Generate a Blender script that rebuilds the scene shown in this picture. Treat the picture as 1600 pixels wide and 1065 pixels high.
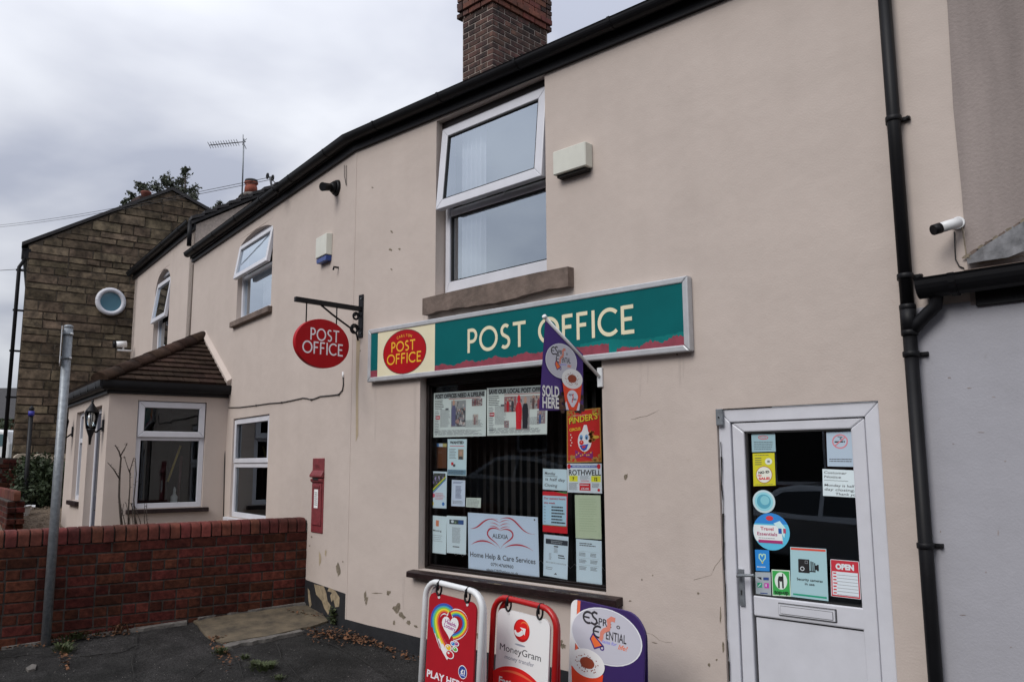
import bpy, bmesh, math, random
from mathutils import Vector as V
random.seed(7)
R = math.radians
for o in list(bpy.data.objects): bpy.data.objects.remove(o)
S = bpy.context.scene
COL = S.collection
Z = V((0, 0, 1))

# ------------------------------------------------------------------ camera
F, CX, CY = 1300.0, 800.0, 532.5
PITCH, ROLL, HEAD = math.atan(190 / F), R(-0.3), R(134.2)
CAM = V((0, -4.5, 1.6))
f0 = V((math.cos(HEAD), math.sin(HEAD), 0)); r0 = V((math.sin(HEAD), -math.cos(HEAD), 0))
FWD = f0 * math.cos(PITCH) + Z * math.sin(PITCH)
u0 = r0.cross(FWD)
RGT = r0 * math.cos(ROLL) + u0 * math.sin(ROLL)
UPV = RGT.cross(FWD)
cam = bpy.data.objects.new('camera', bpy.data.cameras.new('camera'))
COL.objects.link(cam); S.camera = cam
cam.data.sensor_width = 36; cam.data.lens = 36 * F / 1600
cam.data.clip_start = 0.05; cam.data.clip_end = 2000
from mathutils import Matrix
m3 = Matrix((RGT, UPV, -FWD)).transposed()
cam.matrix_world = Matrix.Translation(CAM) @ m3.to_4x4()

# ------------------------------------------------------------------ world, sun, exposure
W = bpy.data.worlds.new('World'); S.world = W; W.use_nodes = True
nt = W.node_tree; N = nt.nodes; L = nt.links; N.clear()
SUN_EL, SUN_AZ = R(40), R(178)      # azimuth: direction the light comes from, measured from +Y clockwise
out = N.new('ShaderNodeOutputWorld'); mix = N.new('ShaderNodeMixShader')
bg1 = N.new('ShaderNodeBackground'); bg2 = N.new('ShaderNodeBackground')
sky = N.new('ShaderNodeTexSky'); sky.sky_type = 'NISHITA'; sky.sun_disc = False
sky.sun_elevation = SUN_EL; sky.sun_rotation = SUN_AZ
L.new(sky.outputs[0], bg1.inputs[0]); bg1.inputs[1].default_value = 0.08
tc = N.new('ShaderNodeTexCoord'); sep = N.new('ShaderNodeSeparateXYZ'); L.new(tc.outputs['Generated'], sep.inputs[0])
def wm(op, a, b=None):
    n = N.new('ShaderNodeMath'); n.operation = op
    for i, v in enumerate((a, b)):
        if v is None: continue
        if isinstance(v, (int, float)): n.inputs[i].default_value = v
        else: L.new(v, n.inputs[i])
    return n.outputs[0]
zz = wm('ADD', wm('MAXIMUM', sep.outputs[2], 0.0), 0.22)
cv = N.new('ShaderNodeCombineXYZ')
L.new(wm('DIVIDE', sep.outputs[0], zz), cv.inputs[0]); L.new(wm('DIVIDE', sep.outputs[1], zz), cv.inputs[1])
n1 = N.new('ShaderNodeTexNoise'); n1.inputs['Scale'].default_value = 1.55; n1.inputs['Detail'].default_value = 5; n1.inputs['Roughness'].default_value = 0.47
n1.inputs['Distortion'].default_value = 0.25
L.new(cv.outputs[0], n1.inputs['Vector'])
cr = N.new('ShaderNodeValToRGB'); L.new(n1.outputs['Fac'], cr.inputs[0])
e = cr.color_ramp.elements
e[0].position = 0.37; e[0].color = (0.60, 0.64, 0.77, 1)
e[1].position = 0.62; e[1].color = (1.08, 1.11, 1.19, 1)
k = cr.color_ramp.elements.new(0.5); k.color = (0.86, 0.89, 0.99, 1)
# overcast sky: brighter towards the zenith
grad = wm('ADD', wm('MULTIPLY', wm('MAXIMUM', sep.outputs[2], 0.0), 1.35), 0.72)
vm = N.new('ShaderNodeVectorMath'); vm.operation = 'SCALE'
L.new(cr.outputs[0], vm.inputs[0]); L.new(grad, vm.inputs['Scale'])
L.new(vm.outputs[0], bg2.inputs[0]); bg2.inputs[1].default_value = 0.495
mix.inputs[0].default_value = 0.94
L.new(bg1.outputs[0], mix.inputs[1]); L.new(bg2.outputs[0], mix.inputs[2]); L.new(mix.outputs[0], out.inputs[0])
sl = bpy.data.lights.new('sun', 'SUN'); sl.energy = 1.36; sl.angle = R(30); sl.color = (1, 0.97, 0.93)
sun = bpy.data.objects.new('sun', sl); COL.objects.link(sun)
sd = V((math.sin(SUN_AZ) * math.cos(SUN_EL), math.cos(SUN_AZ) * math.cos(SUN_EL), math.sin(SUN_EL)))
sun.rotation_euler = sd.to_track_quat('Z', 'Y').to_euler(); sun.location = (0, -6, 15)
S.view_settings.view_transform = 'Standard'; S.view_settings.look = 'None'
S.view_settings.gamma = 1; S.view_settings.use_curve_mapping = False
S.view_settings.exposure = 0.50
S.render.engine = 'CYCLES'

# ------------------------------------------------------------------ rays and frames
def ray(x, y): return FWD * F + RGT * (x - CX) + UPV * (CY - y)
def hitp(x, y, p0, n):
    r = ray(x, y); return CAM + r * ((V(p0) - CAM).dot(n) / r.dot(n))
def at_depth(x, y, d): return CAM + ray(x, y) * (d / F)
class Frame:
    """a wall's own axes: a along it, b up, c out of it"""
    def __init__(s, o, a, b, c): s.o, s.a, s.b, s.c = V(o), V(a).normalized(), V(b).normalized(), V(c).normalized()
    def P(s, a, b, c=0.0): return s.o + s.a * a + s.b * b + s.c * c
    def px(s, x, y, c=0.0):
        p = hitp(x, y, s.o + s.c * c, s.c) - s.o; return p.dot(s.a), p.dot(s.b)
    def at(s, x, y, c=0.0): return hitp(x, y, s.o + s.c * c, s.c)
W1 = Frame((0, 0, 0), (1, 0, 0), Z, (0, -1, 0))
A2 = R(170)
d2 = V((math.cos(A2), math.sin(A2), 0)); n2 = V((d2.y, -d2.x, 0))
if n2.y > 0: n2 = -n2
W2 = Frame((-6.48, 0, 0), d2, Z, n2)
GN = V((0.079, -0.051, 1)).normalized()
def gz(x, y): return -0.374 - 0.079 * x + 0.051 * y
def ground(x, y):
    return hitp(x, y, (0, 0, gz(0, 0)), GN)

# ------------------------------------------------------------------ materials
def lin(c):
    return tuple(((v / 255) / 12.92 if v / 255 <= 0.04045 else ((v / 255 + 0.055) / 1.055) ** 2.4) for v in c)
MATS = {}
def mat(name, col, rough=0.6, var=0.0, scale=8.0, bump=0.0, bscale=60.0, metal=0.0, spec=0.5, rnd=0.0, col2=None, streak=False, detail=5, dark=0.0):
    if name in MATS: return MATS[name]
    m = bpy.data.materials.new(name); m.use_nodes = True; MATS[name] = m
    t = m.node_tree; b = t.nodes['Principled BSDF']
    b.inputs['Roughness'].default_value = rough; b.inputs['Metallic'].default_value = metal
    b.inputs['Specular IOR Level'].default_value = spec
    c = (*col, 1); b.inputs['Base Color'].default_value = c
    link = t.links.new
    cc = t.nodes.new('ShaderNodeTexCoord'); src = None
    vec = cc.outputs['Object']
    if rnd: vec = t.nodes.new('ShaderNodeNewGeometry').outputs['Position']
    if streak:
        mp = t.nodes.new('ShaderNodeMapping'); mp.inputs['Scale'].default_value = (1, 1, 0.16); link(vec, mp.inputs[0]); vec2 = mp.outputs[0]
    else: vec2 = vec
    if var or col2:
        n = t.nodes.new('ShaderNodeTexNoise'); n.inputs['Scale'].default_value = scale; n.inputs['Detail'].default_value = detail
        n.inputs['Roughness'].default_value = 0.62; link(vec2, n.inputs['Vector'])
        rp = t.nodes.new('ShaderNodeValToRGB'); link(n.outputs['Fac'], rp.inputs[0])
        lo = tuple(v * (1 - var) for v in (col2 or col)); hi = tuple(min(1, v * (1 + var * 0.6)) for v in col)
        rp.color_ramp.elements[0].position = 0.32; rp.color_ramp.elements[0].color = (*lo, 1)
        rp.color_ramp.elements[1].position = 0.66; rp.color_ramp.elements[1].color = (*hi, 1)
        src = rp.outputs[0]
    if rnd:
        oi = t.nodes.new('ShaderNodeObjectInfo')
        mr = t.nodes.new('ShaderNodeMapRange'); link(oi.outputs['Random'], mr.inputs[0])
        mr.inputs['To Min'].default_value = 1 - rnd; mr.inputs['To Max'].default_value = 1 + rnd * 0.7
        hs = t.nodes.new('ShaderNodeHueSaturation'); link(mr.outputs[0], hs.inputs['Value'])
        wn = t.nodes.new('ShaderNodeTexWhiteNoise'); wn.noise_dimensions = '1D'; link(oi.outputs['Random'], wn.inputs['W'])
        m2 = t.nodes.new('ShaderNodeMapRange'); link(wn.outputs['Value'], m2.inputs[0]); m2.inputs['To Min'].default_value = 0.485; m2.inputs['To Max'].default_value = 0.512
        link(m2.outputs[0], hs.inputs['Hue'])
        if src: link(src, hs.inputs['Color'])
        else: hs.inputs['Color'].default_value = c
        src = hs.outputs[0]
    if rnd:
        gn = t.nodes.new('ShaderNodeTexNoise'); gn.inputs['Scale'].default_value = 2.3; gn.inputs['Detail'].default_value = 6; gn.inputs['Roughness'].default_value = 0.65; link(vec, gn.inputs['Vector'])
        gr = t.nodes.new('ShaderNodeValToRGB'); link(gn.outputs['Fac'], gr.inputs[0]); gr.color_ramp.elements[0].position = 0.36; gr.color_ramp.elements[0].color = (0.52, 0.52, 0.50, 1); gr.color_ramp.elements[1].position = 0.60; gr.color_ramp.elements[1].color = (1.08, 1.05, 1.02, 1)
        gm = t.nodes.new('ShaderNodeMix'); gm.data_type = 'RGBA'; gm.blend_type = 'MULTIPLY'; gm.inputs[0].default_value = 1; link(src, gm.inputs[6]); link(gr.outputs[0], gm.inputs[7]); src = gm.outputs[2]
    if src: link(src, b.inputs['Base Color'])
    if bump:
        n = t.nodes.new('ShaderNodeTexNoise'); n.inputs['Scale'].default_value = bscale; n.inputs['Detail'].default_value = 6; link(vec, n.inputs['Vector'])
        bp = t.nodes.new('ShaderNodeBump'); bp.inputs['Strength'].default_value = bump; bp.inputs['Distance'].default_value = 0.01
        link(n.outputs['Fac'], bp.inputs['Height']); link(bp.outputs[0], b.inputs['Normal'])
    return m
def glass(name, base, gain, tint=(0.9, 0.93, 0.93), wav=0.0):
    m = bpy.data.materials.new(name); m.use_nodes = True; t = m.node_tree; t.nodes.clear(); MATS[name] = m
    o = t.nodes.new('ShaderNodeOutputMaterial'); mx = t.nodes.new('ShaderNodeMixShader')
    tr = t.nodes.new('ShaderNodeBsdfTransparent'); tr.inputs[0].default_value = (*tint, 1)
    gl = t.nodes.new('ShaderNodeBsdfGlossy'); gl.inputs['Roughness'].default_value = 0.004; gl.inputs[0].default_value = (0.83, 0.92, 1, 1)
    fr = t.nodes.new('ShaderNodeFresnel'); fr.inputs[0].default_value = 1.5
    ma = t.nodes.new('ShaderNodeMath'); ma.operation = 'MULTIPLY_ADD'; ma.use_clamp = True
    t.links.new(fr.outputs[0], ma.inputs[0]); ma.inputs[1].default_value = gain; ma.inputs[2].default_value = base
    if wav:
        tcn = t.nodes.new('ShaderNodeTexCoord'); n = t.nodes.new('ShaderNodeTexNoise'); n.inputs['Scale'].default_value = 2.2; n.inputs['Detail'].default_value = 1
        t.links.new(tcn.outputs['Object'], n.inputs['Vector'])
        bp = t.nodes.new('ShaderNodeBump'); bp.inputs['Strength'].default_value = wav; bp.inputs['Distance'].default_value = 0.01
        t.links.new(n.outputs['Fac'], bp.inputs['Height']); t.links.new(bp.outputs[0], gl.inputs['Normal'])
    t.links.new(ma.outputs[0], mx.inputs[0]); t.links.new(tr.outputs[0], mx.inputs[1]); t.links.new(gl.outputs[0], mx.inputs[2]); t.links.new(mx.outputs[0], o.inputs[0])
    return m
def render_mat(name, col, grime):
    """painted render: mottled, faint vertical run stains, trowel marks and fine grain in relief"""
    m = mat(name, col, 0.85, var=0.05, scale=1.3, spec=0.25)
    t = m.node_tree; b = t.nodes['Principled BSDF']; link = t.links.new
    old = b.inputs['Base Color'].links[0].from_socket
    tcn = t.nodes.new('ShaderNodeTexCoord')
    mp = t.nodes.new('ShaderNodeMapping'); mp.inputs['Scale'].default_value = (5, 5, 0.45); link(tcn.outputs['Object'], mp.inputs[0])
    n = t.nodes.new('ShaderNodeTexNoise'); n.inputs['Scale'].default_value = 1.0; n.inputs['Detail'].default_value = 6; link(mp.outputs[0], n.inputs['Vector'])
    rp = t.nodes.new('ShaderNodeValToRGB'); link(n.outputs['Fac'], rp.inputs[0])
    rp.color_ramp.elements[0].position = 0.45; rp.color_ramp.elements[0].color = (0, 0, 0, 1)
    rp.color_ramp.elements[1].position = 0.8; rp.color_ramp.elements[1].color = (grime, grime, grime, 1)
    mx = t.nodes.new('ShaderNodeMix'); mx.data_type = 'RGBA'; link(rp.outputs[0], mx.inputs[0]); link(old, mx.inputs[6]); mx.inputs[7].default_value = (col[0] * 0.62, col[1] * 0.6, col[2] * 0.56, 1)
    # small pock marks
    vo = t.nodes.new('ShaderNodeTexNoise'); vo.inputs['Scale'].default_value = 17; vo.inputs['Detail'].default_value = 3; link(tcn.outputs['Object'], vo.inputs['Vector'])
    r2 = t.nodes.new('ShaderNodeValToRGB'); link(vo.outputs['Fac'], r2.inputs[0]); r2.color_ramp.elements[0].position = 0.70; r2.color_ramp.elements[1].position = 0.80
    r2.color_ramp.elements[1].color = (0.35, 0.35, 0.35, 1)
    m2 = t.nodes.new('ShaderNodeMix'); m2.data_type = 'RGBA'; link(r2.outputs[0], m2.inputs[0]); link(mx.outputs[2], m2.inputs[6]); m2.inputs[7].default_value = (col[0] * 0.7, col[1] * 0.66, col[2] * 0.6, 1)
    link(m2.outputs[2], b.inputs['Base Color'])
    a = t.nodes.new('ShaderNodeTexNoise'); a.inputs['Scale'].default_value = 2.6; a.inputs['Detail'].default_value = 3; link(tcn.outputs['Object'], a.inputs['Vector'])
    c2 = t.nodes.new('ShaderNodeTexNoise'); c2.inputs['Scale'].default_value = 90; c2.inputs['Detail'].default_value = 4; link(tcn.outputs['Object'], c2.inputs['Vector'])
    b1 = t.nodes.new('ShaderNodeBump'); b1.inputs['Strength'].default_value = 0.22; b1.inputs['Distance'].default_value = 0.06; link(a.outputs['Fac'], b1.inputs['Height'])
    b2 = t.nodes.new('ShaderNodeBump'); b2.inputs['Strength'].default_value = 0.20; b2.inputs['Distance'].default_value = 0.006; link(c2.outputs['Fac'], b2.inputs['Height']); link(b1.outputs[0], b2.inputs['Normal'])
    link(b2.outputs[0], b.inputs['Normal'])
    return m
M_WALL = render_mat('beige_render', (0.530, 0.455, 0.408), 0.10)
M_WHITEWALL = render_mat('white_render', (0.375, 0.372, 0.405), 0.12)
M_CEMENT = mat('bare_cement', (0.295, 0.250, 0.232), 0.9, var=0.20, scale=2.4, bump=0.3, bscale=70, streak=True, col2=(0.255, 0.215, 0.20))
M_PEBBLE = mat('tan_pebbledash', (0.52, 0.44, 0.38), 0.95, var=0.2, scale=30, bump=0.6, bscale=50)
M_PLINTH = mat('black_masonry_paint', (0.018, 0.019, 0.022), 0.6, var=0.3, bump=0.3, bscale=30)
M_PEEL = mat('peeled_stone', (0.30, 0.235, 0.15), 0.9, var=0.3, scale=25, bump=0.3)
M_CHIP = mat('chipped_render', (0.20, 0.165, 0.12), 0.95, var=0.45, scale=45, bump=0.4)
M_STAIN = mat('rust_stain', (0.40, 0.32, 0.22), 0.9, var=0.1)
M_BLACK = mat('black_plastic', (0.0065, 0.0065, 0.008), 0.5, var=0.3, scale=6, spec=0.22)
M_BLACKM = mat('black_painted_metal', (0.008, 0.008, 0.010), 0.45, spec=0.25, bump=0.1, bscale=80)
M_UPVC = mat('white_upvc', (0.63, 0.635, 0.68), 0.38, var=0.06, scale=5)
M_GASKET = mat('black_gasket', (0.01, 0.01, 0.01), 0.6)
M_BROWNWOOD = mat('dark_brown_wood', (0.011, 0.007, 0.0065), 0.45, spec=0.25, var=0.4, scale=12, bump=0.2)
M_SILLPAINT = mat('worn_brown_paint', (0.020, 0.010, 0.010), 0.45, spec=0.3, var=0.4, scale=14, bump=0.25)
M_STONE = mat('sill_stone', (0.155, 0.115, 0.095), 0.9, var=0.35, scale=9, bump=0.5, bscale=25)
M_INT = mat('dark_interior', (0.018, 0.016, 0.015), 0.9)
M_INT2 = mat('room_interior', (0.10, 0.09, 0.08), 0.9)
M_NET = mat('white_curtain', (0.8, 0.82, 0.86), 0.9)
M_BLIND = mat('dark_blind_fabric', (0.013, 0.010, 0.009), 0.85, var=0.2)
M_CHAIN = mat('white_bead_chain', (0.4, 0.4, 0.4), 0.6)
M_REDBRICK = mat('red_brick', (0.088, 0.027, 0.018), 0.9, var=0.35, scale=22, bump=0.4, bscale=55, rnd=0.45, spec=0.15, col2=(0.062, 0.018, 0.013))
M_COPING = mat('red_coping_brick', (0.140, 0.042, 0.030), 0.8, spec=0.25, var=0.35, scale=20, bump=0.3, bscale=60, rnd=0.25)
M_MORTAR = mat('dark_mortar', (0.050, 0.040, 0.034), 0.95, var=0.35, scale=20, bump=0.4)
M_CHIMBRICK = mat('chimney_brick', (0.105, 0.050, 0.038), 0.9, var=0.55, scale=9, bump=0.4, rnd=0.65, col2=(0.040, 0.027, 0.027))
M_CHIMTOP = mat('red_corbel_brick', (0.18, 0.055, 0.035), 0.85, var=0.3, scale=20, bump=0.3, rnd=0.25)
M_CHIMMORTAR = mat('chimney_mortar', (0.30, 0.25, 0.22), 0.95, var=0.3, bump=0.4)
M_SAND = mat('rubble_sandstone', (0.180, 0.142, 0.100), 0.95, var=0.40, scale=7, bump=1.0, bscale=16, rnd=0.36, spec=0.10, col2=(0.118, 0.096, 0.076))
M_SANDMORTAR = mat('sandstone_mortar', (0.115, 0.094, 0.072), 0.95, var=0.3, bump=0.5, bscale=15)
M_SLATE = mat('dark_roof', (0.028, 0.026, 0.027), 0.75, var=0.3, bump=0.3)
M_PORCHTILE = mat('brown_roof_tile', (0.046, 0.029, 0.022), 0.95, spec=0.12, var=0.35, scale=15, bump=0.3, rnd=0.25)
M_ASPHALT = mat('old_asphalt', (0.028, 0.027, 0.027), 0.92, var=0.5, scale=3.5, bump=0.8, bscale=120, detail=9, spec=0.2)
def speckle(m, lo, hi, sc, fac):
    t = m.node_tree; b = t.nodes['Principled BSDF']; old = b.inputs['Base Color'].links[0].from_socket; tcn = t.nodes.new('ShaderNodeTexCoord')
    v = t.nodes.new('ShaderNodeTexVoronoi'); v.inputs['Scale'].default_value = sc; t.links.new(tcn.outputs['Object'], v.inputs['Vector'])
    r = t.nodes.new('ShaderNodeValToRGB'); t.links.new(v.outputs['Color'], r.inputs[0]); r.color_ramp.elements[0].position = 0.25; r.color_ramp.elements[1].position = 0.9; r.color_ramp.elements[0].color = (*lo, 1); r.color_ramp.elements[1].color = (*hi, 1)
    x = t.nodes.new('ShaderNodeMix'); x.data_type = 'RGBA'; x.blend_type = 'MULTIPLY'; x.inputs[0].default_value = fac; t.links.new(old, x.inputs[6]); t.links.new(r.outputs[0], x.inputs[7])
    # dark damp patches and mossy bloom
    n = t.nodes.new('ShaderNodeTexNoise'); n.inputs['Scale'].default_value = 1.3; n.inputs['Detail'].default_value = 8; n.inputs['Roughness'].default_value = 0.7; t.links.new(tcn.outputs['Object'], n.inputs['Vector'])
    r2 = t.nodes.new('ShaderNodeValToRGB'); t.links.new(n.outputs['Fac'], r2.inputs[0]); r2.color_ramp.elements[0].position = 0.40; r2.color_ramp.elements[0].color = (0.55, 0.56, 0.52, 1); r2.color_ramp.elements[1].position = 0.62; r2.color_ramp.elements[1].color = (1.15, 1.12, 1.08, 1)
    y = t.nodes.new('ShaderNodeMix'); y.data_type = 'RGBA'; y.blend_type = 'MULTIPLY'; y.inputs[0].default_value = 1; t.links.new(x.outputs[2], y.inputs[6]); t.links.new(r2.outputs[0], y.inputs[7]); t.links.new(y.outputs[2], b.inputs['Base Color'])
speckle(M_ASPHALT, (0.45, 0.45, 0.46), (1.9, 1.9, 1.95), 130, 0.85)
M_ROAD = mat('road_asphalt', (0.05, 0.05, 0.052), 0.9, var=0.2, bump=0.5, bscale=90)
M_SLAB = mat('sandstone_slab', (0.115, 0.090, 0.058), 0.85, var=0.35, scale=6, bump=0.35, bscale=40, col2=(0.075, 0.06, 0.042))
M_CONC = mat('worn_concrete', (0.125, 0.115, 0.105), 0.95, var=0.4, scale=18, bump=0.6, bscale=60)
M_GRAVEL = mat('garden_gravel', (0.16, 0.12, 0.085), 0.95, var=0.6, scale=60, bump=0.9, bscale=70)
M_SOIL = mat('far_ground', (0.07, 0.075, 0.05), 0.95, var=0.4, scale=0.3)
M_LEAF = mat('dark_leaf', (0.035, 0.055, 0.022), 0.65, var=0.4, scale=3)
M_LEAF2 = mat('tree_leaf', (0.045, 0.055, 0.032), 0.7, var=0.4, scale=2)
M_WEED = mat('weed_green', (0.045, 0.060, 0.018), 0.7, var=0.4, scale=6)
M_DEAD = mat('dead_leaf_brown', (0.14, 0.060, 0.025), 0.85, var=0.5, scale=9)
M_BARK = mat('bark', (0.055, 0.043, 0.035), 0.9, var=0.3, bump=0.5)
M_GALV = mat('galvanised_steel', (0.24, 0.26, 0.28), 0.5, var=0.25, scale=30, metal=0.55, bump=0.1)
M_ALU = mat('aluminium_trim', (0.50, 0.51, 0.53), 0.4, var=0.10, scale=12, metal=0.25)
M_CREAM = mat('cream_plastic', (0.62, 0.62, 0.55), 0.45, var=0.06, scale=6)
M_WHITEP = mat('white_plastic', (0.72, 0.73, 0.74), 0.35)
M_TERRA = mat('terracotta', (0.25, 0.062, 0.035), 0.8, var=0.3, bump=0.2)
M_POSTRED = mat('faded_post_red', (0.20, 0.030, 0.036), 0.55, var=0.25, scale=20, bump=0.15, bscale=50)
M_CABLE = mat('black_cable', (0.02, 0.018, 0.018), 0.6)
M_SIGNGREEN = mat('sign_green_vinyl', (0.001, 0.115, 0.120), 0.5, var=0.10, scale=2.5, spec=0.12)
M_SIGNGREEN2 = mat('sign_faded_green', (0.006, 0.17, 0.165), 0.5, spec=0.12, var=0.15, scale=4)
M_SIGNPINK = mat('sign_bare_pink', (0.25, 0.038, 0.062), 0.6, var=0.25, scale=15)
M_SIGNCREAM = mat('sign_cream_vinyl', (0.74, 0.68, 0.48), 0.45, spec=0.2, var=0.06, scale=3)
M_SIGNRED = mat('sign_red_vinyl', (0.40, 0.006, 0.012), 0.45, spec=0.2, var=0.08, scale=3)
M_SIGNYEL = mat('sign_yellow_vinyl', (0.80, 0.46, 0.03), 0.4)
M_SIGNEDGE = mat('sign_brown_line', (0.07, 0.03, 0.03), 0.5)
M_BOARDRED = mat('board_red_enamel', (0.42, 0.014, 0.024), 0.4, spec=0.25, var=0.08, scale=4)
M_SILVER = mat('silver_car_paint', (0.42, 0.43, 0.45), 0.25, metal=0.7)
M_TYRE = mat('tyre_rubber', (0.015, 0.015, 0.015), 0.8)
G_UP = glass('upstairs_glass', 0.42, 1.5, tint=(0.97, 0.98, 1.0), wav=0.05)
G_DOOR = glass('door_glass', 0.05, 1.3, tint=(0.97, 0.985, 0.99))
G_SHOP = glass('shop_glass', 0.006, 0.6, tint=(0.97, 0.985, 0.99))
G_PORCH = glass('porch_glass', 0.02, 1.0, tint=(0.85, 0.88, 0.88))
G_BLUE = glass('blue_tinted_glass', 0.10, 1.0, tint=(0.5, 0.6, 0.65))
GLASSES = [G_UP, G_SHOP, G_PORCH, G_DOOR]
CLEAR = bpy.data.materials.new('clear_glass_edge'); CLEAR.use_nodes = True
_t = CLEAR.node_tree; _t.nodes.clear(); _o = _t.nodes.new('ShaderNodeOutputMaterial'); _b = _t.nodes.new('ShaderNodeBsdfTransparent'); _b.inputs[0].default_value = (0.97, 0.98, 0.98, 1); _t.links.new(_b.outputs[0], _o.inputs[0])
def pm(r, g, b, rough=0.55):
    """a flat printing ink, given as the sRGB of the print"""
    n = 'ink_%d_%d_%d' % (r, g, b)
    return mat(n, tuple(min(0.86, v * 1.32) for v in lin((r, g, b))), rough)

# ------------------------------------------------------------------ object helpers
def tag(o, label=None, cat=None, group=None, kind=None):
    if label: o['label'] = label
    if cat: o['category'] = cat
    if group: o['group'] = group
    if kind: o['kind'] = kind
    return o
def thing(name, label, cat, loc=(0, 0, 0), group=None):
    o = bpy.data.objects.new(name, None); COL.objects.link(o); o.location = loc
    o.empty_display_size = 0.1
    return tag(o, label, cat, group)
def link_mesh(name, me, parent=None):
    o = bpy.data.objects.new(name, me); COL.objects.link(o)
    if parent is not None:
        o.parent = parent
        p = parent.location.copy() if parent.parent is None else V((0, 0, 0))
        o.matrix_parent_inverse = Matrix.Translation(-p)   # children keep world coordinates
    return o
class MB:
    def __init__(s): s.v = []; s.f = []; s.m = []; s.mats = []; s.sm = []
    def mi(s, m):
        if m not in s.mats: s.mats.append(m)
        return s.mats.index(m)
    def face(s, pts, m, smooth=False):
        i = len(s.v); s.v += [tuple(p) for p in pts]; s.f.append(tuple(range(i, i + len(pts)))); s.m.append(s.mi(m)); s.sm.append(smooth)
    def hull8(s, p, m):
        i = len(s.v); s.v += [tuple(q) for q in p]; k = s.mi(m)
        for f in ((0, 3, 2, 1), (4, 5, 6, 7), (0, 1, 5, 4), (1, 2, 6, 5), (2, 3, 7, 6), (3, 0, 4, 7)):
            s.f.append(tuple(i + j for j in f)); s.m.append(k); s.sm.append(False)
        return s
    def box(s, fr, a0, a1, b0, b1, c0, c1, m):
        P = fr.P
        s.hull8([P(a0, b0, c0), P(a1, b0, c0), P(a1, b1, c0), P(a0, b1, c0), P(a0, b0, c1), P(a1, b0, c1), P(a1, b1, c1), P(a0, b1, c1)], m)
        if m in GLASSES:                 # one reflecting face, the rest of the pane clear
            k = s.mi(CLEAR)
            for j in (-6, -4, -3, -2, -1): s.m[j] = k
        return s
    def prism(s, fr, pts, c0, c1, m, inset=0.0):
        n = len(pts); i = len(s.v); k = s.mi(m)
        ca = sum(p[0] for p in pts) / n; cb = sum(p[1] for p in pts) / n
        s.v += [tuple(fr.P(a, b, c0)) for a, b in pts]
        ins = []
        for a, b in pts:
            d = math.hypot(a - ca, b - cb) or 1; t = max(0, 1 - inset / d); ins.append((ca + (a - ca) * t, cb + (b - cb) * t))
        s.v += [tuple(fr.P(a, b, c1)) for a, b in ins]
        s.f.append(tuple(range(i + n - 1, i - 1, -1))); s.f.append(tuple(range(i + n, i + 2 * n))); s.m += [k, k]; s.sm += [False, False]
        for j in range(n):
            q = (j + 1) % n; s.f.append((i + j, i + q, i + n + q, i + n + j)); s.m.append(k); s.sm.append(False)
        return s
    def tube(s, pts, r, m, n=8, caps=True):
        pts = [V(p) for p in pts]; rs = r if isinstance(r, (list, tuple)) else [r] * len(pts); k = s.mi(m); rings = []
        ref = None
        for i, p in enumerate(pts):
            t = (pts[min(i + 1, len(pts) - 1)] - pts[max(i - 1, 0)]).normalized()
            if ref is None: ref = t.orthogonal().normalized()
            ref = (ref - t * ref.dot(t)); ref = ref.normalized() if ref.length > 1e-6 else t.orthogonal().normalized()
            bi = t.cross(ref); i0 = len(s.v)
            s.v += [tuple(p + (ref * math.cos(2 * math.pi * j / n) + bi * math.sin(2 * math.pi * j / n)) * rs[i]) for j in range(n)]
            rings.append(i0)
        for a, b in zip(rings, rings[1:]):
            for j in range(n):
                q = (j + 1) % n; s.f.append((a + j, a + q, b + q, b + j)); s.m.append(k); s.sm.append(True)
        if caps:
            s.f.append(tuple(rings[0] + j for j in range(n))[::-1]); s.f.append(tuple(rings[-1] + j for j in range(n))); s.m += [k, k]; s.sm += [False, False]
        return s
    def sweep(s, prof, A, B, side, up, m, smooth=False):
        n = len(prof); i = len(s.v); k = s.mi(m)
        for Q in (A, B): s.v += [tuple(V(Q) + V(side) * a + V(up) * b) for a, b in prof]
        for j in range(n):
            q = (j + 1) % n; s.f.append((i + j, i + q, i + n + q, i + n + j)); s.m.append(k); s.sm.append(smooth)
        s.f.append(tuple(range(i, i + n))[::-1]); s.f.append(tuple(range(i + n, i + 2 * n))); s.m += [k, k]; s.sm += [False, False]
        return s
    def lathe(s, fr, prof, m, n=20):
        """prof: (radius, b) turned about the frame's b axis"""
        i = len(s.v); k = s.mi(m)
        for r, b in prof:
            for j in range(n):
                t = 2 * math.pi * j / n; s.v.append(tuple(fr.P(r * math.cos(t), b, r * math.sin(t))))
        for a in range(len(prof) - 1):
            for j in range(n):
                q = (j + 1) % n; s.f.append((i + a * n + j, i + a * n + q, i + (a + 1) * n + q, i + (a + 1) * n + j)); s.m.append(k); s.sm.append(True)
        s.f.append(tuple(i + j for j in range(n))[::-1]); z = i + (len(prof) - 1) * n; s.f.append(tuple(z + j for j in range(n))); s.m += [k, k]; s.sm += [False, False]
        return s
    def mesh(s, name, bevel=0.0, seg=1):
        me = bpy.data.meshes.new(name); me.from_pydata(s.v, [], s.f)
        for m in s.mats: me.materials.append(m)
        me.polygons.foreach_set('material_index', s.m); me.polygons.foreach_set('use_smooth', s.sm)
        bm = bmesh.new(); bm.from_mesh(me)
        if bevel:
            bmesh.ops.remove_doubles(bm, verts=bm.verts, dist=1e-5)
            ed = [e for e in bm.edges if len(e.link_faces) == 2 and e.calc_face_angle(0) > 0.5]
            bmesh.ops.bevel(bm, geom=ed, offset=bevel, segments=seg, affect='EDGES', profile=0.5, clamp_overlap=True)
        bmesh.ops.recalc_face_normals(bm, faces=bm.faces)
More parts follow.
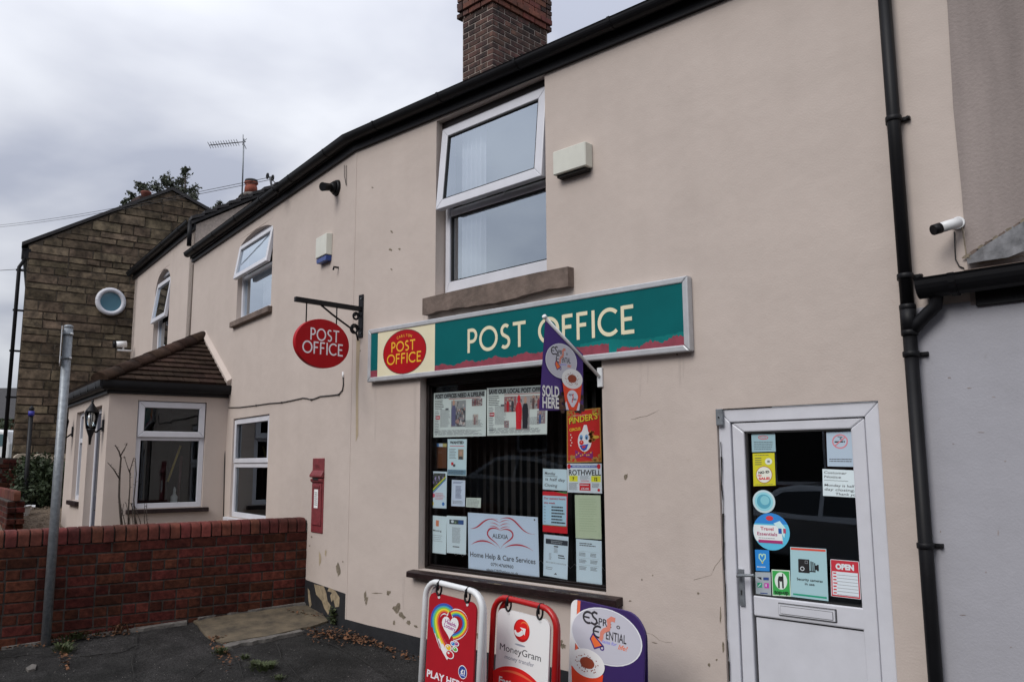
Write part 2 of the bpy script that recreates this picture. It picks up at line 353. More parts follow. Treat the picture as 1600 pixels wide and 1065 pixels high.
        bm.to_mesh(me); bm.free()
        me.update(); return me
    def build(s, name, parent=None, bevel=0.0, seg=1, label=None, cat=None, group=None, kind=None):
        o = link_mesh(name, s.mesh(name, bevel, seg), parent); tag(o, label, cat, group, kind); return o
def clip(poly, inside, inter):
    o = []
    for i in range(len(poly)):
        p, q = poly[i - 1], poly[i]; a, b = inside(p), inside(q)
        if a != b: o.append(inter(p, q))
        if b: o.append(q)
    return o
def clip_line(poly, a, b, c):
    """keep a*x+b*y<=c"""
    f = lambda p: a * p[0] + b * p[1] - c
    def it(p, q):
        t = f(p) / (f(p) - f(q)); return (p[0] + (q[0] - p[0]) * t, p[1] + (q[1] - p[1]) * t)
    return clip(poly, lambda p: f(p) <= 1e-9, it)
def panel(mb, fr, a0, a1, b0, b1, holes, m, depth=0.1):
    """a wall face at c=0 with rectangular openings and their reveals"""
    As = sorted({a0, a1} | {h[0] for h in holes} | {h[1] for h in holes}); Bs = sorted({b0, b1} | {h[2] for h in holes} | {h[3] for h in holes})
    for i in range(len(As) - 1):
        for j in range(len(Bs) - 1):
            ca, cb = (As[i] + As[i + 1]) / 2, (Bs[j] + Bs[j + 1]) / 2
            if any(h[0] < ca < h[1] and h[2] < cb < h[3] for h in holes): continue
            mb.face([fr.P(As[i], Bs[j]), fr.P(As[i + 1], Bs[j]), fr.P(As[i + 1], Bs[j + 1]), fr.P(As[i], Bs[j + 1])], m)
    for h in holes:
        x0, x1, y0, y1 = h[:4]; d = -(h[4] if len(h) > 4 else depth)
        for (p, q) in (((x0, y0), (x1, y0)), ((x1, y0), (x1, y1)), ((x1, y1), (x0, y1)), ((x0, y1), (x0, y0))):
            mb.face([fr.P(*p), fr.P(*q), fr.P(*q, d), fr.P(*p, d)], m)
def room(mb, fr, a0, a1, b0, b1, c0, c1, m):
    """five faces of a room behind an opening, open towards the street"""
    P = fr.P
    mb.face([P(a0, b0, c1), P(a1, b0, c1), P(a1, b1, c1), P(a0, b1, c1)], m)
    for (p, q) in (((a0, b0), (a1, b0)), ((a1, b0), (a1, b1)), ((a1, b1), (a0, b1)), ((a0, b1), (a0, b0))):
        mb.face([P(*p, c0), P(*q, c0), P(*q, c1), P(*p, c1)], m)
def frame_bars(mb, fr, a0, a1, b0, b1, w, c0, c1, m, wb=None, wt=None):
    """four frame members meeting in mitres, a hairline apart"""
    wb = wb or w; wt = wt or w
    O = ((a0, b0), (a1, b0), (a1, b1), (a0, b1)); I = ((a0 + w, b0 + wb), (a1 - w, b0 + wb), (a1 - w, b1 - wt), (a0 + w, b1 - wt)); g = 0.0004
    for i in range(4):
        j = (i + 1) % 4; q = [O[i], O[j], I[j], I[i]]; dx, dy = O[j][0] - O[i][0], O[j][1] - O[i][1]; l = math.hypot(dx, dy); dx, dy = dx / l * g, dy / l * g
        q = [(q[0][0] + dx, q[0][1] + dy), (q[1][0] - dx, q[1][1] - dy), (q[2][0] - dx, q[2][1] - dy), (q[3][0] + dx, q[3][1] + dy)]
        mb.hull8([fr.P(a, b, c0) for a, b in q] + [fr.P(a, b, c1) for a, b in q], m)

# ------------------------------------------------------------------ flat print
_txt = {}
def text_mesh(s, bold=0.0, shear=0.0):
    k = (s, bold, shear)
    if k in _txt: return _txt[k]
    cu = bpy.data.curves.new('t', 'FONT'); cu.body = s; cu.size = 1; cu.resolution_u = 3; cu.offset = bold; cu.shear = shear
    o = bpy.data.objects.new('t', cu); COL.objects.link(o)
    bpy.context.view_layer.update()
    me = bpy.data.meshes.new_from_object(o)
    vs = [(v.co.x, v.co.y) for v in me.vertices]; fs = [tuple(p.vertices) for p in me.polygons]
    bpy.data.objects.remove(o); bpy.data.curves.remove(cu); bpy.data.meshes.remove(me)
    if not vs: vs = [(0, 0)]; fs = []
    x0 = min(v[0] for v in vs); x1 = max(v[0] for v in vs)
    vs = [(v[0] - x0, v[1]) for v in vs]
    _txt[k] = (vs, fs, x1 - x0); return _txt[k]
def arc(cx, cy, rx, ry, a0, a1, n=20):
    return [(cx + rx * math.cos(R(a0 + (a1 - a0) * i / n)), cy + ry * math.sin(R(a0 + (a1 - a0) * i / n))) for i in range(n + 1)]
def bez(p0, p1, p2, p3, n=12):
    o = []
    for i in range(n + 1):
        t = i / n; s = 1 - t
        o.append(tuple(s ** 3 * a + 3 * s * s * t * b + 3 * s * t * t * c + t ** 3 * d for a, b, c, d in zip(p0, p1, p2, p3)))
    return o
class Canvas:
    """flat print on a sheet w by h; every layer sits a fraction of a millimetre above the last"""
    STEP = 0.0004
    def __init__(s, w, h): s.w, s.h, s.it, s.z = w, h, [], 1
    def poly(s, pts, m, z=None): s.it.append((list(pts), [tuple(range(len(pts)))], m, s.z if z is None else z))
    def rect(s, x0, y0, x1, y1, m, z=None): s.poly([(x0, y0), (x1, y0), (x1, y1), (x0, y1)], m, z)
    def ell(s, cx, cy, rx, ry, m, z=None, n=36): s.poly([(cx + rx * math.cos(2 * math.pi * i / n), cy + ry * math.sin(2 * math.pi * i / n)) for i in range(n)], m, z)
    def rrect(s, x0, y0, x1, y1, r, m, z=None):
        s.poly(arc(x1 - r, y1 - r, r, r, 0, 90, 6) + arc(x0 + r, y1 - r, r, r, 90, 180, 6) + arc(x0 + r, y0 + r, r, r, 180, 270, 6) + arc(x1 - r, y0 + r, r, r, 270, 360, 6), m, z)
    def stroke(s, pts, w, m, z=None, closed=False):
        n = len(pts); vs = []
        for i, p in enumerate(pts):
            wi = w(i / (n - 1)) if callable(w) else w
            a = pts[i - 1] if (i or closed) else p; b = pts[(i + 1) % n] if (i < n - 1 or closed) else p
            d1 = V((p[0] - a[0], p[1] - a[1])); dd = V((b[0] - p[0], b[1] - p[1]))
            if d1.length < 1e-9: d1 = dd
            if dd.length < 1e-9: dd = d1
            d1 = d1.normalized(); dd = dd.normalized(); t = d1 + dd
            t = t.normalized() if t.length > 1e-6 else dd
            nn = V((-t.y, t.x)); sc = 1 / max(0.5, abs(t.dot(dd)))
            vs += [(p[0] + nn.x * wi / 2 * sc, p[1] + nn.y * wi / 2 * sc), (p[0] - nn.x * wi / 2 * sc, p[1] - nn.y * wi / 2 * sc)]
        fs = [(2 * i, 2 * i + 1, 2 * i + 3, 2 * i + 2) for i in range(n - 1)]
        if closed: fs.append((2 * n - 2, 2 * n - 1, 1, 0))
        s.it.append((vs, fs, m, s.z if z is None else z))
    def text(s, t, x, y, size, m, align='l', width=None, bold=0.013, shear=0.0, rot=0.0, z=None):
        vs, fs, w = text_mesh(t, bold, shear); kx = size if width is None else width / max(w, 1e-6)
        x0 = {'l': 0, 'c': -w * kx / 2, 'r': -w * kx}[align]; c, q = math.cos(R(rot)), math.sin(R(rot))
        out = []
        for a, b in vs:
            a = a * kx + x0; b = b * size; out.append((x + a * c - b * q, y + a * q + b * c))
        s.it.append((out, fs, m, s.z if z is None else z))
    def lines(s, x0, x1, y0, y1, n, m, ragged=0.25, th=0.4, z=None):
        """body copy too small to read: one thin rule per line of type, broken into words"""
        for i in range(n):
            y = y1 - (y1 - y0) * (i + 0.5) / n; h = (y1 - y0) / n * th / 2; x = x0; e = x1 - (x1 - x0) * random.random() * ragged
            while x < e:
                q = min(e, x + (x1 - x0) * random.uniform(0.05, 0.16)); s.rect(x, y - h, q, y + h, m, z); x = q + (x1 - x0) * 0.018
    def build(s, name, quad, parent=None, base=None, thick=0.0006, off=0.0, nref=None, **kw):
        """quad: world corners BL, BR, TR, TL"""
        bl, br, tr, tl = [V(p) for p in quad]
        n = (br - bl).cross(tl - bl).normalized()
        if nref is None: nref = CAM - bl
        if n.dot(V(nref)) < 0: n = -n
        def mp(x, y, o):
            u, v = x / s.w, y / s.h
            return (bl * (1 - u) + br * u) * (1 - v) + (tl * (1 - u) + tr * u) * v + n * o
        mb = MB()
        if base is not None:
            mb.hull8([mp(0, 0, off - thick), mp(s.w, 0, off - thick), mp(s.w, s.h, off - thick), mp(0, s.h, off - thick), mp(0, 0, off), mp(s.w, 0, off), mp(s.w, s.h, off), mp(0, s.h, off)], base)
        for vs, fs, m, z in s.it:
            i = len(mb.v); k = mb.mi(m); mb.v += [tuple(mp(x, y, off + z * s.STEP)) for x, y in vs]
            for f in fs: mb.f.append(tuple(i + j for j in f)); mb.m.append(k); mb.sm.append(False)
        me = bpy.data.meshes.new(name); me.from_pydata(mb.v, [], mb.f)
        for m in mb.mats: me.materials.append(m)
        me.polygons.foreach_set('material_index', mb.m); me.update()
        o = link_mesh(name, me, parent); tag(o, **kw); return o
def pxquad(fr, c, tl, tr, br, bl): return [fr.at(*q, c) for q in (bl, br, tr, tl)]
def frquad(fr, a0, a1, b0, b1, c): return [fr.P(a0, b0, c), fr.P(a1, b0, c), fr.P(a1, b1, c), fr.P(a0, b1, c)]
# humanist capitals for the two post office signs, cap height 1
def glyph(ch):
    w = 0.125
    if ch == 'P': return 0.56, [[(0.075, 0), (0.075, 1)], [(0.075, 0.94)] + arc(0.26, 0.70, 0.24, 0.24, 90, -90, 14) + [(0.075, 0.46)]]
    if ch == 'O': return 1.0, [arc(0.5, 0.5, 0.445, 0.445, 0, 360, 40)]
    if ch == 'S': return 0.56, [arc(0.29, 0.73, 0.19, 0.205, 40, 250, 16)[:-1] + [(0.24, 0.535), (0.34, 0.475)] + arc(0.27, 0.275, 0.215, 0.215, 62, -135, 16)]
    if ch == 'T': return 0.66, [[(0.0, 0.94), (0.66, 0.94)], [(0.33, 0.94), (0.33, 0)]]
    if ch == 'F': return 0.54, [[(0.075, 0), (0.075, 1)], [(0.075, 0.94), (0.50, 0.94)], [(0.075, 0.53), (0.44, 0.53)]]
    if ch == 'I': return 0.16, [[(0.08, 0), (0.08, 1)]]
    if ch == 'C': return 0.83, [arc(0.48, 0.5, 0.43, 0.445, 44, 316, 30)]
    if ch == 'E': return 0.55, [[(0.075, 0), (0.075, 1)], [(0.075, 0.94), (0.52, 0.94)], [(0.075, 0.52), (0.46, 0.52)], [(0.075, 0.06), (0.54, 0.06)]]
    return 0.4, []
def gill(c, s, x0, x1, y, h, m, wt=0.125, gap=0.12, space=0.42, z=None):
    tot = 0
    for ch in s: tot += space if ch == ' ' else glyph(ch)[0] + gap
    k = (x1 - x0) / (tot - gap); x = x0; zz_ = c.z if z is None else z
    for ch in s:
        if ch == ' ': x += space * k; continue
        gw, st = glyph(ch)
        for j, p in enumerate(st): c.stroke([(x + a * k, y + b * h) for a, b in p], wt * min(h, k), m, zz_ + j * 0.25)
        x += (gw + gap) * k

# ================================================================== ground
def grid(name, x0, x1, y0, y1, nx, ny, zf, m, kind='structure'):
    vs = []; fs = []
    for j in range(ny + 1):
        for i in range(nx + 1):
            x = x0 + (x1 - x0) * i / nx; y = y0 + (y1 - y0) * j / ny; vs.append((x, y, zf(x, y)))
    for j in range(ny):
        for i in range(nx):
            a = j * (nx + 1) + i; fs.append((a, a + 1, a + nx + 2, a + nx + 1))
    me = bpy.data.meshes.new(name); me.from_pydata(vs, [], fs); me.materials.append(m)
    for p in me.polygons: p.use_smooth = True
    o = link_mesh(name, me); o['kind'] = kind; return o
cl = lambda v, a, b: max(a, min(b, v))
grid('ground', -400, 400, -400, 400, 100, 100, lambda x, y: gz(cl(x, -30, 8), cl(y, -6, 2)) - 0.30, M_SOIL)
grid('road', -60, 30, -10.2, -3.75, 45, 4, lambda x, y: gz(cl(x, -30, 8), -3.75) - 0.12, M_ROAD)
from mathutils import noise as mnoise
def pav(x, y):
    return gz(x, y) + 0.012 * mnoise.noise(V((x * 1.6, y * 1.6, 0))) + 0.005 * mnoise.noise(V((x * 6, y * 6, 3)))
grid('pavement', -30, 10, -3.6, 0.6, 320, 50, lambda x, y: pav(cl(x, -30, 8), y), M_ASPHALT)
mb = MB()
for i in range(44):
    x = -30 + i * 0.915
    mb.hull8([V((x, -3.75, gz(x, -3.7) - 0.2)), V((x + 0.905, -3.75, gz(x + 0.905, -3.7) - 0.2)), V((x + 0.905, -3.60, gz(x + 0.905, -3.7) - 0.2)), V((x, -3.60, gz(x, -3.7) - 0.2)),
              V((x, -3.75, gz(x, -3.7) + 0.004)), V((x + 0.905, -3.75, gz(x + 0.905, -3.7) + 0.004)), V((x + 0.905, -3.60, gz(x + 0.905, -3.7) + 0.004)), V((x, -3.60, gz(x, -3.7) + 0.004))], M_CONC)
mb.build('kerb', bevel=0.01, kind='structure')
grid('opposite_pavement', -60, 30, -12.4, -10.2, 45, 2, lambda x, y: gz(cl(x, -30, 8), -3.75) - 0.0, M_ASPHALT)

# sandstone slab let into the tarmac against the brick wall
def gpoly(pxs, dz): return [ground(x, y) + Z * dz for x, y in pxs]
slab_px = [(302, 972), (330, 966), (400, 957), (478, 946), (505, 962), (512, 972), (485, 981), (455, 987), (420, 995), (372, 1003), (348, 1006), (326, 998), (314, 986)]
def raised(name, pxs, h, m, kind='structure', jag=0, parent=None):
    pts = []
    for i in range(len(pxs)):
        a, b = pxs[i], pxs[(i + 1) % len(pxs)]; pts.append(a)
        for k in range(jag):
            t = (k + 1) / (jag + 1); pts.append((a[0] + (b[0] - a[0]) * t + random.uniform(-2, 2), a[1] + (b[1] - a[1]) * t + random.uniform(-1, 1)))
    top = gpoly(pts, h); bot = gpoly(pts, -0.05); mb = MB(); mb.face(top, m)
    for i in range(len(pts)): j = (i + 1) % len(pts); mb.face([top[i], top[j], bot[j], bot[i]], m)
    return mb.build(name, parent, kind=kind)
raised('paving_slab', slab_px, 0.016, M_SLAB, jag=2)
raised('concrete_edging', [(348, 1010), (372, 1004.5), (420, 996.5), (470, 986), (474, 989), (425, 1000), (385, 1007), (352, 1014)], 0.022, M_CONC, jag=3)
raised('concrete_fillet', [(306, 966), (350, 958), (400, 951), (476, 941), (478, 947.5), (400, 957.5), (350, 963), (310, 972)], 0.034, M_CONC, jag=3)
raised('concrete_footing', [(2, 1012), (90, 1000), (200, 985), (290, 971.5), (292, 976), (205, 987.5), (90, 1003), (2, 1016)], 0.026, M_CONC, jag=4)

# ================================================================== the post office: main front
XW, X0, X1 = -1.187, -6.48, -1.187
po = thing('post_office', 'beige rendered two-storey corner post office with upstairs sash window and white door', 'building', (-4, 0, -0.2))
uL = W1.px(681, 330)[0]; uR = W1.px(853, 300)[0]; uB = 2.985; uT = 4.55
sL = W1.px(655, 740)[0]; sR = W1.px(943.5, 740)[0]; sB = 0.74; sT = 2.32
dL = W1.px(1119, 645)[0]; dR = W1.px(1373, 640)[0]; dT = 1.915; dB = -0.20
UD, SD, DD = 0.17, 0.11, 0.05
mb = MB()
panel(mb, W1, X0, X1, -0.6, 4.72, [(uL, uR, uB, uT, UD), (sL, sR, sB, sT, SD), (dL, dR, dB, dT, DD)], M_WALL)
mb.build('wall', po)
# returning front, bent back along the street
uw = [W2.px(x, y) for x, y in ((375, 375), (427, 345), (372, 497), (422, 485))]
lw = [W2.px(x, y) for x, y in ((365, 651), (421, 649), (364, 806), (419, 812))]
U2L, U2R, U2B, U2T = max(uw[0][0], uw[2][0]) + 0.02, uw[1][0] - 0.02, 3.42, 4.50
L2L, L2R, L2B, L2T = lw[0][0], lw[1][0], 0.955, 2.165
J2 = W2.px(303, 410)[0]
mb = MB()
panel(mb, W2, 0, J2, -0.6, 4.78, [(U2R, U2L, U2B, U2T, 0.12), (L2R, L2L, L2B, L2T, 0.075)], M_WALL)
# arched head of the upstairs opening
ac, ar = (U2L + U2R) / 2, (U2L - U2R) / 2
mb.prism(W2, [(U2R, U2T - 0.16)] + [(ac - ar * math.cos(R(t)), U2T - 0.16 + 0.15 * math.sin(R(t))) for t in range(0, 91, 15)][0:] + [(U2R, U2T - 0.01 + 0.01)], -0.11, 0.0, M_WALL)
mb.prism(W2, [(U2L, U2T - 0.16)] + [(ac + ar * math.cos(R(t)), U2T - 0.16 + 0.15 * math.sin(R(t))) for t in range(0, 91, 15)] + [(U2L, U2T)], -0.11, 0.0, M_WALL)
mb.build('side_wall', po)
# slight step in the render at the corner, full height
mb = MB()
mb.box(W1, X0 - 0.003, X0 + 0.02, 0.19, 4.58, -0.001, 0.0035, M_WALL)
mb.build('corner_bead', po, bevel=0.0015)
# rooms behind the openings
for args in ((W1, uL - 0.6, uR + 0.5, uB - 0.5, uT + 0.05, -UD - 0.005, -3.0, M_INT2), (W1, sL - 0.02, sR + 0.02, sB - 0.02, sT + 0.02, -SD - 0.003, -2.4, M_INT), (W1, dL, dR, dB, dT, -DD - 0.08, -2.2, M_INT),
             (W2, U2R - 0.3, U2L + 0.3, U2B - 0.4, U2T + 0.05, -0.125, -2.4, M_INT2), (W2, L2R - 0.1, L2L + 0.1, L2B - 0.1, L2T + 0.1, -0.08, -2.2, M_INT)):
    mb = MB(); room(mb, *args); mb.build('interior', po)
# black plinth
def plinth(fr, pts_top, zb, c):
    mb = MB()
    for (a0, b0), (a1, b1) in zip(pts_top, pts_top[1:]):
        P = fr.P
        mb.hull8([P(a0, zb, 0), P(a1, zb, 0), P(a1, zb, c), P(a0, zb, c), P(a0, b0, 0), P(a1, b1, 0), P(a1, b1, c), P(a0, b0, c)], M_PLINTH)
    return mb
p1 = [W1.px(x, y) for x, y in ((538, 966), (575, 976), (615, 985), (658, 996), (760, 1018), (880, 1046), (1000, 1075), (1125, 1105))]
p1[0] = (X0, p1[0][1])
plinth(W1, p1, -0.6, 0.008).build('plinth', po)
p2 = [W2.px(x, y) for x, y in ((537, 926), (515, 918), (495, 911), (478, 905))]; p2[0] = (0.0, p2[0][1])
plinth(W2, p2 + [(p2[-1][0] + 0.3, p2[-1][1])], -0.6, 0.006).build('plinth', po)
# flaked and chipped places, each with its own ragged outline
def blotch(mb, fr, x, y, rx, ry, m, c=0.0015, n=14, rot=0):
    pts = []
    for i in range(n):
        t = 2 * math.pi * i / n; k = random.uniform(0.55, 1.15); a = rx * k * math.cos(t); b = ry * k * math.sin(t)
        pts.append(fr.px(x + a * math.cos(R(rot)) - b * math.sin(R(rot)), y + a * math.sin(R(rot)) + b * math.cos(R(rot))))
    mb.face([fr.P(a, b, c) for a, b in pts], m)
mb = MB()
for x, y, rx, ry, rot in ((620, 950, 6, 9, 35), (628, 960, 4, 8, -40), (639, 972, 4, 4, 0), (650, 978, 4, 2, 30), (616, 972, 2, 4, 0), (571, 929, 2, 9, 5), (573, 938, 2, 7, 15), (588, 926, 9, 1, 0), (607, 925, 4, 4, 0),
                          (750, 992, 8, 6, 0), (757, 996, 4, 3, 20), (873, 1004, 9, 7, 0), (880, 1009, 5, 4, 0), (868, 999, 4, 4, 0), (978, 745, 3, 6, 20), (1020, 898, 1.5, 1.5, 0), (1091, 926, 2, 2, 0), (1108, 1038, 2, 3, 0), (1120, 1030, 1.6, 2, 0), (1003, 905, 1.2, 1.6, 0),
                          (582, 293, 2, 1.2, 0), (612, 362, 3, 1.4, 40), (610, 390, 3, 2, 20), (624, 389, 2, 2, 0), (612, 421, 2.5, 1, 50), (563, 548, 1, 1.6, 0), (1058, 553, 1.3, 2.5, 0), (1000, 992, 7, 0.8, 20), (1022, 1003, 6, 0.8, 15), (955, 975, 3, 1, 0), (985, 938, 3, 1, 0), (1130, 1010, 2, 8, 0), (1126, 960, 1.5, 14, 0)):
    blotch(mb, W1, x, y, rx, ry, M_CHIP, rot=rot)
tag(mb.build('chipped_patches', po), kind='stuff')
mb = MB()
for x, y, rx, ry, rot in ((529, 890, 4, 12, 0), (500, 872, 2, 14, 0), (509, 863, 1.5, 6, 0)): blotch(mb, W2, x, y, rx, ry, M_CHIP if x == 529 else M_STAIN, rot=rot)
for x, y in ((484, 852), (487, 838), (536, 877)): blotch(mb, W2, x, y, 1.4, 1.4, M_CHIP)
tag(mb.build('chipped_patches', po), kind='stuff')
mb = MB()
for pp in ([(491, 912), (506, 915), (510, 925), (512, 938), (517, 945), (513, 960), (507, 950), (503, 938), (494, 928)], [(514, 917), (524, 922), (531, 933), (530, 947), (524, 948), (521, 936), (518, 940), (516, 930), (519, 925), (512, 923)], [(481, 918), (484, 922), (487, 944), (484, 950), (482, 936)]):
    mb.face([W2.P(*W2.px(x, y, 0.006), 0.0075) for x, y in pp], M_PEEL)
tag(mb.build('peeled_patches', po), kind='stuff')
# rust run below the sign bracket
mb = MB()
mb.face([W1.P(*W1.px(x, y), 0.0012) for x, y in ((557, 530), (563, 531), (560, 600), (560, 680), (556, 690), (556, 600))], M_STAIN)
tag(mb.build('rust_streak', po), kind='stuff')

M_RUN = mat('dirty_run', (0.502, 0.430, 0.386), 0.9, var=0.06)
mb = MB()
for x, y0, y1, w_ in ((1062, 556, 606, 2.2), (1068, 556, 590, 1.6), (1000, 566, 620, 2.4), (1012, 566, 600, 1.4), (662, 490, 520, 1.5), (886, 458, 466, 1), (648, 602, 690, 2), (968, 940, 985, 2), (630, 900, 950, 2.2), (586, 602, 690, 2.2)):
    mb.face([W1.P(*W1.px(x_, y_), 0.0011) for x_, y_ in ((x - w_, y0), (x + w_, y0), (x + w_ * .8, y0 + (y1 - y0) * .5), (x + w_ * .2, y1), (x - w_ * .3, y1 - 3), (x - w_ * .7, y0 + (y1 - y0) * .6))], M_RUN)
tag(mb.build('dirty_runs', po), kind='stuff')
# --- upstairs window of the main front
win = MB(); frame_bars(win, W1, uL + 0.012, uR - 0.002, uB + 0.012, uT - 0.07, 0.055, -UD, -0.10, M_UPVC, wb=0.125)
zM = W1.px(775, 312, -0.12)[1]
win.box(W1, uL + 0.067, uR - 0.057, zM - 0.03, zM + 0.03, -UD, -0.105, M_UPVC)
win.box(W1, uL + 0.002, uR, uT - 0.068, uT - 0.002, -UD, -0.06, M_BROWNWOOD)
WO = win.build('window', po, bevel=0.004)
m_ = MB(); frame_bars(m_, W1, uL + 0.067, uR - 0.057, uB + 0.137, zM - 0.03, 0.014, -0.145, -0.118, M_GASKET); m_.build('gasket', WO)
m_ = MB(); m_.box(W1, uL + 0.075, uR - 0.065, uB + 0.145, zM - 0.038, -0.136, -0.130, G_UP); m_.build('pane', WO)
# top-hung casement, pushed open at the bottom
hz = uT - 0.085; cs_h = hz - (zM + 0.0); ang = R(5.5)
cf = Frame(W1.P(0, hz, -0.095), (1, 0, 0), V((0, 0, 1)) * math.cos(ang) + V((0, 1, 0)) * math.sin(ang), V((0, -1, 0)) * math.cos(ang) + V((0, 0, 1)) * math.sin(ang))
ca = MB(); frame_bars(ca, cf, uL + 0.03, uR - 0.02, -cs_h, 0, 0.078, 0.0, 0.055, M_UPVC); CO = ca.build('casement', WO, bevel=0.006, seg=2)
m_ = MB(); frame_bars(m_, cf, uL + 0.108, uR - 0.098, -cs_h + 0.078, -0.078, 0.010, 0.02, 0.048, M_GASKET)
m_.box(cf, uL + 0.116, uR - 0.106, -cs_h + 0.086, -0.086, 0.028, 0.034, G_UP); m_.build('casement_pane', WO)
m_ = MB(); m_.tube([W1.P(-4.55, zM + 0.03, -0.09), W1.P(-4.45, zM + 0.035, -0.06), W1.P(-4.36, zM + 0.03, -0.035)], 0.008, M_GALV, 6)
m_.box(W1, uL + 0.10, uR - 0.10, zM + 0.03, zM + 0.045, -0.15, -0.11, M_GASKET); m_.build('window_stay', WO)
# net curtains
def curtain(fr, a0, a1, b0, b1, c, m, parent, folds=9):
    vs = []; n = 48
    mb = MB(); i0 = 0
    for j, b in enumerate((b0, b1)):
        for i in range(n + 1):
            t = i / n; mb.v.append(tuple(fr.P(a0 + (a1 - a0) * t, b, c + 0.018 * math.sin(t * folds * 6.283) + 0.006 * math.sin(t * 31))))
    k = mb.mi(m)
    for i in range(n): mb.f.append((i, i + 1, n + 2 + i, n + 1 + i)); mb.m.append(k); mb.sm.append(True)
    return mb.build('curtain', parent)
curtain(W1, uL + 0.16, uL + 0.44, uB + 0.03, uT - 0.12, -0.172, M_NET, WO, 5)
curtain(W1, uR - 0.10, uR + 0.1, uB + 0.03, uT - 0.12, -0.22, M_NET, WO, 3)
# rough stone sill
q = [W1.px(x, y, 0.06) for x, y in ((660, 470), (889, 434), (889, 455), (660, 488))]
sa0, sa1 = q[0][0], q[1][0]; st, sb_ = 2.985, (q[2][1] + q[3][1]) / 2
mb = MB(); n = 26; prof = []
for i in range(n + 1):
    t = i / n; a = sa0 + (sa1 - sa0) * t; prof.append((a, sb_ + 0.014 * mnoise.noise(V((a * 9, 0, 5))) + 0.012 * math.sin(t * 9)))
mb.prism(W1, prof + [(sa1, st - 0.002), (sa1 - 0.3, st + 0.004), (sa0 + 0.4, st + 0.002), (sa0, st - 0.006)], -0.14, 0.065, M_STONE, inset=0.006)
mb.build('stone_sill', WO)

# --- shop window
sw = MB(); frame_bars(sw, W1, sL + 0.004, sR - 0.004, sB + 0.004, sT - 0.004, 0.034, -SD - 0.05, -0.062, M_BROWNWOOD, wb=0.02, wt=0.062)
SW = sw.build('shop_window', po, bevel=0.006)
m_ = MB(); frame_bars(m_, W1, sL + 0.038, sR - 0.038, sB + 0.024, sT - 0.066, 0.013, -0.12, -0.082, M_BROWNWOOD); m_.build('bead', SW, bevel=0.003)
m_ = MB(); m_.box(W1, sL + 0.044, sR - 0.044, sB + 0.03, sT - 0.072, -0.108, -0.102, G_SHOP); m_.build('pane', SW)
a0 = W1.px(635, 890, 0.07)[0]; a1 = W1.px(963, 935, 0.07)[0]
m_ = MB(); m_.prism(Frame(W1.P(0, 0, 0), W1.c, Z, W1.a), [(-0.10, sB + 0.003), (0.055, sB - 0.012), (0.075, sB - 0.018), (0.075, sB - 0.062), (0.0, sB - 0.062), (-0.10, sB - 0.05)], a0, a1, M_SILLPAINT)
m_.build('wooden_sill', SW, bevel=0.004)
m_ = MB()
for i in range(9):
    x = random.uniform(690, 950); y = 893 + (x - 655) * 0.128
    blotch(m_, W1, x, y, random.uniform(3, 12), 0.9, M_CONC if i % 3 else M_CHIP, c=0.0762, rot=7)
tag(m_.build('worn_paint', SW), kind='stuff')
# --- vertical blind inside
bl = thing('vertical_blind', 'dark brown vertical slat blind hanging behind the shop window notices', 'blind', W1.P(-4.5, 2.25, -0.32))
m_ = MB(); m_.box(W1, sL + 0.05, sR - 0.03, 2.20, 2.25, -0.36, -0.29, M_BLIND); m_.build('headrail', bl)
nsl = 22
for i in range(nsl):
    a = sL + 0.12 + (sR - sL - 0.2) * i / (nsl - 1); m_ = MB(); t = R(28 + random.uniform(-6, 6)); dx, dy = 0.043 * math.cos(t), 0.043 * math.sin(t)
    m_.hull8([W1.P(a - dx, 0.83, -0.32 - dy), W1.P(a + dx, 0.83, -0.32 + dy), W1.P(a + dx, 0.83, -0.3215 + dy), W1.P(a - dx, 0.83, -0.3215 - dy),
              W1.P(a - dx, 2.2, -0.32 - dy), W1.P(a + dx, 2.2, -0.32 + dy), W1.P(a + dx, 2.2, -0.3215 + dy), W1.P(a - dx, 2.2, -0.3215 - dy)], M_BLIND)
    m_.build('slat', bl)
m_ = MB()
for i in range(nsl - 1):
    a = sL + 0.12 + (sR - sL - 0.2) * i / (nsl - 1); b = sL + 0.12 + (sR - sL - 0.2) * (i + 1) / (nsl - 1)
    m_.tube([W1.P(a, 0.87, -0.27), W1.P((a + b) / 2, 0.835, -0.27), W1.P(b, 0.87, -0.27)], 0.0028, M_CHAIN, 5)
m_.build('bead_chain', bl)

# --- front door
fr_ = MB(); frame_bars(fr_, W1, dL + 0.004, dR - 0.004, dB, dT - 0.004, 0.078, -0.10, -0.012, M_UPVC, wb=0.06)
DO = fr_.build('door', po, bevel=0.006, seg=2)
gq = [W1.px(x, y, -0.035) for x, y in ((1166, 674), (1333, 670), (1353, 948), (1179, 930))]
gL, gR = (gq[0][0] + gq[3][0]) / 2, (gq[1][0] + gq[2][0]) / 2; gT, gB = (gq[0][1] + gq[1][1]) / 2, (gq[2][1] + gq[3][1]) / 2
pq = [W1.px(x, y, -0.035) for x, y in ((1181, 961), (1356, 984))]; pT = (pq[0][1] + pq[1][1]) / 2
lL, lR, lT, lB = dL + 0.088, dR - 0.088, dT - 0.086, dB + 0.07
m_ = MB()
frame_bars(m_, W1, lL, lR, lB, lT, ((gL - lL) + (lR - gR)) / 2, -0.09, -0.022, M_UPVC, wb=0.1, wt=lT - gT)
m_.box(W1, gL, gR, pT, gB, -0.09, -0.0222, M_UPVC)
LE = m_.build('door_leaf', DO, bevel=0.008, seg=2)
m_ = MB(); frame_bars(m_, W1, gL - 0.001, gR + 0.001, gB - 0.001, gT + 0.001, 0.009, -0.08, -0.028, M_GASKET); m_.build('gasket', DO)
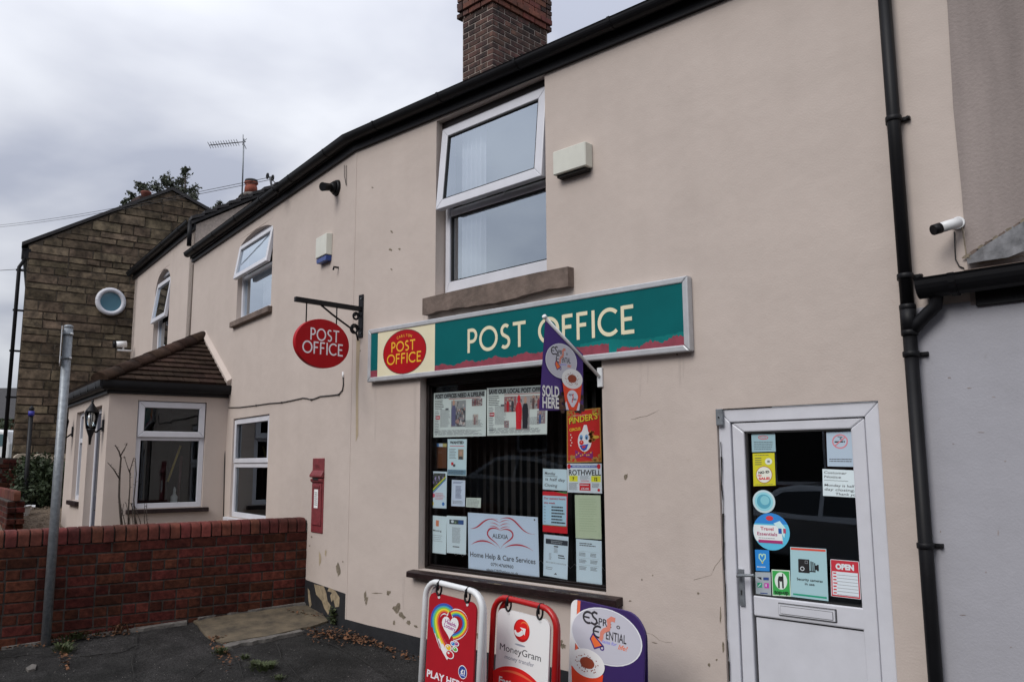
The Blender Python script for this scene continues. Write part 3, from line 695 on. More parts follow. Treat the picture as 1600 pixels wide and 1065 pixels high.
m_ = MB(); m_.box(W1, gL + 0.006, gR - 0.006, gB + 0.006, gT - 0.006, -0.048, -0.042, G_DOOR); m_.build('door_pane', DO)
m_ = MB(); m_.box(W1, gL, gR, lB + 0.1, pT, -0.08, -0.045, M_GASKET); m_.box(W1, gL + 0.008, gR - 0.008, lB + 0.108, pT - 0.009, -0.06, -0.034, M_UPVC); m_.build('door_panel', DO)
lq = [W1.px(x, y, -0.02) for x, y in ((1217, 941), (1306, 953), (1305, 971), (1218, 959))]
la0, la1, lb0, lb1 = lq[0][0], lq[1][0], (lq[2][1] + lq[3][1]) / 2, (lq[0][1] + lq[1][1]) / 2
m_ = MB(); m_.box(W1, la0 - 0.004, la1 + 0.004, lb0 - 0.004, lb1 + 0.004, -0.022, -0.018, M_GASKET); m_.box(W1, la0, la1, lb0, lb1, -0.021, -0.010, M_UPVC)
m_.box(W1, la0 + 0.012, la1 - 0.012, lb0 + 0.008, lb1 - 0.010, -0.010, -0.006, M_UPVC); m_.build('letterbox', DO, bevel=0.002)
hq = [W1.px(x, y, -0.02) for x, y in ((1154, 888), (1166, 946))]; ha, hb0, hb1 = (hq[0][0] + hq[1][0]) / 2 + 0.0, hq[1][1], hq[0][1]
m_ = MB(); m_.box(W1, ha - 0.016, ha + 0.016, hb0, hb1, -0.022, -0.008, M_GALV); m_.tube([W1.P(ha, hb1 - 0.035, -0.008), W1.P(ha, hb1 - 0.035, 0.03), W1.P(ha + 0.02, hb1 - 0.03, 0.04), W1.P(ha + 0.11, hb1 - 0.02, 0.04)], 0.009, M_GALV, 8)
m_.box(W1, ha - 0.005, ha + 0.005, hb0 + 0.06, hb0 + 0.09, -0.008, -0.0065, M_GASKET); m_.build('handle', DO, bevel=0.002)
hq = [W1.px(x, y, 0.01) for x, y in ((1119, 639), (1130, 664))]
m_ = MB(); m_.box(W1, hq[0][0], hq[1][0], hq[1][1], hq[0][1], 0.0, 0.02, M_GALV); m_.tube([W1.P((hq[0][0] + hq[1][0]) / 2, (hq[0][1] + hq[1][1]) / 2, 0.019), W1.P((hq[0][0] + hq[1][0]) / 2, (hq[0][1] + hq[1][1]) / 2, 0.024)], 0.008, M_BLACKM)
m_.build('latch_plate', po, bevel=0.003)
m_ = MB(); m_.box(W1, dL - 0.03, dR + 0.03, -0.45, dB - 0.003, -0.1, 0.08, M_CONC); m_.build('doorstep', po, bevel=0.01)

# --- upstairs window on the side wall
wn = MB(); frame_bars(wn, W2, U2R + 0.005, U2L - 0.005, U2B + 0.005, U2T - 0.02, 0.055, -0.115, -0.055, M_UPVC)
zM2 = (W2.px(400, 425, -0.06)[1]); wn.box(W2, U2R + 0.06, U2L - 0.06, zM2 - 0.025, zM2 + 0.025, -0.115, -0.06, M_UPVC)
WN = wn.build('window', po, bevel=0.004)
m_ = MB(); m_.box(W2, U2R + 0.055, U2L - 0.055, U2B + 0.055, zM2 - 0.02, -0.09, -0.085, G_UP); m_.build('pane', WN)
hz2 = U2T - 0.10; h2 = hz2 - zM2 + 0.03; an = R(9)
cf2 = Frame(W2.P(0, hz2, -0.05), d2, Z * math.cos(an) - n2 * math.sin(an), n2 * math.cos(an) + Z * math.sin(an))
ca = MB(); frame_bars(ca, cf2, U2R + 0.02, U2L - 0.02, -h2, 0, 0.06, 0, 0.05, M_UPVC); ca.build('casement', WN, bevel=0.005)
m_ = MB(); m_.box(cf2, U2R + 0.075, U2L - 0.075, -h2 + 0.055, -0.055, 0.02, 0.026, G_UP); m_.build('casement_pane', WN)
curtain(W2, U2R, U2L - 0.35, U2B, zM2 - 0.08, -0.22, M_NET, WN, 4)
m_ = MB(); m_.prism(W2, [(U2R - 0.06, U2B - 0.075), (U2L + 0.1, U2B - 0.075), (U2L + 0.1, U2B - 0.002), (U2R - 0.06, U2B - 0.002)], -0.1, 0.055, M_STONE, inset=0.003); m_.build('stone_sill', WN, bevel=0.006)
# --- ground-floor window on the side wall
wn = MB(); frame_bars(wn, W2, L2R + 0.003, L2L - 0.003, L2B + 0.003, L2T - 0.003, 0.06, -0.075, -0.025, M_UPVC)
zm = W2.px(393, 726, -0.03)[1]; wn.box(W2, L2R + 0.063, L2L - 0.063, zm - 0.03, zm + 0.03, -0.075, -0.028, M_UPVC)
WL = wn.build('window', po, bevel=0.004)
m_ = MB(); frame_bars(m_, W2, L2R + 0.02, L2L - 0.02, zm + 0.025, L2T - 0.02, 0.055, -0.03, -0.012, M_UPVC); m_.build('casement', WL, bevel=0.004)
for b0, b1 in ((L2B + 0.06, zm - 0.03), (zm + 0.08, L2T - 0.075)):
    m_ = MB(); m_.box(W2, L2R + 0.06, L2L - 0.06, b0, b1, -0.055, -0.050, G_PORCH); m_.build('pane', WL)
m_ = MB(); m_.box(W2, L2R - 0.05, L2L + 0.10, L2B - 0.05, L2B - 0.002, -0.06, 0.05, M_UPVC); m_.build('window_sill', WL, bevel=0.005)

# --- eaves: black fascia boards, half-round gutters, roofs
gprof = [(0.056 * math.cos(R(t)), 0.056 * math.sin(R(t))) for t in range(180, 361, 15)] + [(0.062, 0.008), (0.050, 0.008)] + [(0.048 * math.cos(R(t)), 0.048 * math.sin(R(t))) for t in range(345, 195, -25)] + [(-0.050, 0.010), (-0.060, 0.010)]
corner = V((X0, 0, 0)); bis = (V((0, -1, 0)) + n2).normalized(); bk = 1 / bis.dot(V((0, -1, 0)))
def eaves(A, zA, B, zB, nA, nB, wall_n, name_parent):
    """A and B on the wall line; nA, nB the (mitred) outward directions at the ends"""
    m_ = MB(); P8 = []
    for d, hh in ((0.0, 0), (0.02, 0)):
        pass
    def q(P, nn, z, c, dz): return P + nn * c + Z * (z + dz)
    m_.hull8([q(A, nA, zA, 0.002, 0.0), q(B, nB, zB, 0.002, 0.0), q(B, nB, zB, 0.03, 0.0), q(A, nA, zA, 0.03, 0.0), q(A, nA, zA, 0.002, 0.17), q(B, nB, zB, 0.002, 0.17), q(B, nB, zB, 0.03, 0.17), q(A, nA, zA, 0.03, 0.17)], M_BLACKM)
    m_.build('fascia_board', name_parent)
    m_ = MB(); i = len(m_.v); n = len(gprof); k = m_.mi(M_BLACK)
    for P, nn, z in ((A, nA, zA), (B, nB, zB)): m_.v += [tuple(P + nn * (0.095 + a) + Z * (z + 0.125 + b)) for a, b in gprof]
    for j in range(n):
        w_ = (j + 1) % n; m_.f.append((i + j, i + w_, i + n + w_, i + n + j)); m_.m.append(k); m_.sm.append(False)
    L_ = (B - A).length; ns = max(2, int(L_ / 0.9))
    for t in [(s_ + 0.5) / ns for s_ in range(ns)]:
        P = A.lerp(B, t); z = zA + (zB - zA) * t; nn = wall_n; dr = (B - A).normalized()
        m_.sweep([(0.095 + 0.061 * math.cos(R(a)), 0.125 + 0.061 * math.sin(R(a))) for a in range(180, 361, 20)] + [(0.155, 0.140), (0.02, 0.140)], P + Z * z - dr * 0.012, P + Z * z + dr * 0.012, nn, Z, M_BLACK)
    m_.build('gutter', name_parent)
zc = 4.60
eaves(corner, zc, V((-1.0, 0, 0)), 4.475, bis * bk, V((0, -1, 0)), V((0, -1, 0)), po)
Wj = W2.P(J2 + 0.03, 0)
eaves(corner, zc, Wj, 4.64, bis * bk, n2, n2, po)
# roof slopes (27 degrees) over both fronts
def roof_face(pts, m, name, parent, t=0.08):
    up = Z * t; mb = MB(); mb.prism  # keep a real thickness
    pts = [V(p) for p in pts]; mb.face([p + up for p in pts], m); mb.face(pts[::-1], m)
    for i in range(len(pts)): j = (i + 1) % len(pts); mb.face([pts[i], pts[j], pts[j] + up, pts[i] + up], m)
    return mb.build(name, parent)
run, rise = 3.2, 3.2 * math.tan(R(25))
rz = 4.68
ridge_c = V((X0, 0, rz)) - bis * bk * run + Z * rise
roof_face([V((X0, 0, rz)) + bis * bk * 0.06, V((-0.6, -0.06, rz - 0.1)), V((-0.6, run, rz + rise)), ridge_c], M_SLATE, 'roof', po)
roof_face([V((X0, 0, rz)) + bis * bk * 0.06, W2.P(J2, rz, 0.06), W2.P(J2, rz + rise, -run), ridge_c], M_SLATE, 'roof', po)
m_ = MB(); m_.face([V((X0, 0.3, -0.6)), V((-0.6, 0.3, -0.6)), V((-0.6, 6.5, -0.6)), V((X0 - 6, 7, -0.6))], M_INT); 
m_.face([V((-0.6, 0.02, 4.72)), V((-0.6, 6.4, 4.72)), V((-0.6, 6.4, -0.6)), V((-0.6, 0.02, -0.6))], M_WALL)
m_.face([V((-0.6, run, rz + rise)), ridge_c, V((X0 - 1, 6.4, 4.6)), V((-0.6, 6.4, 4.6))], M_SLATE); m_.build('rear', po)

# --- chimney stack of bricks on the roof
cc = at_depth(770, 100, 10.3); chx, chy = cc.x, cc.y; cw, cd = 0.56, 1.03
ch = MB(); CF = Frame((chx, chy, 0), (-1, 0, 0), Z, (0, 1, 0))
ch.box(CF, 0.008, cw, 5.4, 7.84, 0.008, cd, M_CHIMMORTAR); CH = ch.build('chimney', po)
bm_ = MB(); IF = Frame((0, 0, 0), (1, 0, 0), Z, (0, 1, 0)); bm_.box(IF, -0.105, 0.105, -0.031, 0.031, -0.05, 0.05, M_CHIMBRICK)
me_s = bm_.mesh('brick', 0.004)
bm_ = MB(); bm_.box(IF, -0.050, 0.050, -0.031, 0.031, -0.05, 0.05, M_CHIMBRICK); me_h = bm_.mesh('brick', 0.004)
bm_ = MB(); bm_.box(IF, -0.1075, 0.1075, -0.036, 0.036, -0.05, 0.05, M_CHIMTOP); me_c = bm_.mesh('brick', 0.004)
def brick(me, pos, ax, parent):
    o = bpy.data.objects.new('brick', me); COL.objects.link(o); o.parent = parent
    p = parent.location.copy() if parent.parent is None else V((0, 0, 0))
    o.matrix_parent_inverse = Matrix.Translation(-p)
    o.location = pos; o.rotation_euler = (random.uniform(-.012, .012), random.uniform(-.012, .012), math.atan2(ax.y, ax.x) + random.uniform(-.012, .012)); return o
zb = 5.95; ci = 0
while zb < 7.78:
    top = zb > 7.24
    grow = 0.0 if not top else (0.028 if zb < 7.34 else 0.055 if zb < 7.42 else 0.03)
    for face in (0, 1):
        ln = (cw if face == 0 else cd) + grow * 2
        x = -grow + (0.106 if (ci + face) % 2 else 0.0)
        while x < ln - grow - 0.03:
            l = 0.2155
            if x + l > ln - grow + 0.02: l = 0.104
            me = (me_c if top else me_s) if l > 0.2 else me_h
            mid = x + l / 2
            if face == 0: brick(me, (chx - mid, chy + 0.05 - grow, zb + 0.035), V((1, 0, 0)), CH)
            else: brick(me, (chx - 0.05 + grow, chy + mid, zb + 0.035), V((0, 1, 0)), CH)
            x += l + 0.011
    zb += 0.0755; ci += 1

# --- black rainwater downpipe
px_ = lambda y: W1.px(1378 + 0.0817 * y + 1, y, 0.055)
dpx = (px_(100)[0] + px_(900)[0]) / 2
dp = thing('downpipe', 'tall black plastic downpipe fixed between post office and white extension', 'drainpipe', W1.P(dpx, -0.3, 0.055))
m_ = MB(); m_.tube([W1.P(dpx, 4.6, 0.055), W1.P(dpx, 2.30, 0.055)], 0.034, M_BLACK, 14); m_.build('pipe', dp)
m_ = MB(); m_.tube([W1.P(dpx, 2.298, 0.055), W1.P(dpx, -0.35, 0.055)], 0.034, M_BLACK, 14); m_.build('pipe', dp)
yz = lambda y: W1.px(1378 + 0.0817 * y, y, 0.055)[1]
m_ = MB(); m_.tube([W1.P(dpx, yz(478), 0.055), W1.P(dpx, yz(522), 0.055)], 0.040, M_BLACK, 14)
br_ = [W1.P(dpx, yz(520), 0.055), W1.P(dpx + 0.05, yz(505), 0.055), W1.P(dpx + 0.10, yz(492), 0.058), W1.P(dpx + 0.135, yz(484), 0.062), W1.P(dpx + 0.145, yz(470), 0.07), W1.P(dpx + 0.148, yz(452), 0.085)]
m_.tube(br_, 0.033, M_BLACK, 12); m_.build('branch', dp)
for y in (187, 432, 480, 520, 553, 852):
    m_ = MB(); z_ = yz(y); m_.tube([W1.P(dpx, z_ - 0.014, 0.055), W1.P(dpx, z_ + 0.014, 0.055)], 0.041, M_BLACK, 14)
    if y not in (480, 520):
        m_.box(W1, dpx - 0.055, dpx + 0.07, z_ - 0.010, z_ + 0.010, 0.002, 0.022, M_BLACK)
        m_.tube([W1.P(dpx + 0.062, z_, 0.02), W1.P(dpx + 0.062, z_, 0.034)], 0.009, M_BLACK, 8)
    m_.build('clip', dp, bevel=0.002)

# ================================================================== white extension and cement gable at the right
ex = thing('white_extension', 'low white rendered extension with black gutter right of the downpipe', 'building', (1, 0, -0.3))
xL = dpx - 0.005
m_ = MB(); m_.box(W1, xL, 3.5, -0.7, 2.38, -2.5, 0.004, M_WHITEWALL); m_.build('wall', ex)
gq = [W1.px(x, y, 0.10) for x, y in ((1430, 444), (1598, 416), (1430, 470), (1598, 446))]
gzt = (gq[0][1] + gq[1][1]) / 2; gzb = (gq[2][1] + gq[3][1]) / 2
m_ = MB(); m_.sweep([(a * 1.2, b * 1.5) for a, b in gprof], V((-1.405, -0.09, gzt)), V((3.5, -0.09, gzt + 0.02)), (0, -1, 0), Z, M_BLACK)
for x in (-1.25, -0.3, 0.7): m_.sweep([(0.07 * math.cos(R(a)), 0.09 * math.sin(R(a))) for a in range(180, 361, 20)] + [(0.075, 0.015), (-0.07, 0.015)], V((x, -0.09, gzt)), V((x + 0.03, -0.09, gzt)), (0, -1, 0), Z, M_BLACK)
m_.build('gutter', ex)
m_ = MB(); m_.box(W1, -1.17, 3.5, gzb - 0.055, gzb + 0.03, 0.005, 0.022, M_BLACKM); m_.build('fascia_board', ex, bevel=0.003)
m_ = MB(); m_.hull8([W1.P(-1.18, 2.45, 0.1), W1.P(3.5, 2.45, 0.1), W1.P(3.5, 2.60, -2.5), W1.P(-1.18, 2.60, -2.5), W1.P(-1.18, 2.47, 0.1), W1.P(3.5, 2.47, 0.1), W1.P(3.5, 2.62, -2.5), W1.P(-1.18, 2.62, -2.5)], M_SLATE); m_.build('roof', ex)
m_ = MB()
for x, y, rx, ry in ((1484, 590, 3, 1), (1515, 606, 4, .8), (1571, 720, 2, .9), (1541, 893, 1.4, 1.2), (1553, 620, 3, .6), (1560, 832, 1, 5), (1490, 693, 1.6, .8), (1534, 675, 5, .7), (1580, 1010, 2, 1), (1505, 960, 6, .7), (1470, 830, 1, 2)): blotch(m_, W1, x, y, rx, ry, M_CEMENT, c=0.0052)
tag(m_.build('scuff_marks', ex), kind='stuff')
# bare cement gable above it
gb = thing('cement_gable', 'bare grey brown cement gable wall above the white extension', 'wall', (0.5, 0.02, 2.5))
gpx = [W1.px(x, y) for x, y in ((1478, -40), (1490, 170), (1503, 300), (1511, 400))]
pts = [(gpx[0][0], 4.62)] + gpx + [(gpx[3][0], 2.36), (3.4, 2.36), (3.4, 4.62)]
m_ = MB(); m_.prism(W1, [(a, b) for a, b in pts], -0.25, 0.006, M_CEMENT); m_.build('wall', gb)
# swept mortar and lead flashing along its foot
m_ = MB()
fl = [(1510, 404), (1535, 384), (1560, 368), (1600, 343)]; fl2 = [(1512, 412), (1540, 407), (1575, 402), (1600, 392)]
for (a, b, c_, d_) in zip(fl, fl[1:], fl2, fl2[1:]): m_.face([W1.P(*W1.px(*a, 0.01), 0.012), W1.P(*W1.px(*b, 0.01), 0.012), W1.P(*W1.px(*d_, 0.09), 0.09), W1.P(*W1.px(*c_, 0.09), 0.09)], mat('lead_flashing', (0.12, 0.12, 0.125), 0.5, var=0.5, scale=14, bump=0.5, bscale=30))
m_.build('lead_flashing', gb)
m_ = MB()
for i in range(9):
    x = 1512 + i * 11; y = 402 - (x - 1510) * 0.62
    blotch(m_, W1, x, y, 8, 3.2, M_STONE if i % 2 else M_CHIP, c=0.016, rot=-32)
m_.build('cracked_mortar', gb)
m_ = MB(); m_.tube([W1.P(*W1.px(1503, 352, 0.012), 0.012), W1.P(*W1.px(1510, 400, 0.012), 0.012), W1.P(*W1.px(1530, 411, 0.05), 0.05), W1.P(*W1.px(1600, 399, 0.06), 0.06)], 0.003, M_CHIP, 5); m_.build('crack', gb)
m_ = MB(); m_.box(W1, -1.19, 3.4, gzt + 0.012, gzt + 0.03, 0.0, 0.10, M_STONE); m_.build('roof_edge', gb)

# --- CCTV camera, white, with its cable
c0 = W1.at(1492, 350, 0.03)
cv_ = thing('security_camera', 'white bullet security camera with black lens below the cement gable', 'camera', c0)
fwdv = (W1.at(1466, 357, 0.14) - W1.at(1492, 349, 0.07)).normalized(); a_ = W1.at(1492, 349, 0.07)
m_ = MB(); m_.tube([a_ - fwdv * 0.03, a_ - fwdv * 0.025, a_ + fwdv * 0.085], [0.012, 0.026, 0.026], M_WHITEP, 16); m_.build('body', cv_)
m_ = MB(); m_.tube([a_ + fwdv * 0.085, a_ + fwdv * 0.125], [0.0275, 0.0265], M_BLACK, 16); m_.build('lens', cv_)
m_ = MB(); b_ = W1.at(1498, 349, 0.0); m_.tube([b_, b_ + V((0, -0.018, 0))], 0.032, M_WHITEP, 16); m_.tube([b_ + V((0, -0.018, 0)), b_ + V((-0.01, -0.045, 0.0)), a_ - fwdv * 0.01], 0.012, M_WHITEP, 10); m_.build('mount', cv_)
m_ = MB(); m_.tube([W1.at(x, y, 0.006) for x, y in ((1491, 362), (1492, 385), (1493, 405), (1499, 416), (1506, 419))], 0.0035, M_CABLE, 6); m_.build('cable', cv_)

# ================================================================== fascia sign
sg = thing('shop_sign', 'long green sign reading POST OFFICE with a red roundel over the shop window', 'sign', W1.P(-4.5, 2.5, 0.05))
SC = 0.058
cq = [W1.px(x, y, SC) for x, y in ((575, 515), (1073, 430), (1078, 548), (573, 597))]
sg0, sg1 = (cq[0][0] + cq[3][0]) / 2, (cq[1][0] + cq[2][0]) / 2
sbL, sbR, stL, stR = cq[3][1], cq[2][1], cq[0][1], cq[1][1]
ua = (W1.P(sg1, (sbR + stR) / 2) - W1.P(sg0, (sbL + stL) / 2)).normalized()
SF = Frame(W1.P(sg0, (sbL + stL) / 2), ua, Z, (0, -1, 0)); SWD = sg1 - sg0; SH = ((stL - sbL) + (stR - sbR)) / 2
m_ = MB(); m_.box(SF, 0.01, SWD - 0.01, -SH / 2 + 0.01, SH / 2 - 0.01, 0.004, 0.0485, M_SIGNCREAM); m_.build('backing_panel', sg)
m_ = MB(); frame_bars(m_, SF, 0, SWD, -SH / 2, SH / 2, 0.042, 0.0, SC, M_ALU); m_.build('frame', sg, bevel=0.008, seg=2)
c = Canvas(SWD, SH); e_ = 0.036
def sx(px): # along the sign from a photo column
    return SF.px(px, 540, 0.056)[0]
a_g1 = sx(589.5); a_c = sx(678.5)
c.rect(e_, e_, a_g1, SH - e_, M_SIGNGREEN); c.rect(a_g1, e_, a_c, SH - e_, M_SIGNCREAM); c.rect(a_c, e_, SWD - e_, SH - e_, M_SIGNGREEN)
c.z = 2; c.rect(e_, e_, a_g1, e_ + 0.065, M_SIGNPINK)
# where the green film has shrunk away along the bottom
def ragged(x0, x1, hf, m, z, n=60, amp=0.012):
    pts = [(x0, e_ - 0.01), (x1, e_ - 0.01)]
    for i in range(n + 1):
        t = 1 - i / n; x = x0 + (x1 - x0) * t; pts.append((x, e_ + hf(t) + random.uniform(-amp, amp) * (1 if i % 2 else 0.4)))
    c.poly(pts, m, z)
xm = sx(958)
ragged(sx(905), SWD - e_, lambda t: 0.085 + 0.012 * math.sin(t * 7), M_SIGNGREEN2, 2, amp=0.004)
ragged(a_c, sx(830), lambda t: 0.042 + 0.022 * t + 0.010 * math.sin(t * 22), M_SIGNPINK, 3, amp=0.010)
ragged(sx(830), sx(950), lambda t: 0.06 + 0.01 * t, M_SIGNPINK, 3, amp=0.008)
ragged(sx(962), SWD - e_, lambda t: 0.018 + 0.045 * t + 0.012 * math.sin(t * 16), M_SIGNPINK, 3, amp=0.012)
c.build('vinyl', frquad(SF, 0, SWD, -SH / 2, SH / 2, 0.049), sg)
c = Canvas(SWD, SH); c.z = 5
yb = SH * 0.345; hb = SH * 0.40
gill(c, 'POST OFFICE', sx(729.5), sx(991), yb - 0.01, hb, M_SIGNCREAM, wt=0.14, gap=0.13, space=0.5)
c.build('lettering', frquad(SF, 0, SWD, -SH / 2, SH / 2, 0.049), sg)
c = Canvas(SWD, SH); c.z = 3; rcx = (sx(598) + sx(665.5)) / 2; rr = (sx(665.5) - sx(598)) / 2; rcy = SH / 2 - 0.004; rv = SH * 0.405
c.ell(rcx, rcy, rr, rv, M_SIGNEDGE); c.z = 4; c.ell(rcx, rcy, rr - 0.006, rv - 0.006, M_SIGNRED); c.z = 5
gill(c, 'POST', rcx - rr * 0.60, rcx + rr * 0.50, rcy + rv * 0.03, rv * 0.46, M_SIGNYEL, wt=0.15)
gill(c, 'OFFICE', rcx - rr * 0.80, rcx + rr * 0.78, rcy - rv * 0.52, rv * 0.46, M_SIGNYEL, wt=0.15)
s_ = 'CARLTON'
for i, chx_ in enumerate(s_):
    t = R(90 + 25 - 50 * i / 6); c.text(chx_, rcx + rr * 0.70 * math.cos(t), rcy + rv * 0.67 * math.sin(t), rv * 0.17, M_SIGNYEL, 'c', rot=math.degrees(t) - 90)
c.build('roundel', frquad(SF, 0, SWD, -SH / 2, SH / 2, 0.049), sg)

# ================================================================== hanging sign and bracket
hx = W1.px(565, 480)[0]
HF = Frame((hx, 0, 0), (0, 1, 0), Z, (1, 0, 0))
def hp(x, y, c=0): return HF.px(x, y, c)
bk_ = thing('sign_bracket', 'black iron bracket on the corner with the red oval sign', 'bracket', (hx, 0, 2.9))
w0 = W1.px(559, 462); w1 = W1.px(566, 527)
zt, zb_ = w0[1], w1[1]
m_ = MB(); m_.box(W1, hx - 0.035, hx + 0.035, zb_, zt, 0.001, 0.012, M_BLACKM)
for z_ in (zb_ + 0.04, zt - 0.04): m_.tube([W1.P(hx + 0.015, z_, 0.012), W1.P(hx + 0.015, z_, 0.022)], 0.010, M_GALV, 8)
m_.build('wall_plate', bk_, bevel=0.003)
ty, tz = hp(461, 467); by_, bz = hp(562, 487)
m_ = MB(); fA = V((hx, ty, tz)); fB = V((hx, -0.01, tz - 0.005))
m_.box(Frame((hx, 0, 0), (0, 1, 0), Z, (1, 0, 0)), ty, -0.012, tz - 0.022, tz + 0.022, -0.018, 0.018, M_BLACKM); m_.build('arm', bk_, bevel=0.003)
m_ = MB(); sc_pts = [(hx, hp(502, 479)[0], tz - 0.02), (hx, ty * 0.45, tz - 0.09), (hx, -0.12, tz - 0.19), (hx, -0.05, tz - 0.24), (hx, -0.03, tz - 0.30)]
m_.tube(sc_pts, 0.009, M_BLACKM, 8); m_.build('brace', bk_)
for (cy_, cz, r_) in ((-0.06, tz - 0.075, 0.038), (-0.075, zb_ + 0.07, 0.05)):
    m_ = MB(); m_.tube([(hx, cy_ + (r_ * (1 - t / 900)) * math.cos(R(t)), cz + (r_ * (1 - t / 900)) * math.sin(R(t))) for t in range(0, 560, 20)], 0.010, M_BLACKM, 7); m_.build('scroll', bk_)
hs = thing('hanging_sign', 'red oval sign reading POST OFFICE hanging from the black bracket', 'sign', (hx, -0.5, 2.5))
cL = hp(459, 537); cR = hp(543.5, 541); cT = hp(500, 498.5); cB = hp(506, 575.5)
ocy, ocz = (cL[0] + cR[0]) / 2, (cT[1] + cB[1]) / 2; ory, orz = (cR[0] - cL[0]) / 2, (cT[1] - cB[1]) / 2
m_ = MB(); m_.prism(HF, [(ocy + ory * math.cos(R(t)), ocz + orz * math.sin(R(t))) for t in range(0, 360, 6)], -0.022, 0.022, M_SIGNRED); m_.build('disc', hs, bevel=0.003)
c = Canvas(2 * ory, 2 * orz)
gill(c, 'POST', ory * 0.53, ory * 1.60, orz * 1.10, orz * 0.50, pm(225, 205, 210), wt=0.14)
gill(c, 'OFFICE', ory * 0.26, ory * 1.76, orz * 0.55, orz * 0.50, pm(225, 205, 210), wt=0.14)
c.build('lettering', frquad(HF, ocy - ory, ocy + ory, ocz - orz, ocz + orz, 0.0225), hs)
for x0_, x1_ in ((478.5, 478), (526, 525.5)):
    y_ = hp(x0_, 495)[0]; m_ = MB(); zz_ = ocz + orz * math.sqrt(max(0, 1 - ((y_ - ocy) / ory) ** 2)); m_.tube([(hx, y_, tz - 0.02), (hx, y_, zz_ - 0.01)], 0.006, M_BLACKM, 6); m_.build('rod', hs)

# ================================================================== coffee flag over the shop window
fb = W1.px(939, 588)
FX = fb[0]; FF = Frame((FX, 0, 0), (0, 1, 0), Z, (1, 0, 0))
fg = thing('flag', 'purple coffee flag reading SOLD HERE on an angled white pole above the window', 'flag', (FX, 0, fb[1]))
t0 = FF.px(851, 495); t1 = (-0.02, W1.px(938, 588)[1])
m_ = MB(); m_.box(W1, FX - 0.022, FX + 0.022, t1[1] - 0.075, t1[1] + 0.06, 0.0, 0.018, M_WHITEP); m_.build('wall_bracket', fg, bevel=0.004)
m_ = MB(); m_.tube([(FX, t1[0], t1[1]), (FX, t0[0], t0[1])], 0.0115, M_WHITEP, 10); m_.tube([(FX, t0[0] + 0.004, t0[1] - 0.004), (FX, t0[0] - 0.008, t0[1] + 0.008)], [0.017, 0.014], M_WHITEP, 10); m_.build('pole', fg)
PURPLE, PURD = pm(62, 38, 110), pm(38, 22, 72)
fq = [FF.px(x, y) for x, y in ((843, 641), (912, 641), (911.5, 553), (853, 497))]
def fmap(u, v):
    bl_, br_, tr_, tl_ = fq; a = [(bl_[i] * (1 - u) + br_[i] * u) * (1 - v) + (tl_[i] * (1 - u) + tr_[i] * u) * v for i in (0, 1)]
    return a
m_ = MB(); nu, nv = 14, 18
for side, off_ in ((0, 0.0), (1, -0.002)):
    for j in range(nv + 1):
        for i in range(nu + 1):
            u, v = i / nu, j / nv; a = fmap(u, v); m_.v.append(tuple(FF.P(a[0], a[1], off_ - 0.0035 + 0.003 * math.sin(u * 9) * (1 - v))))
k = m_.mi(PURPLE)
for s__ in (0, 1):
    b0_ = s__ * (nu + 1) * (nv + 1)
    for j in range(nv):
        for i in range(nu):
            a = b0_ + j * (nu + 1) + i; m_.f.append((a, a + 1, a + nu + 2, a + nu + 1)); m_.m.append(k); m_.sm.append(True)
m_.build('cloth', fg)
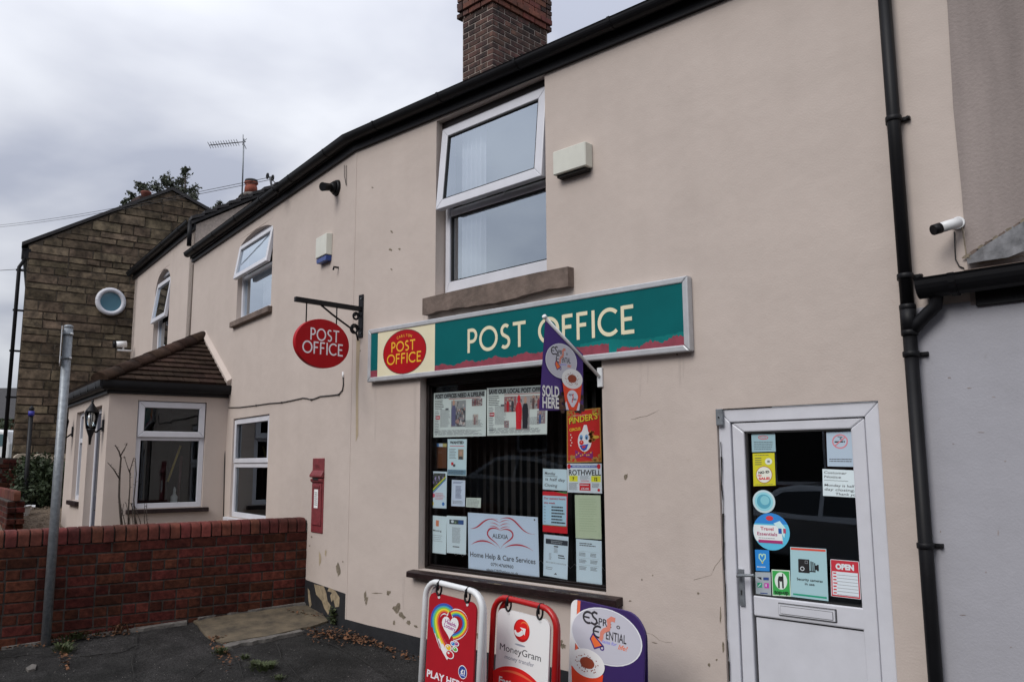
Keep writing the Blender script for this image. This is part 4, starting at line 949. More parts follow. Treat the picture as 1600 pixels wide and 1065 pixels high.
# the printed design, shared by the flag and the pavement board (each drawn to its own proportions)
def espresso(c, cx, cy, rx, ry, z, clipx=None):
    """silver oval with the coffee lettering, steam and cup"""
    SIL, SIL2, INK, STM, ORG = pm(176, 176, 186), pm(205, 207, 214), pm(40, 38, 44), pm(196, 120, 104), pm(222, 100, 48)
    c.ell(cx, cy, rx, ry, SIL2, z); c.ell(cx, cy, rx * 0.965, ry * 0.965, SIL, z + 1)
    T = lambda a, b: (cx + a * rx, cy + b * ry)
    z += 2
    def word(t, x, y, s, w, rot=0): c.text(t, *T(x, y), s * ry, INK, 'l', width=w * rx, rot=rot, z=z)
    c.stroke([T(-0.50 + 0.14 * a, 0.53 + 0.20 * b) for a, b in arc(0, 0, 1, 1, 60, 300, 14)], 0.05 * rx, INK, z)
    c.stroke([T(-0.62, 0.53), T(-0.46, 0.53)], 0.04 * rx, INK, z)
    c.stroke([T(a, b) for a, b in ((-0.24, 0.74), (-0.33, 0.78), (-0.40, 0.70), (-0.36, 0.60), (-0.27, 0.52), (-0.24, 0.42), (-0.31, 0.33), (-0.42, 0.37))], 0.05 * rx, INK, z)
    word('PRE', -0.20, 0.36, 0.36, 0.36); word('o', 0.30, 0.38, 0.26, 0.10)
    c.stroke([T(-0.20 + 0.14 * a, 0.10 + 0.20 * b) for a, b in arc(0, 0, 1, 1, 60, 300, 12)], 0.045 * rx, INK, z); c.stroke([T(-0.32, 0.10), T(-0.18, 0.10)], 0.035 * rx, INK, z)
    word('ENTIAL', 0.02, -0.08, 0.44, 0.56)
    c.stroke([T(a, b) for a, b in ((0.26, 0.66), (0.16, 0.68), (0.08, 0.58), (0.10, 0.44), (0.08, 0.30), (-0.04, 0.20), (-0.10, 0.08), (-0.10, -0.06), (-0.14, -0.18))], 0.10 * rx, STM, z + 1)
    c.poly([T(a, b) for a, b in ((-0.36, 0.02), (-0.02, -0.36), (-0.30, -0.56), (-0.44, -0.22))], PURPLE, z); c.poly([T(a, b) for a, b in ((-0.345, -0.05), (-0.09, -0.35), (-0.29, -0.49), (-0.40, -0.21))], ORG, z + 1)
    c.stroke([T(-0.08 + 0.05 * a, -0.44 + 0.07 * b) for a, b in arc(0, 0, 1, 1, 0, 360, 12)], 0.03 * rx, PURPLE, z)
    c.text('taste for', *T(-0.08, -0.24), 0.17 * ry, pm(120, 120, 200), 'l', width=0.40 * rx, shear=0.3, z=z); c.text('life!', *T(0.36, -0.32), 0.24 * ry, ORG, 'l', width=0.26 * rx, shear=0.3, z=z)
def cup(c, cx, ytop, rx, h, z):
    """red paper cup with froth and chocolate"""
    RED, FROTH, CHOC, LIL = pm(214, 62, 30), pm(232, 226, 226), pm(132, 58, 36), pm(200, 200, 226)
    ry = rx * 0.62
    c.poly([(cx - rx * 0.93, ytop - ry * 0.5), (cx - rx * 0.62, ytop - h), (cx + rx * 0.62, ytop - h), (cx + rx * 0.93, ytop - ry * 0.5)], RED, z)
    c.ell(cx, ytop, rx, ry, FROTH, z + 1)
    c.ell(cx, ytop + ry * 0.02, rx * 0.42, ry * 0.40, CHOC, z + 2)
    rg = random.Random(3)
    for i in range(46):
        t = rg.uniform(0, 6.28); d = rg.uniform(0.35, 0.68); c.ell(cx + rx * d * math.cos(t), ytop + ry * d * math.sin(t), rx * 0.035, ry * 0.04, CHOC, z + 3, 6)
    pts = [(cx + rx * 0.52 * a, ytop - h * 0.58 + h * 0.22 * b) for a, b in arc(0, 0, 1, 1, 0, 180, 12)] + [(cx - rx * 0.40, ytop - h * 0.72), (cx - rx * 0.10, ytop - h * 0.90), (cx + rx * 0.10, ytop - h * 0.90), (cx + rx * 0.40, ytop - h * 0.72)]
    c.poly(pts, LIL, z + 1); c.stroke([(cx + rx * a, ytop - h * b) for a, b in ((0.10, 0.48), (0.02, 0.52), (0.06, 0.60), (-0.03, 0.68), (-0.06, 0.76))], rx * 0.08, RED, z + 2)
    c.text('espre', cx - rx * 0.36, ytop - h * 0.54, rx * 0.24, pm(60, 50, 90), width=rx * 0.36, z=z + 2); c.text('essent', cx - rx * 0.05, ytop - h * 0.68, rx * 0.24, pm(60, 50, 90), width=rx * 0.42, z=z + 2)
    c.poly([(cx - rx * 0.70, ytop - h * 0.80), (cx - rx * 0.62, ytop - h), (cx - rx * 0.36, ytop - h), (cx - rx * 0.60, ytop - h * 0.72)], LIL, z + 1); c.poly([(cx + rx * 0.70, ytop - h * 0.80), (cx + rx * 0.62, ytop - h), (cx + rx * 0.36, ytop - h), (cx + rx * 0.60, ytop - h * 0.72)], LIL, z + 1)
def beans(c, x0, x1, y0, y1, z, n=26):
    rg = random.Random(5)
    for i in range(n):
        c.ell(rg.uniform(x0, x1), rg.uniform(y0, y1), (x1 - x0) * 0.09, (y1 - y0) * 0.11, pm(*rg.choice(((48, 26, 20), (70, 42, 34), (30, 18, 16), (88, 62, 52)))), z + (i % 2), 9)
fw_ = fq[1][0] - fq[0][0]; fh_ = max(fq[2][1], fq[3][1]) - fq[0][1]
c = Canvas(1, 1.0)
def warp_build(c, name, parent, fr, a0, b0, w, h, cc, **kw):
    return c.build(name, frquad(fr, a0, a0 + w, b0, b0 + h, cc), parent, **kw)
c = Canvas(fw_, fh_); ax = lambda x, y: (FF.px(x, y)[0] - fq[0][0], FF.px(x, y)[1] - fq[0][1])
e1 = ax(852, 562); e2 = ax(901, 562); e3 = ax(876, 536.5); e4 = ax(877, 591)
espresso(c, (e1[0] + e2[0]) / 2, (e3[1] + e4[1]) / 2, (e2[0] - e1[0]) / 2, (e3[1] - e4[1]) / 2, 2)
q0 = ax(877, 590); q1 = ax(909.5, 590); q2 = ax(893, 641)
beans(c, ax(874, 640)[0], ax(911, 640)[0] - 0.003, 0.003, ax(893, 615)[1], 2, 40)
cup(c, (q0[0] + q1[0]) / 2, q0[1], (q1[0] - q0[0]) / 2, q0[1] - q2[1] - 0.002, 6)
w0_, w1_ = ax(847, 617), ax(873.5, 617)
hs_ = (ax(860, 602)[1] - ax(860, 619)[1]) / 0.73
c.text('SOLD', w0_[0], ax(860, 619)[1], hs_, pm(228, 224, 232), width=w1_[0] - w0_[0], bold=0.03, z=3)
c.text('HERE', w0_[0], ax(860, 637)[1], hs_, pm(228, 224, 232), width=w1_[0] - w0_[0] - 0.004, bold=0.03, z=3)
c.build('print', frquad(FF, fq[0][0], fq[0][0] + fw_, fq[0][1], fq[0][1] + fh_, 0.001), fg)

# ================================================================== things fixed to the walls
# cream vent cover beside the upstairs window
q = [W1.px(x, y, 0.085) for x, y in ((863, 235), (915, 223), (914, 264), (864, 277))]
vb = thing('vent_cover', 'cream box cover on the wall right of the upstairs window', 'vent', W1.P(q[0][0], q[2][1], 0))
va0, va1, vb0, vb1 = (q[0][0] + q[3][0]) / 2, (q[1][0] + q[2][0]) / 2, (q[2][1] + q[3][1]) / 2, (q[0][1] + q[1][1]) / 2
m_ = MB(); m_.box(W1, va0, va1, vb0 + 0.02, vb1, 0.0, 0.085, M_CREAM); m_.build('housing', vb, bevel=0.006)
m_ = MB(); m_.box(W1, va0 + 0.02, va1 - 0.02, vb0, vb0 + 0.019, 0.0, 0.06, M_INT); m_.build('outlet', vb)
# burglar alarm on the side wall
q = [W2.px(x, y, 0.06) for x, y in ((494, 368), (511, 366), (511, 411), (494, 404))]
al = thing('alarm_box', 'slim cream burglar alarm box with a blue base on the wall above the oval sign', 'alarm', W2.P(q[0][0], q[2][1], 0))
a0, a1, b0, b1 = q[1][0], q[0][0], W2.px(503, 409, 0.06)[1], W2.px(503, 367, 0.06)[1]
m_ = MB(); m_.prism(W2, [(a0, b0 + 0.055), (a1, b0 + 0.055), (a1, b1), (a0, b1)], 0.0, 0.065, M_CREAM, inset=0.01); m_.build('cover', al, bevel=0.005)
m_ = MB(); m_.prism(W2, [(a0 + 0.012, b0), (a1 - 0.02, b0 + 0.005), (a1 - 0.004, b0 + 0.053), (a0 + 0.004, b0 + 0.053)], 0.0, 0.058, mat('alarm_blue', (0.02, 0.05, 0.22), 0.35), inset=0.008); m_.build('strobe', al, bevel=0.003)
# black security light under the eaves
lp = W2.at(527, 294, 0.0); sl_ = thing('security_light', 'round black light fitting under the eaves by the wall corner', 'light', lp)
m_ = MB(); m_.tube([lp, lp + n2 * 0.03], [0.085, 0.075], M_BLACK, 18); m_.build('base', sl_)
dirl = (W2.at(508, 293, 0.16) - lp).normalized()
m_ = MB(); m_.tube([lp + n2 * 0.03, lp + n2 * 0.06 + dirl * 0.03], [0.07, 0.035], M_BLACK, 14); m_.tube([lp + n2 * 0.05 + dirl * 0.02, lp + n2 * 0.05 + dirl * 0.13, lp + n2 * 0.05 + dirl * 0.15], [0.036, 0.042, 0.045], M_BLACK, 14); m_.build('head', sl_)
# small stubs and wires left on the wall
m_ = MB(); p_ = W2.at(529, 418, 0.0); m_.tube([p_, p_ + n2 * 0.05, p_ + n2 * 0.055 - Z * 0.03], 0.010, M_BLACK, 8); m_.build('pipe_stub', None, label='tiny black pipe stub on the wall just below the alarm box', cat='pipe')
m_ = MB(); m_.tube([W2.at(538, 258, 0.01), W2.at(538, 275, 0.01), W2.at(541, 290, 0.008), W2.at(541, 258, 0.008)], 0.003, M_CABLE, 5); m_.build('loose_wire', None, label='short loose wire dangling below the gutter at the corner', cat='wire')
cb = thing('wall_cable', 'thin black cable looping from the oval sign along the wall to the porch', 'cable', W2.at(450, 625))
m_ = MB(); cpx = [(536, 588), (536.5, 600), (535, 609), (529, 616), (516, 617.5), (500, 619), (493, 622), (486, 624), (479, 622), (473, 621.5), (455, 625.5), (440, 628.5), (420, 630), (400, 633), (375, 636), (357, 636.5)]
m_.tube([W2.at(x, y, 0.008) for x, y in cpx], 0.0055, M_CABLE, 6); m_.tube([W2.at(353, 637, 0.01), W2.at(351, 720, 0.01), W2.at(349, 808, 0.01)], 0.006, M_CABLE, 6); m_.build('wire', cb)
m_ = MB()
m_.tube([W2.at(536, 581, 0.004), W2.at(536, 590, 0.010)], 0.010, M_WHITEP, 7); m_.build('end_cap', cb)
for x, y in ((529, 616), (486, 624), (440, 628.5), (400, 633)):
    m_ = MB(); p_ = W2.at(x, y, 0.008); m_.box(Frame(p_, d2, Z, n2), -0.008, 0.008, -0.009, 0.009, -0.008, 0.006, M_CABLE); m_.build('cable_clip', cb)
# red post box let into the wall
q = [W2.px(x, y, 0.03) for x, y in ((485.5, 716), (503.5, 715), (499.5, 833), (482.5, 831))]
pb = thing('post_box', 'narrow faded red post box let into the wall beside the brick wall', 'post box', W2.P(q[1][0], q[2][1], 0))
a0, a1 = (q[1][0] + q[2][0]) / 2, (q[0][0] + q[3][0]) / 2; b0, b1 = (q[2][1] + q[3][1]) / 2, (q[0][1] + q[1][1]) / 2; hh = b1 - b0; ww = a1 - a0
m_ = MB(); m_.box(W2, a0, a1, b0, b1, -0.1, 0.010, M_POSTRED); m_.build('body', pb, bevel=0.004)
m_ = MB(); m_.box(W2, a0 + ww * 0.10, a1 - ww * 0.10, b0 + hh * 0.10, b0 + hh * 0.66, 0.0105, 0.020, M_POSTRED)
m_.box(W2, a0 + ww * 0.2, a1 - ww * 0.2, b0 + hh * 0.60, b0 + hh * 0.645, 0.0205, 0.028, M_POSTRED); m_.build('door', pb, bevel=0.004)
m_ = MB(); m_.prism(Frame(W2.P(0, 0), n2, Z, d2), [(0.008, b0 + hh * 0.735), (0.040, b0 + hh * 0.745), (0.040, b0 + hh * 0.77), (0.018, b0 + hh * 0.82), (0.008, b0 + hh * 0.84)], a0 - 0.004, a1 + 0.004, M_POSTRED)
m_.prism(Frame(W2.P(0, 0), n2, Z, d2), [(0.008, b0 + hh * 0.665), (0.028, b0 + hh * 0.68), (0.034, b0 + hh * 0.715), (0.008, b0 + hh * 0.73)], a0 + 0.005, a1 - 0.005, M_POSTRED); m_.build('hood', pb, bevel=0.004)
m_ = MB(); m_.box(W2, a0 + ww * 0.27, a1 - ww * 0.27, b0 + hh * 0.705, b0 + hh * 0.73, 0.0345, 0.037, M_GASKET); m_.build('slot', pb)
c = Canvas(1, 1); c.rect(0.32, 0.33, 0.66, 0.58, pm(214, 214, 210)); c.z = 2
c.lines(0.36, 0.62, 0.36, 0.55, 7, pm(60, 60, 60)); c.text('ER', 0.34, 0.88, 0.05, mat('faded_post_red_dark', (0.12, 0.012, 0.016), 0.5), width=0.3)
c.build('notice_plate', [W2.P(a1, b0, 0.0215), W2.P(a0, b0, 0.0215), W2.P(a0, b1, 0.0215), W2.P(a1, b1, 0.0215)], pb)

# ================================================================== notices in the shop window
GZ = -0.109          # on the inside of the glass
PW, PGREY, PBLUE = pm(196, 204, 208), pm(120, 124, 128), pm(176, 200, 214)
BLK, DK, REDI, NAVY = pm(28, 28, 30), pm(70, 72, 76), pm(190, 30, 40), pm(40, 62, 120)
def notice(name, label, tl, tr, br, bl, draw, base=None, fr=W1, cc=GZ, cat='notice', group='notices in the shop window'):
    qd = pxquad(fr, cc, tl, tr, br, bl)
    w = ((qd[1] - qd[0]).length + (qd[2] - qd[3]).length) / 2; h = ((qd[3] - qd[0]).length + (qd[2] - qd[1]).length) / 2
    c = Canvas(w, h); draw(c, w, h)
    return c.build(name, qd, None, base or PW, label=label, cat=cat, group=group)
def picture(c, x0, y0, x1, y1, cols, n, seed, z=2):
    rq = random.Random(seed); w, h = x1 - x0, y1 - y0
    c.rect(x0, y0, x1, y1, cols[0], z)
    for i in range(n):
        rx, ry = w * rq.uniform(.03, .12), h * rq.uniform(.03, .12); cx, cy = rq.uniform(x0 + rx, x1 - rx), rq.uniform(y0 + ry, y1 - ry)
        c.ell(cx, cy, rx, ry, rq.choice(cols), z + .2 + .01 * (i % 40), rq.choice((5, 6, 7)))
NEWS = [pm(150, 148, 146), pm(110, 108, 110), pm(176, 170, 166), pm(84, 80, 84), pm(160, 126, 118), pm(134, 138, 146)]
def newspaper(head, boxes):
    def d(c, w, h):
        c.rect(w * .03, h * .86, w * .97, h * .985, pm(150, 156, 156)); c.z = 2
        c.text(head, w * .03, h * .872, h * .125, BLK, width=w * .94, bold=.04)
        c.lines(w * .03, w * .22, h * .62, h * .84, 6, DK); c.lines(w * .03, w * .12, h * .1, h * .6, 14, PGREY); c.rect(w * .05, h * .40, w * .13, h * .48, REDI); c.rect(w * .06, h * .43, w * .12, h * .45, PW, 3)
        c.lines(w * .14, w * .34, h * .22, h * .62, 18, PGREY); c.rect(w * .24, h * .60, w * .30, h * .64, DK)
        for x0, y0, x1, y1, col in boxes:
            picture(c, w * x0, h * y0, w * x1, h * y1, [col] + NEWS, 60, int(x0 * 977 + y0 * 131))
        c.lines(w * .04, w * .95, h * .04, h * .16, 6, PGREY); c.rect(w * .3, h * .835, w * .9, h * .85, pm(160, 90, 90))
        c.lines(w * .62, w * .95, h * .2, h * .36, 7, PGREY)
    return d
def figures(lst):
    """a news picture: backdrop, then rough standing figures with heads"""
    def f(c, w, h):
        for (x, y, s, body, head) in lst:
            c.poly([(w * (x - .028 * s), h * y), (w * (x + .028 * s), h * y), (w * (x + .036 * s), h * (y + .30 * s)), (w * (x + .02 * s), h * (y + .38 * s)), (w * (x - .02 * s), h * (y + .38 * s)), (w * (x - .036 * s), h * (y + .30 * s))], body, 3)
            c.ell(w * x, h * (y + .43 * s), w * .018 * s, h * .055 * s, head, 3, 12)
    return f
SKIN = pm(176, 140, 122)
n1d = newspaper('POST OFFICES NEED A LIFELINE', [(.35, .22, .63, .80, pm(140, 142, 142)), (.46, .22, .62, .66, pm(84, 84, 92)), (.74, .66, .93, .82, pm(120, 92, 92)), (.76, .25, .86, .48, pm(172, 166, 160))])
f1 = figures([(.40, .24, 1.2, pm(90, 90, 120), SKIN), (.80, .66, .35, pm(110, 50, 60), SKIN), (.80, .25, .45, pm(130, 100, 100), SKIN)])
notice('newspaper_page', 'open newspaper page headlined POST OFFICES NEED A LIFELINE in the shop window', (678, 614), (760, 608.5), (759, 681), (676.5, 683), lambda c, w, h: (n1d(c, w, h), f1(c, w, h)), pm(196, 202, 198), cat='newspaper')
n2d = newspaper('SAVE OUR LOCAL POST OFFICE', [(.30, .48, .50, .80, pm(150, 96, 98)), (.50, .10, .72, .80, pm(158, 150, 150)), (.72, .52, .90, .80, pm(160, 150, 145)), (.84, .22, .97, .48, pm(140, 120, 124)), (.30, .16, .38, .30, pm(140, 110, 112))])
f2 = figures([(.36, .48, .6, pm(170, 30, 40), SKIN), (.44, .48, .6, pm(60, 60, 66), SKIN), (.545, .12, 1.45, pm(190, 24, 40), pm(190, 24, 40)), (.65, .13, 1.35, pm(36, 36, 44), SKIN), (.78, .52, .6, pm(90, 70, 70), SKIN), (.86, .52, .55, pm(130, 60, 70), SKIN), (.89, .22, .5, pm(70, 90, 130), SKIN)])
notice('newspaper_page', 'open newspaper page headlined SAVE OUR LOCAL POST OFFICE half behind the purple flag', (761, 606), (856, 601), (854.5, 678), (761, 680.5), lambda c, w, h: (n2d(c, w, h), f2(c, w, h)), pm(200, 205, 200), cat='newspaper')
def d3(c, w, h):
    c.rect(0, h * .86, w * .33, h, pm(90, 140, 200)); c.rect(w * .33, h * .86, w * .66, h, pm(190, 200, 210)); c.rect(w * .66, h * .86, w, h, pm(180, 170, 110)); c.lines(w * .1, w * .9, h * .1, h * .75, 8, pm(96, 56, 34)); 
notice('notice', 'small brown poster with blue and white pictures along its top edge', (680, 692), (698, 692.5), (698, 731), (680, 731), d3, pm(86, 52, 32), cc=-0.16, cat='poster')
def d4(c, w, h):
    c.text('WANTED', w * .12, h * .87, h * .10, BLK, width=w * .72, bold=.05); c.rect(w * .12, h * .80, w * .86, h * .815, REDI); c.lines(w * .1, w * .48, h * .45, h * .74, 7, PGREY); c.rect(w * .56, h * .44, w * .84, h * .72, pm(150, 130, 110)); c.z = 2
    c.ell(w * .7, h * .61, w * .07, h * .06, SKIN); c.rect(w * .6, h * .44, w * .8, h * .52, DK); c.rect(w * .2, h * .28, w * .32, h * .36, REDI); c.rect(w * .3, h * .24, w * .42, h * .31, DK); c.rect(w * .02, h * .02, w * .98, h * .16, pm(110, 140, 156)); c.z = 3; c.lines(w * .06, w * .94, h * .03, h * .15, 3, DK)
notice('notice', 'white WANTED notice with a photo, below the left newspaper', (699.5, 685.5), (729.5, 685.5), (728.5, 743), (699, 742), d4, pm(186, 204, 208))
def d5(c, w, h):
    c.poly([(w * .08, h * .46), (w * .16, h * .42), (w * .92, h * .80), (w * .92, h * .95), (w * .08, h * .95)], pm(70, 72, 66)); c.z = 2
    rg = random.Random(4)
    for i in range(90):
        x, y = rg.uniform(.11, .86), rg.uniform(.48, .92)
        if y < .42 + .5 * x: continue
        c.ell(w * x, h * y, w * rg.uniform(.02, .05), h * rg.uniform(.015, .05), rg.choice((pm(120, 100, 150), pm(90, 80, 110), pm(60, 74, 50), pm(170, 160, 190), pm(46, 50, 44))), 2 + .01 * (i % 30), 7)
    for i, col in enumerate((pm(230, 200, 60), pm(90, 150, 70), pm(80, 110, 170))):
        c.stroke([(w * (.14 + .05 * i), h * (.44 - .02 * i)), (w * .94, h * (.86 - .035 * i))], w * .035, col, 3)
    for x, y, col in ((.14, .2, pm(210, 180, 70)), (.24, .12, pm(220, 190, 60)), (.18, .3, pm(190, 60, 60)), (.3, .34, pm(200, 90, 110)), (.1, .08, pm(150, 170, 70))): c.ell(w * x, h * y, w * .08, h * .06, col, None, 10)
    c.lines(w * .4, w * .92, h * .22, h * .42, 5, pm(190, 120, 130)); c.ell(w * .83, h * .12, w * .07, h * .05, pm(60, 110, 170))
notice('poster', 'crocus flower poster with a diagonal rainbow stripe, lower left of the window', (669.7, 735.5), (698.5, 736.5), (697.5, 794), (668.7, 792.5), d5, pm(190, 204, 214), cat='poster')
def d6(c, w, h):
    c.lines(w * .12, w * .88, h * .86, h * .94, 2, NAVY); c.lines(w * .3, w * .75, h * .3, h * .78, 10, pm(110, 116, 140), th=.6); c.lines(w * .1, w * .9, h * .08, h * .22, 3, PGREY)
notice('notice', 'small white printed sheet right of the crocus poster', (706, 749), (727, 750), (726.5, 791), (705, 790), d6, pm(190, 198, 212))
notice('notice', 'tiny cream business card above the Home Help board', (728.5, 777), (751.5, 777.5), (751, 793), (728, 791.5), lambda c, w, h: c.lines(w * .08, w * .92, h * .1, h * .9, 6, PGREY), pm(192, 200, 190), cat='card')
def d8(c, w, h):
    c.rect(w * .42, h * .72, w * .58, h * .88, pm(190, 120, 90)); c.text('Missing', w * .5, h * .58, h * .07, DK, 'c', width=w * .46); c.lines(w * .2, w * .85, h * .3, h * .5, 4, PGREY, th=.2)
notice('letter', 'white letter with a small orange crest, bottom left of the window', (669.7, 804), (698, 806.5), (696.8, 865.6), (668.4, 862), d8, pm(196, 208, 220), cat='letter')
def d9(c, w, h):
    c.rect(w * .14, h * .78, w * .60, h * .90, pm(60, 70, 74)); c.rect(w * .60, h * .78, w * .86, h * .90, pm(50, 80, 130)); c.z = 2; c.ell(w * .3, h * .85, w * .08, h * .04, PW, n=10); c.ell(w * .45, h * .83, w * .05, h * .03, pm(120, 140, 110), n=10); c.z = 1; c.lines(w * .28, w * .72, h * .28, h * .70, 16, PGREY, ragged=.1); c.rect(w * .32, h * .17, w * .66, h * .195, DK)
notice('letter', 'white letter with a dark and blue picture heading beside the Home Help board', (698, 805), (729, 806.5), (728, 866), (697.8, 863), d9, pm(196, 207, 218), cat='letter')
def d10(c, w, h):
    RD = pm(170, 40, 56); TXT = pm(52, 54, 60)
    tp = lambda m, e=0.15: (lambda t: max(w * .002, m * math.sin(math.pi * min(1, max(0, t)) ** 0.9 + 0.05)))
    P = lambda x, y: ((x - 85) / 845 * w, 1 - 0) 
    def T(x, y): # from the enlarged photograph: undo the slope of the top edge
        u = (x - 88) / 832; top = 148 + 62 * u; bot = 862 + 110 * u; return (u * w, h * (bot - y) / (bot - top))
    c.stroke([T(*p) for p in bez((120, 345), (270, 345), (250, 200), (460, 232), 20)], tp(w * .017), RD)
    c.stroke([T(*p) for p in bez((490, 232), (700, 150), (690, 420), (880, 412), 20)], tp(w * .017), RD)
    c.stroke([T(*p) for p in bez((488, 372), (440, 330), (335, 320), (332, 408), 14) + bez((332, 408), (335, 470), (450, 500), (482, 585), 14)[1:]], tp(w * .018), RD)
    c.stroke([T(*p) for p in bez((488, 372), (560, 330), (640, 370), (635, 430), 14) + bez((635, 430), (625, 490), (520, 510), (490, 585), 14)[1:]], tp(w * .018), RD)
    c.stroke([T(*p) for p in bez((130, 535), (230, 470), (340, 480), (440, 565), 16)], tp(w * .016), RD); c.stroke([T(*p) for p in bez((538, 575), (640, 520), (760, 530), (860, 612), 16)], tp(w * .016), RD)
    for i, y in enumerate((270, 310, 348)):
        c.stroke([T(*p) for p in bez((370 - 5 * i, y - 34), (420, y - 40), (455, y - 10), (480, y + 6), 10)], tp(w * .008), pm(180, 90, 100)); c.stroke([T(*p) for p in bez((480, y + 6), (505, y - 12), (550, y - 34), (600, y - 18), 10)], tp(w * .008), pm(180, 90, 100))
    c.text('ALEXIA', T(485, 465)[0], T(485, 465)[1], h * .10, TXT, 'c', width=w * .225)
    a, b = T(112, 680), T(882, 765); c.text('Home Help & Care Services', a[0], (a[1] + b[1]) / 2, h * .115, TXT, width=b[0] - a[0])
    c.text('07914760960', T(500, 806)[0], T(500, 806)[1], h * .075, TXT, 'c', width=w * .32); c.text('alexia129@yahoo.co.uk', T(500, 875)[0], T(500, 873)[1], h * .06, TXT, 'c', width=w * .45)
    c.ell(w * .955, h * .955, w * .01, w * .01, DK, n=10)
notice('care_services_board', 'pale board with red line-drawn hands advertising Home Help & Care Services', (731, 800), (840.3, 807.5), (843, 908), (732, 892.6), d10, pm(184, 196, 210), cat='board')
def hand(lines, size=.17, y0=.76, dy=.26, col=None, x0=.08):
    def d(c, w, h):
        for i, s in enumerate(lines): c.text(s, w * (x0 + .03 * (i % 2)), h * (y0 - dy * i), h * size, col or DK, width=w * min(.86, .075 * len(s)), shear=.1, rot=-1)
    return d
def d11(c, w, h): hand(['Monday', 'is half day', 'Closing'], .2, .72, .28)(c, w, h); c.stroke([(w * .08, h * .66), (w * .62, h * .64)], h * .02, DK)
notice('notice', 'handwritten white Monday half day closing note in the shop window', (848.4, 731.5), (885.6, 733), (886, 766.5), (848, 764), d11, pm(188, 204, 210))
def d12(c, w, h):
    c.rect(0, h * .90, w, h, REDI); c.rect(0, 0, w, h * .17, REDI); c.z = 2; c.poly([(w * .5, h), (w * .98, h), (w * .98, h * .955)], pm(70, 130, 70)); c.rect(0, h * .165, w, h * .18, pm(80, 130, 80)); c.rect(w * .96, h * .1, w, h * .9, REDI)
    c.text('Our opening hours', w * .05, h * .81, h * .07, pm(170, 40, 50), width=w * .86, bold=.02); c.text('this week', w * .05, h * .70, h * .065, pm(170, 40, 50), width=w * .46, bold=.02)
    for i in range(6): c.rect(w * .05, h * (.62 - .075 * i), w * .13, h * (.63 - .075 * i), DK); c.lines(w * .36, w * .92, h * (.60 - .075 * i), h * (.65 - .075 * i), 1, BLK if i % 2 else DK, th=.7)
notice('notice', 'opening hours notice with red bands above and below pale blue', (848, 767), (887, 768.6), (886.6, 833.5), (848, 830), d12, pm(166, 194, 208))
def d13(c, w, h):
    c.rect(w * .08, h * .78, w * .98, h * .90, pm(48, 52, 60)); c.z = 2; c.lines(w * .3, w * .8, h * .80, h * .88, 2, pm(150, 156, 160)); c.z = 1; c.rect(w * .42, h * .72, w * .6, h * .75, DK); c.lines(w * .42, w * .6, h * .58, h * .70, 4, PGREY); c.lines(w * .22, w * .34, h * .40, h * .57, 6, PGREY); c.rect(w * .6, h * .52, w * .84, h * .545, BLK); c.rect(w * .6, h * .47, w * .88, h * .49, BLK); c.lines(w * .1, w * .95, h * .32, h * .36, 2, PGREY, ragged=.05); c.lines(w * .1, w * .4, h * .16, h * .24, 2, PGREY); c.poly([(w * .44, h * .07), (w * .58, h * .07), (w * .52, h * .115)], DK)
notice('notice', 'white leaflet with a black title band, right of the Home Help board', (850, 834), (888.3, 838), (886.6, 905), (848.8, 898.4), d13, pm(188, 202, 214))
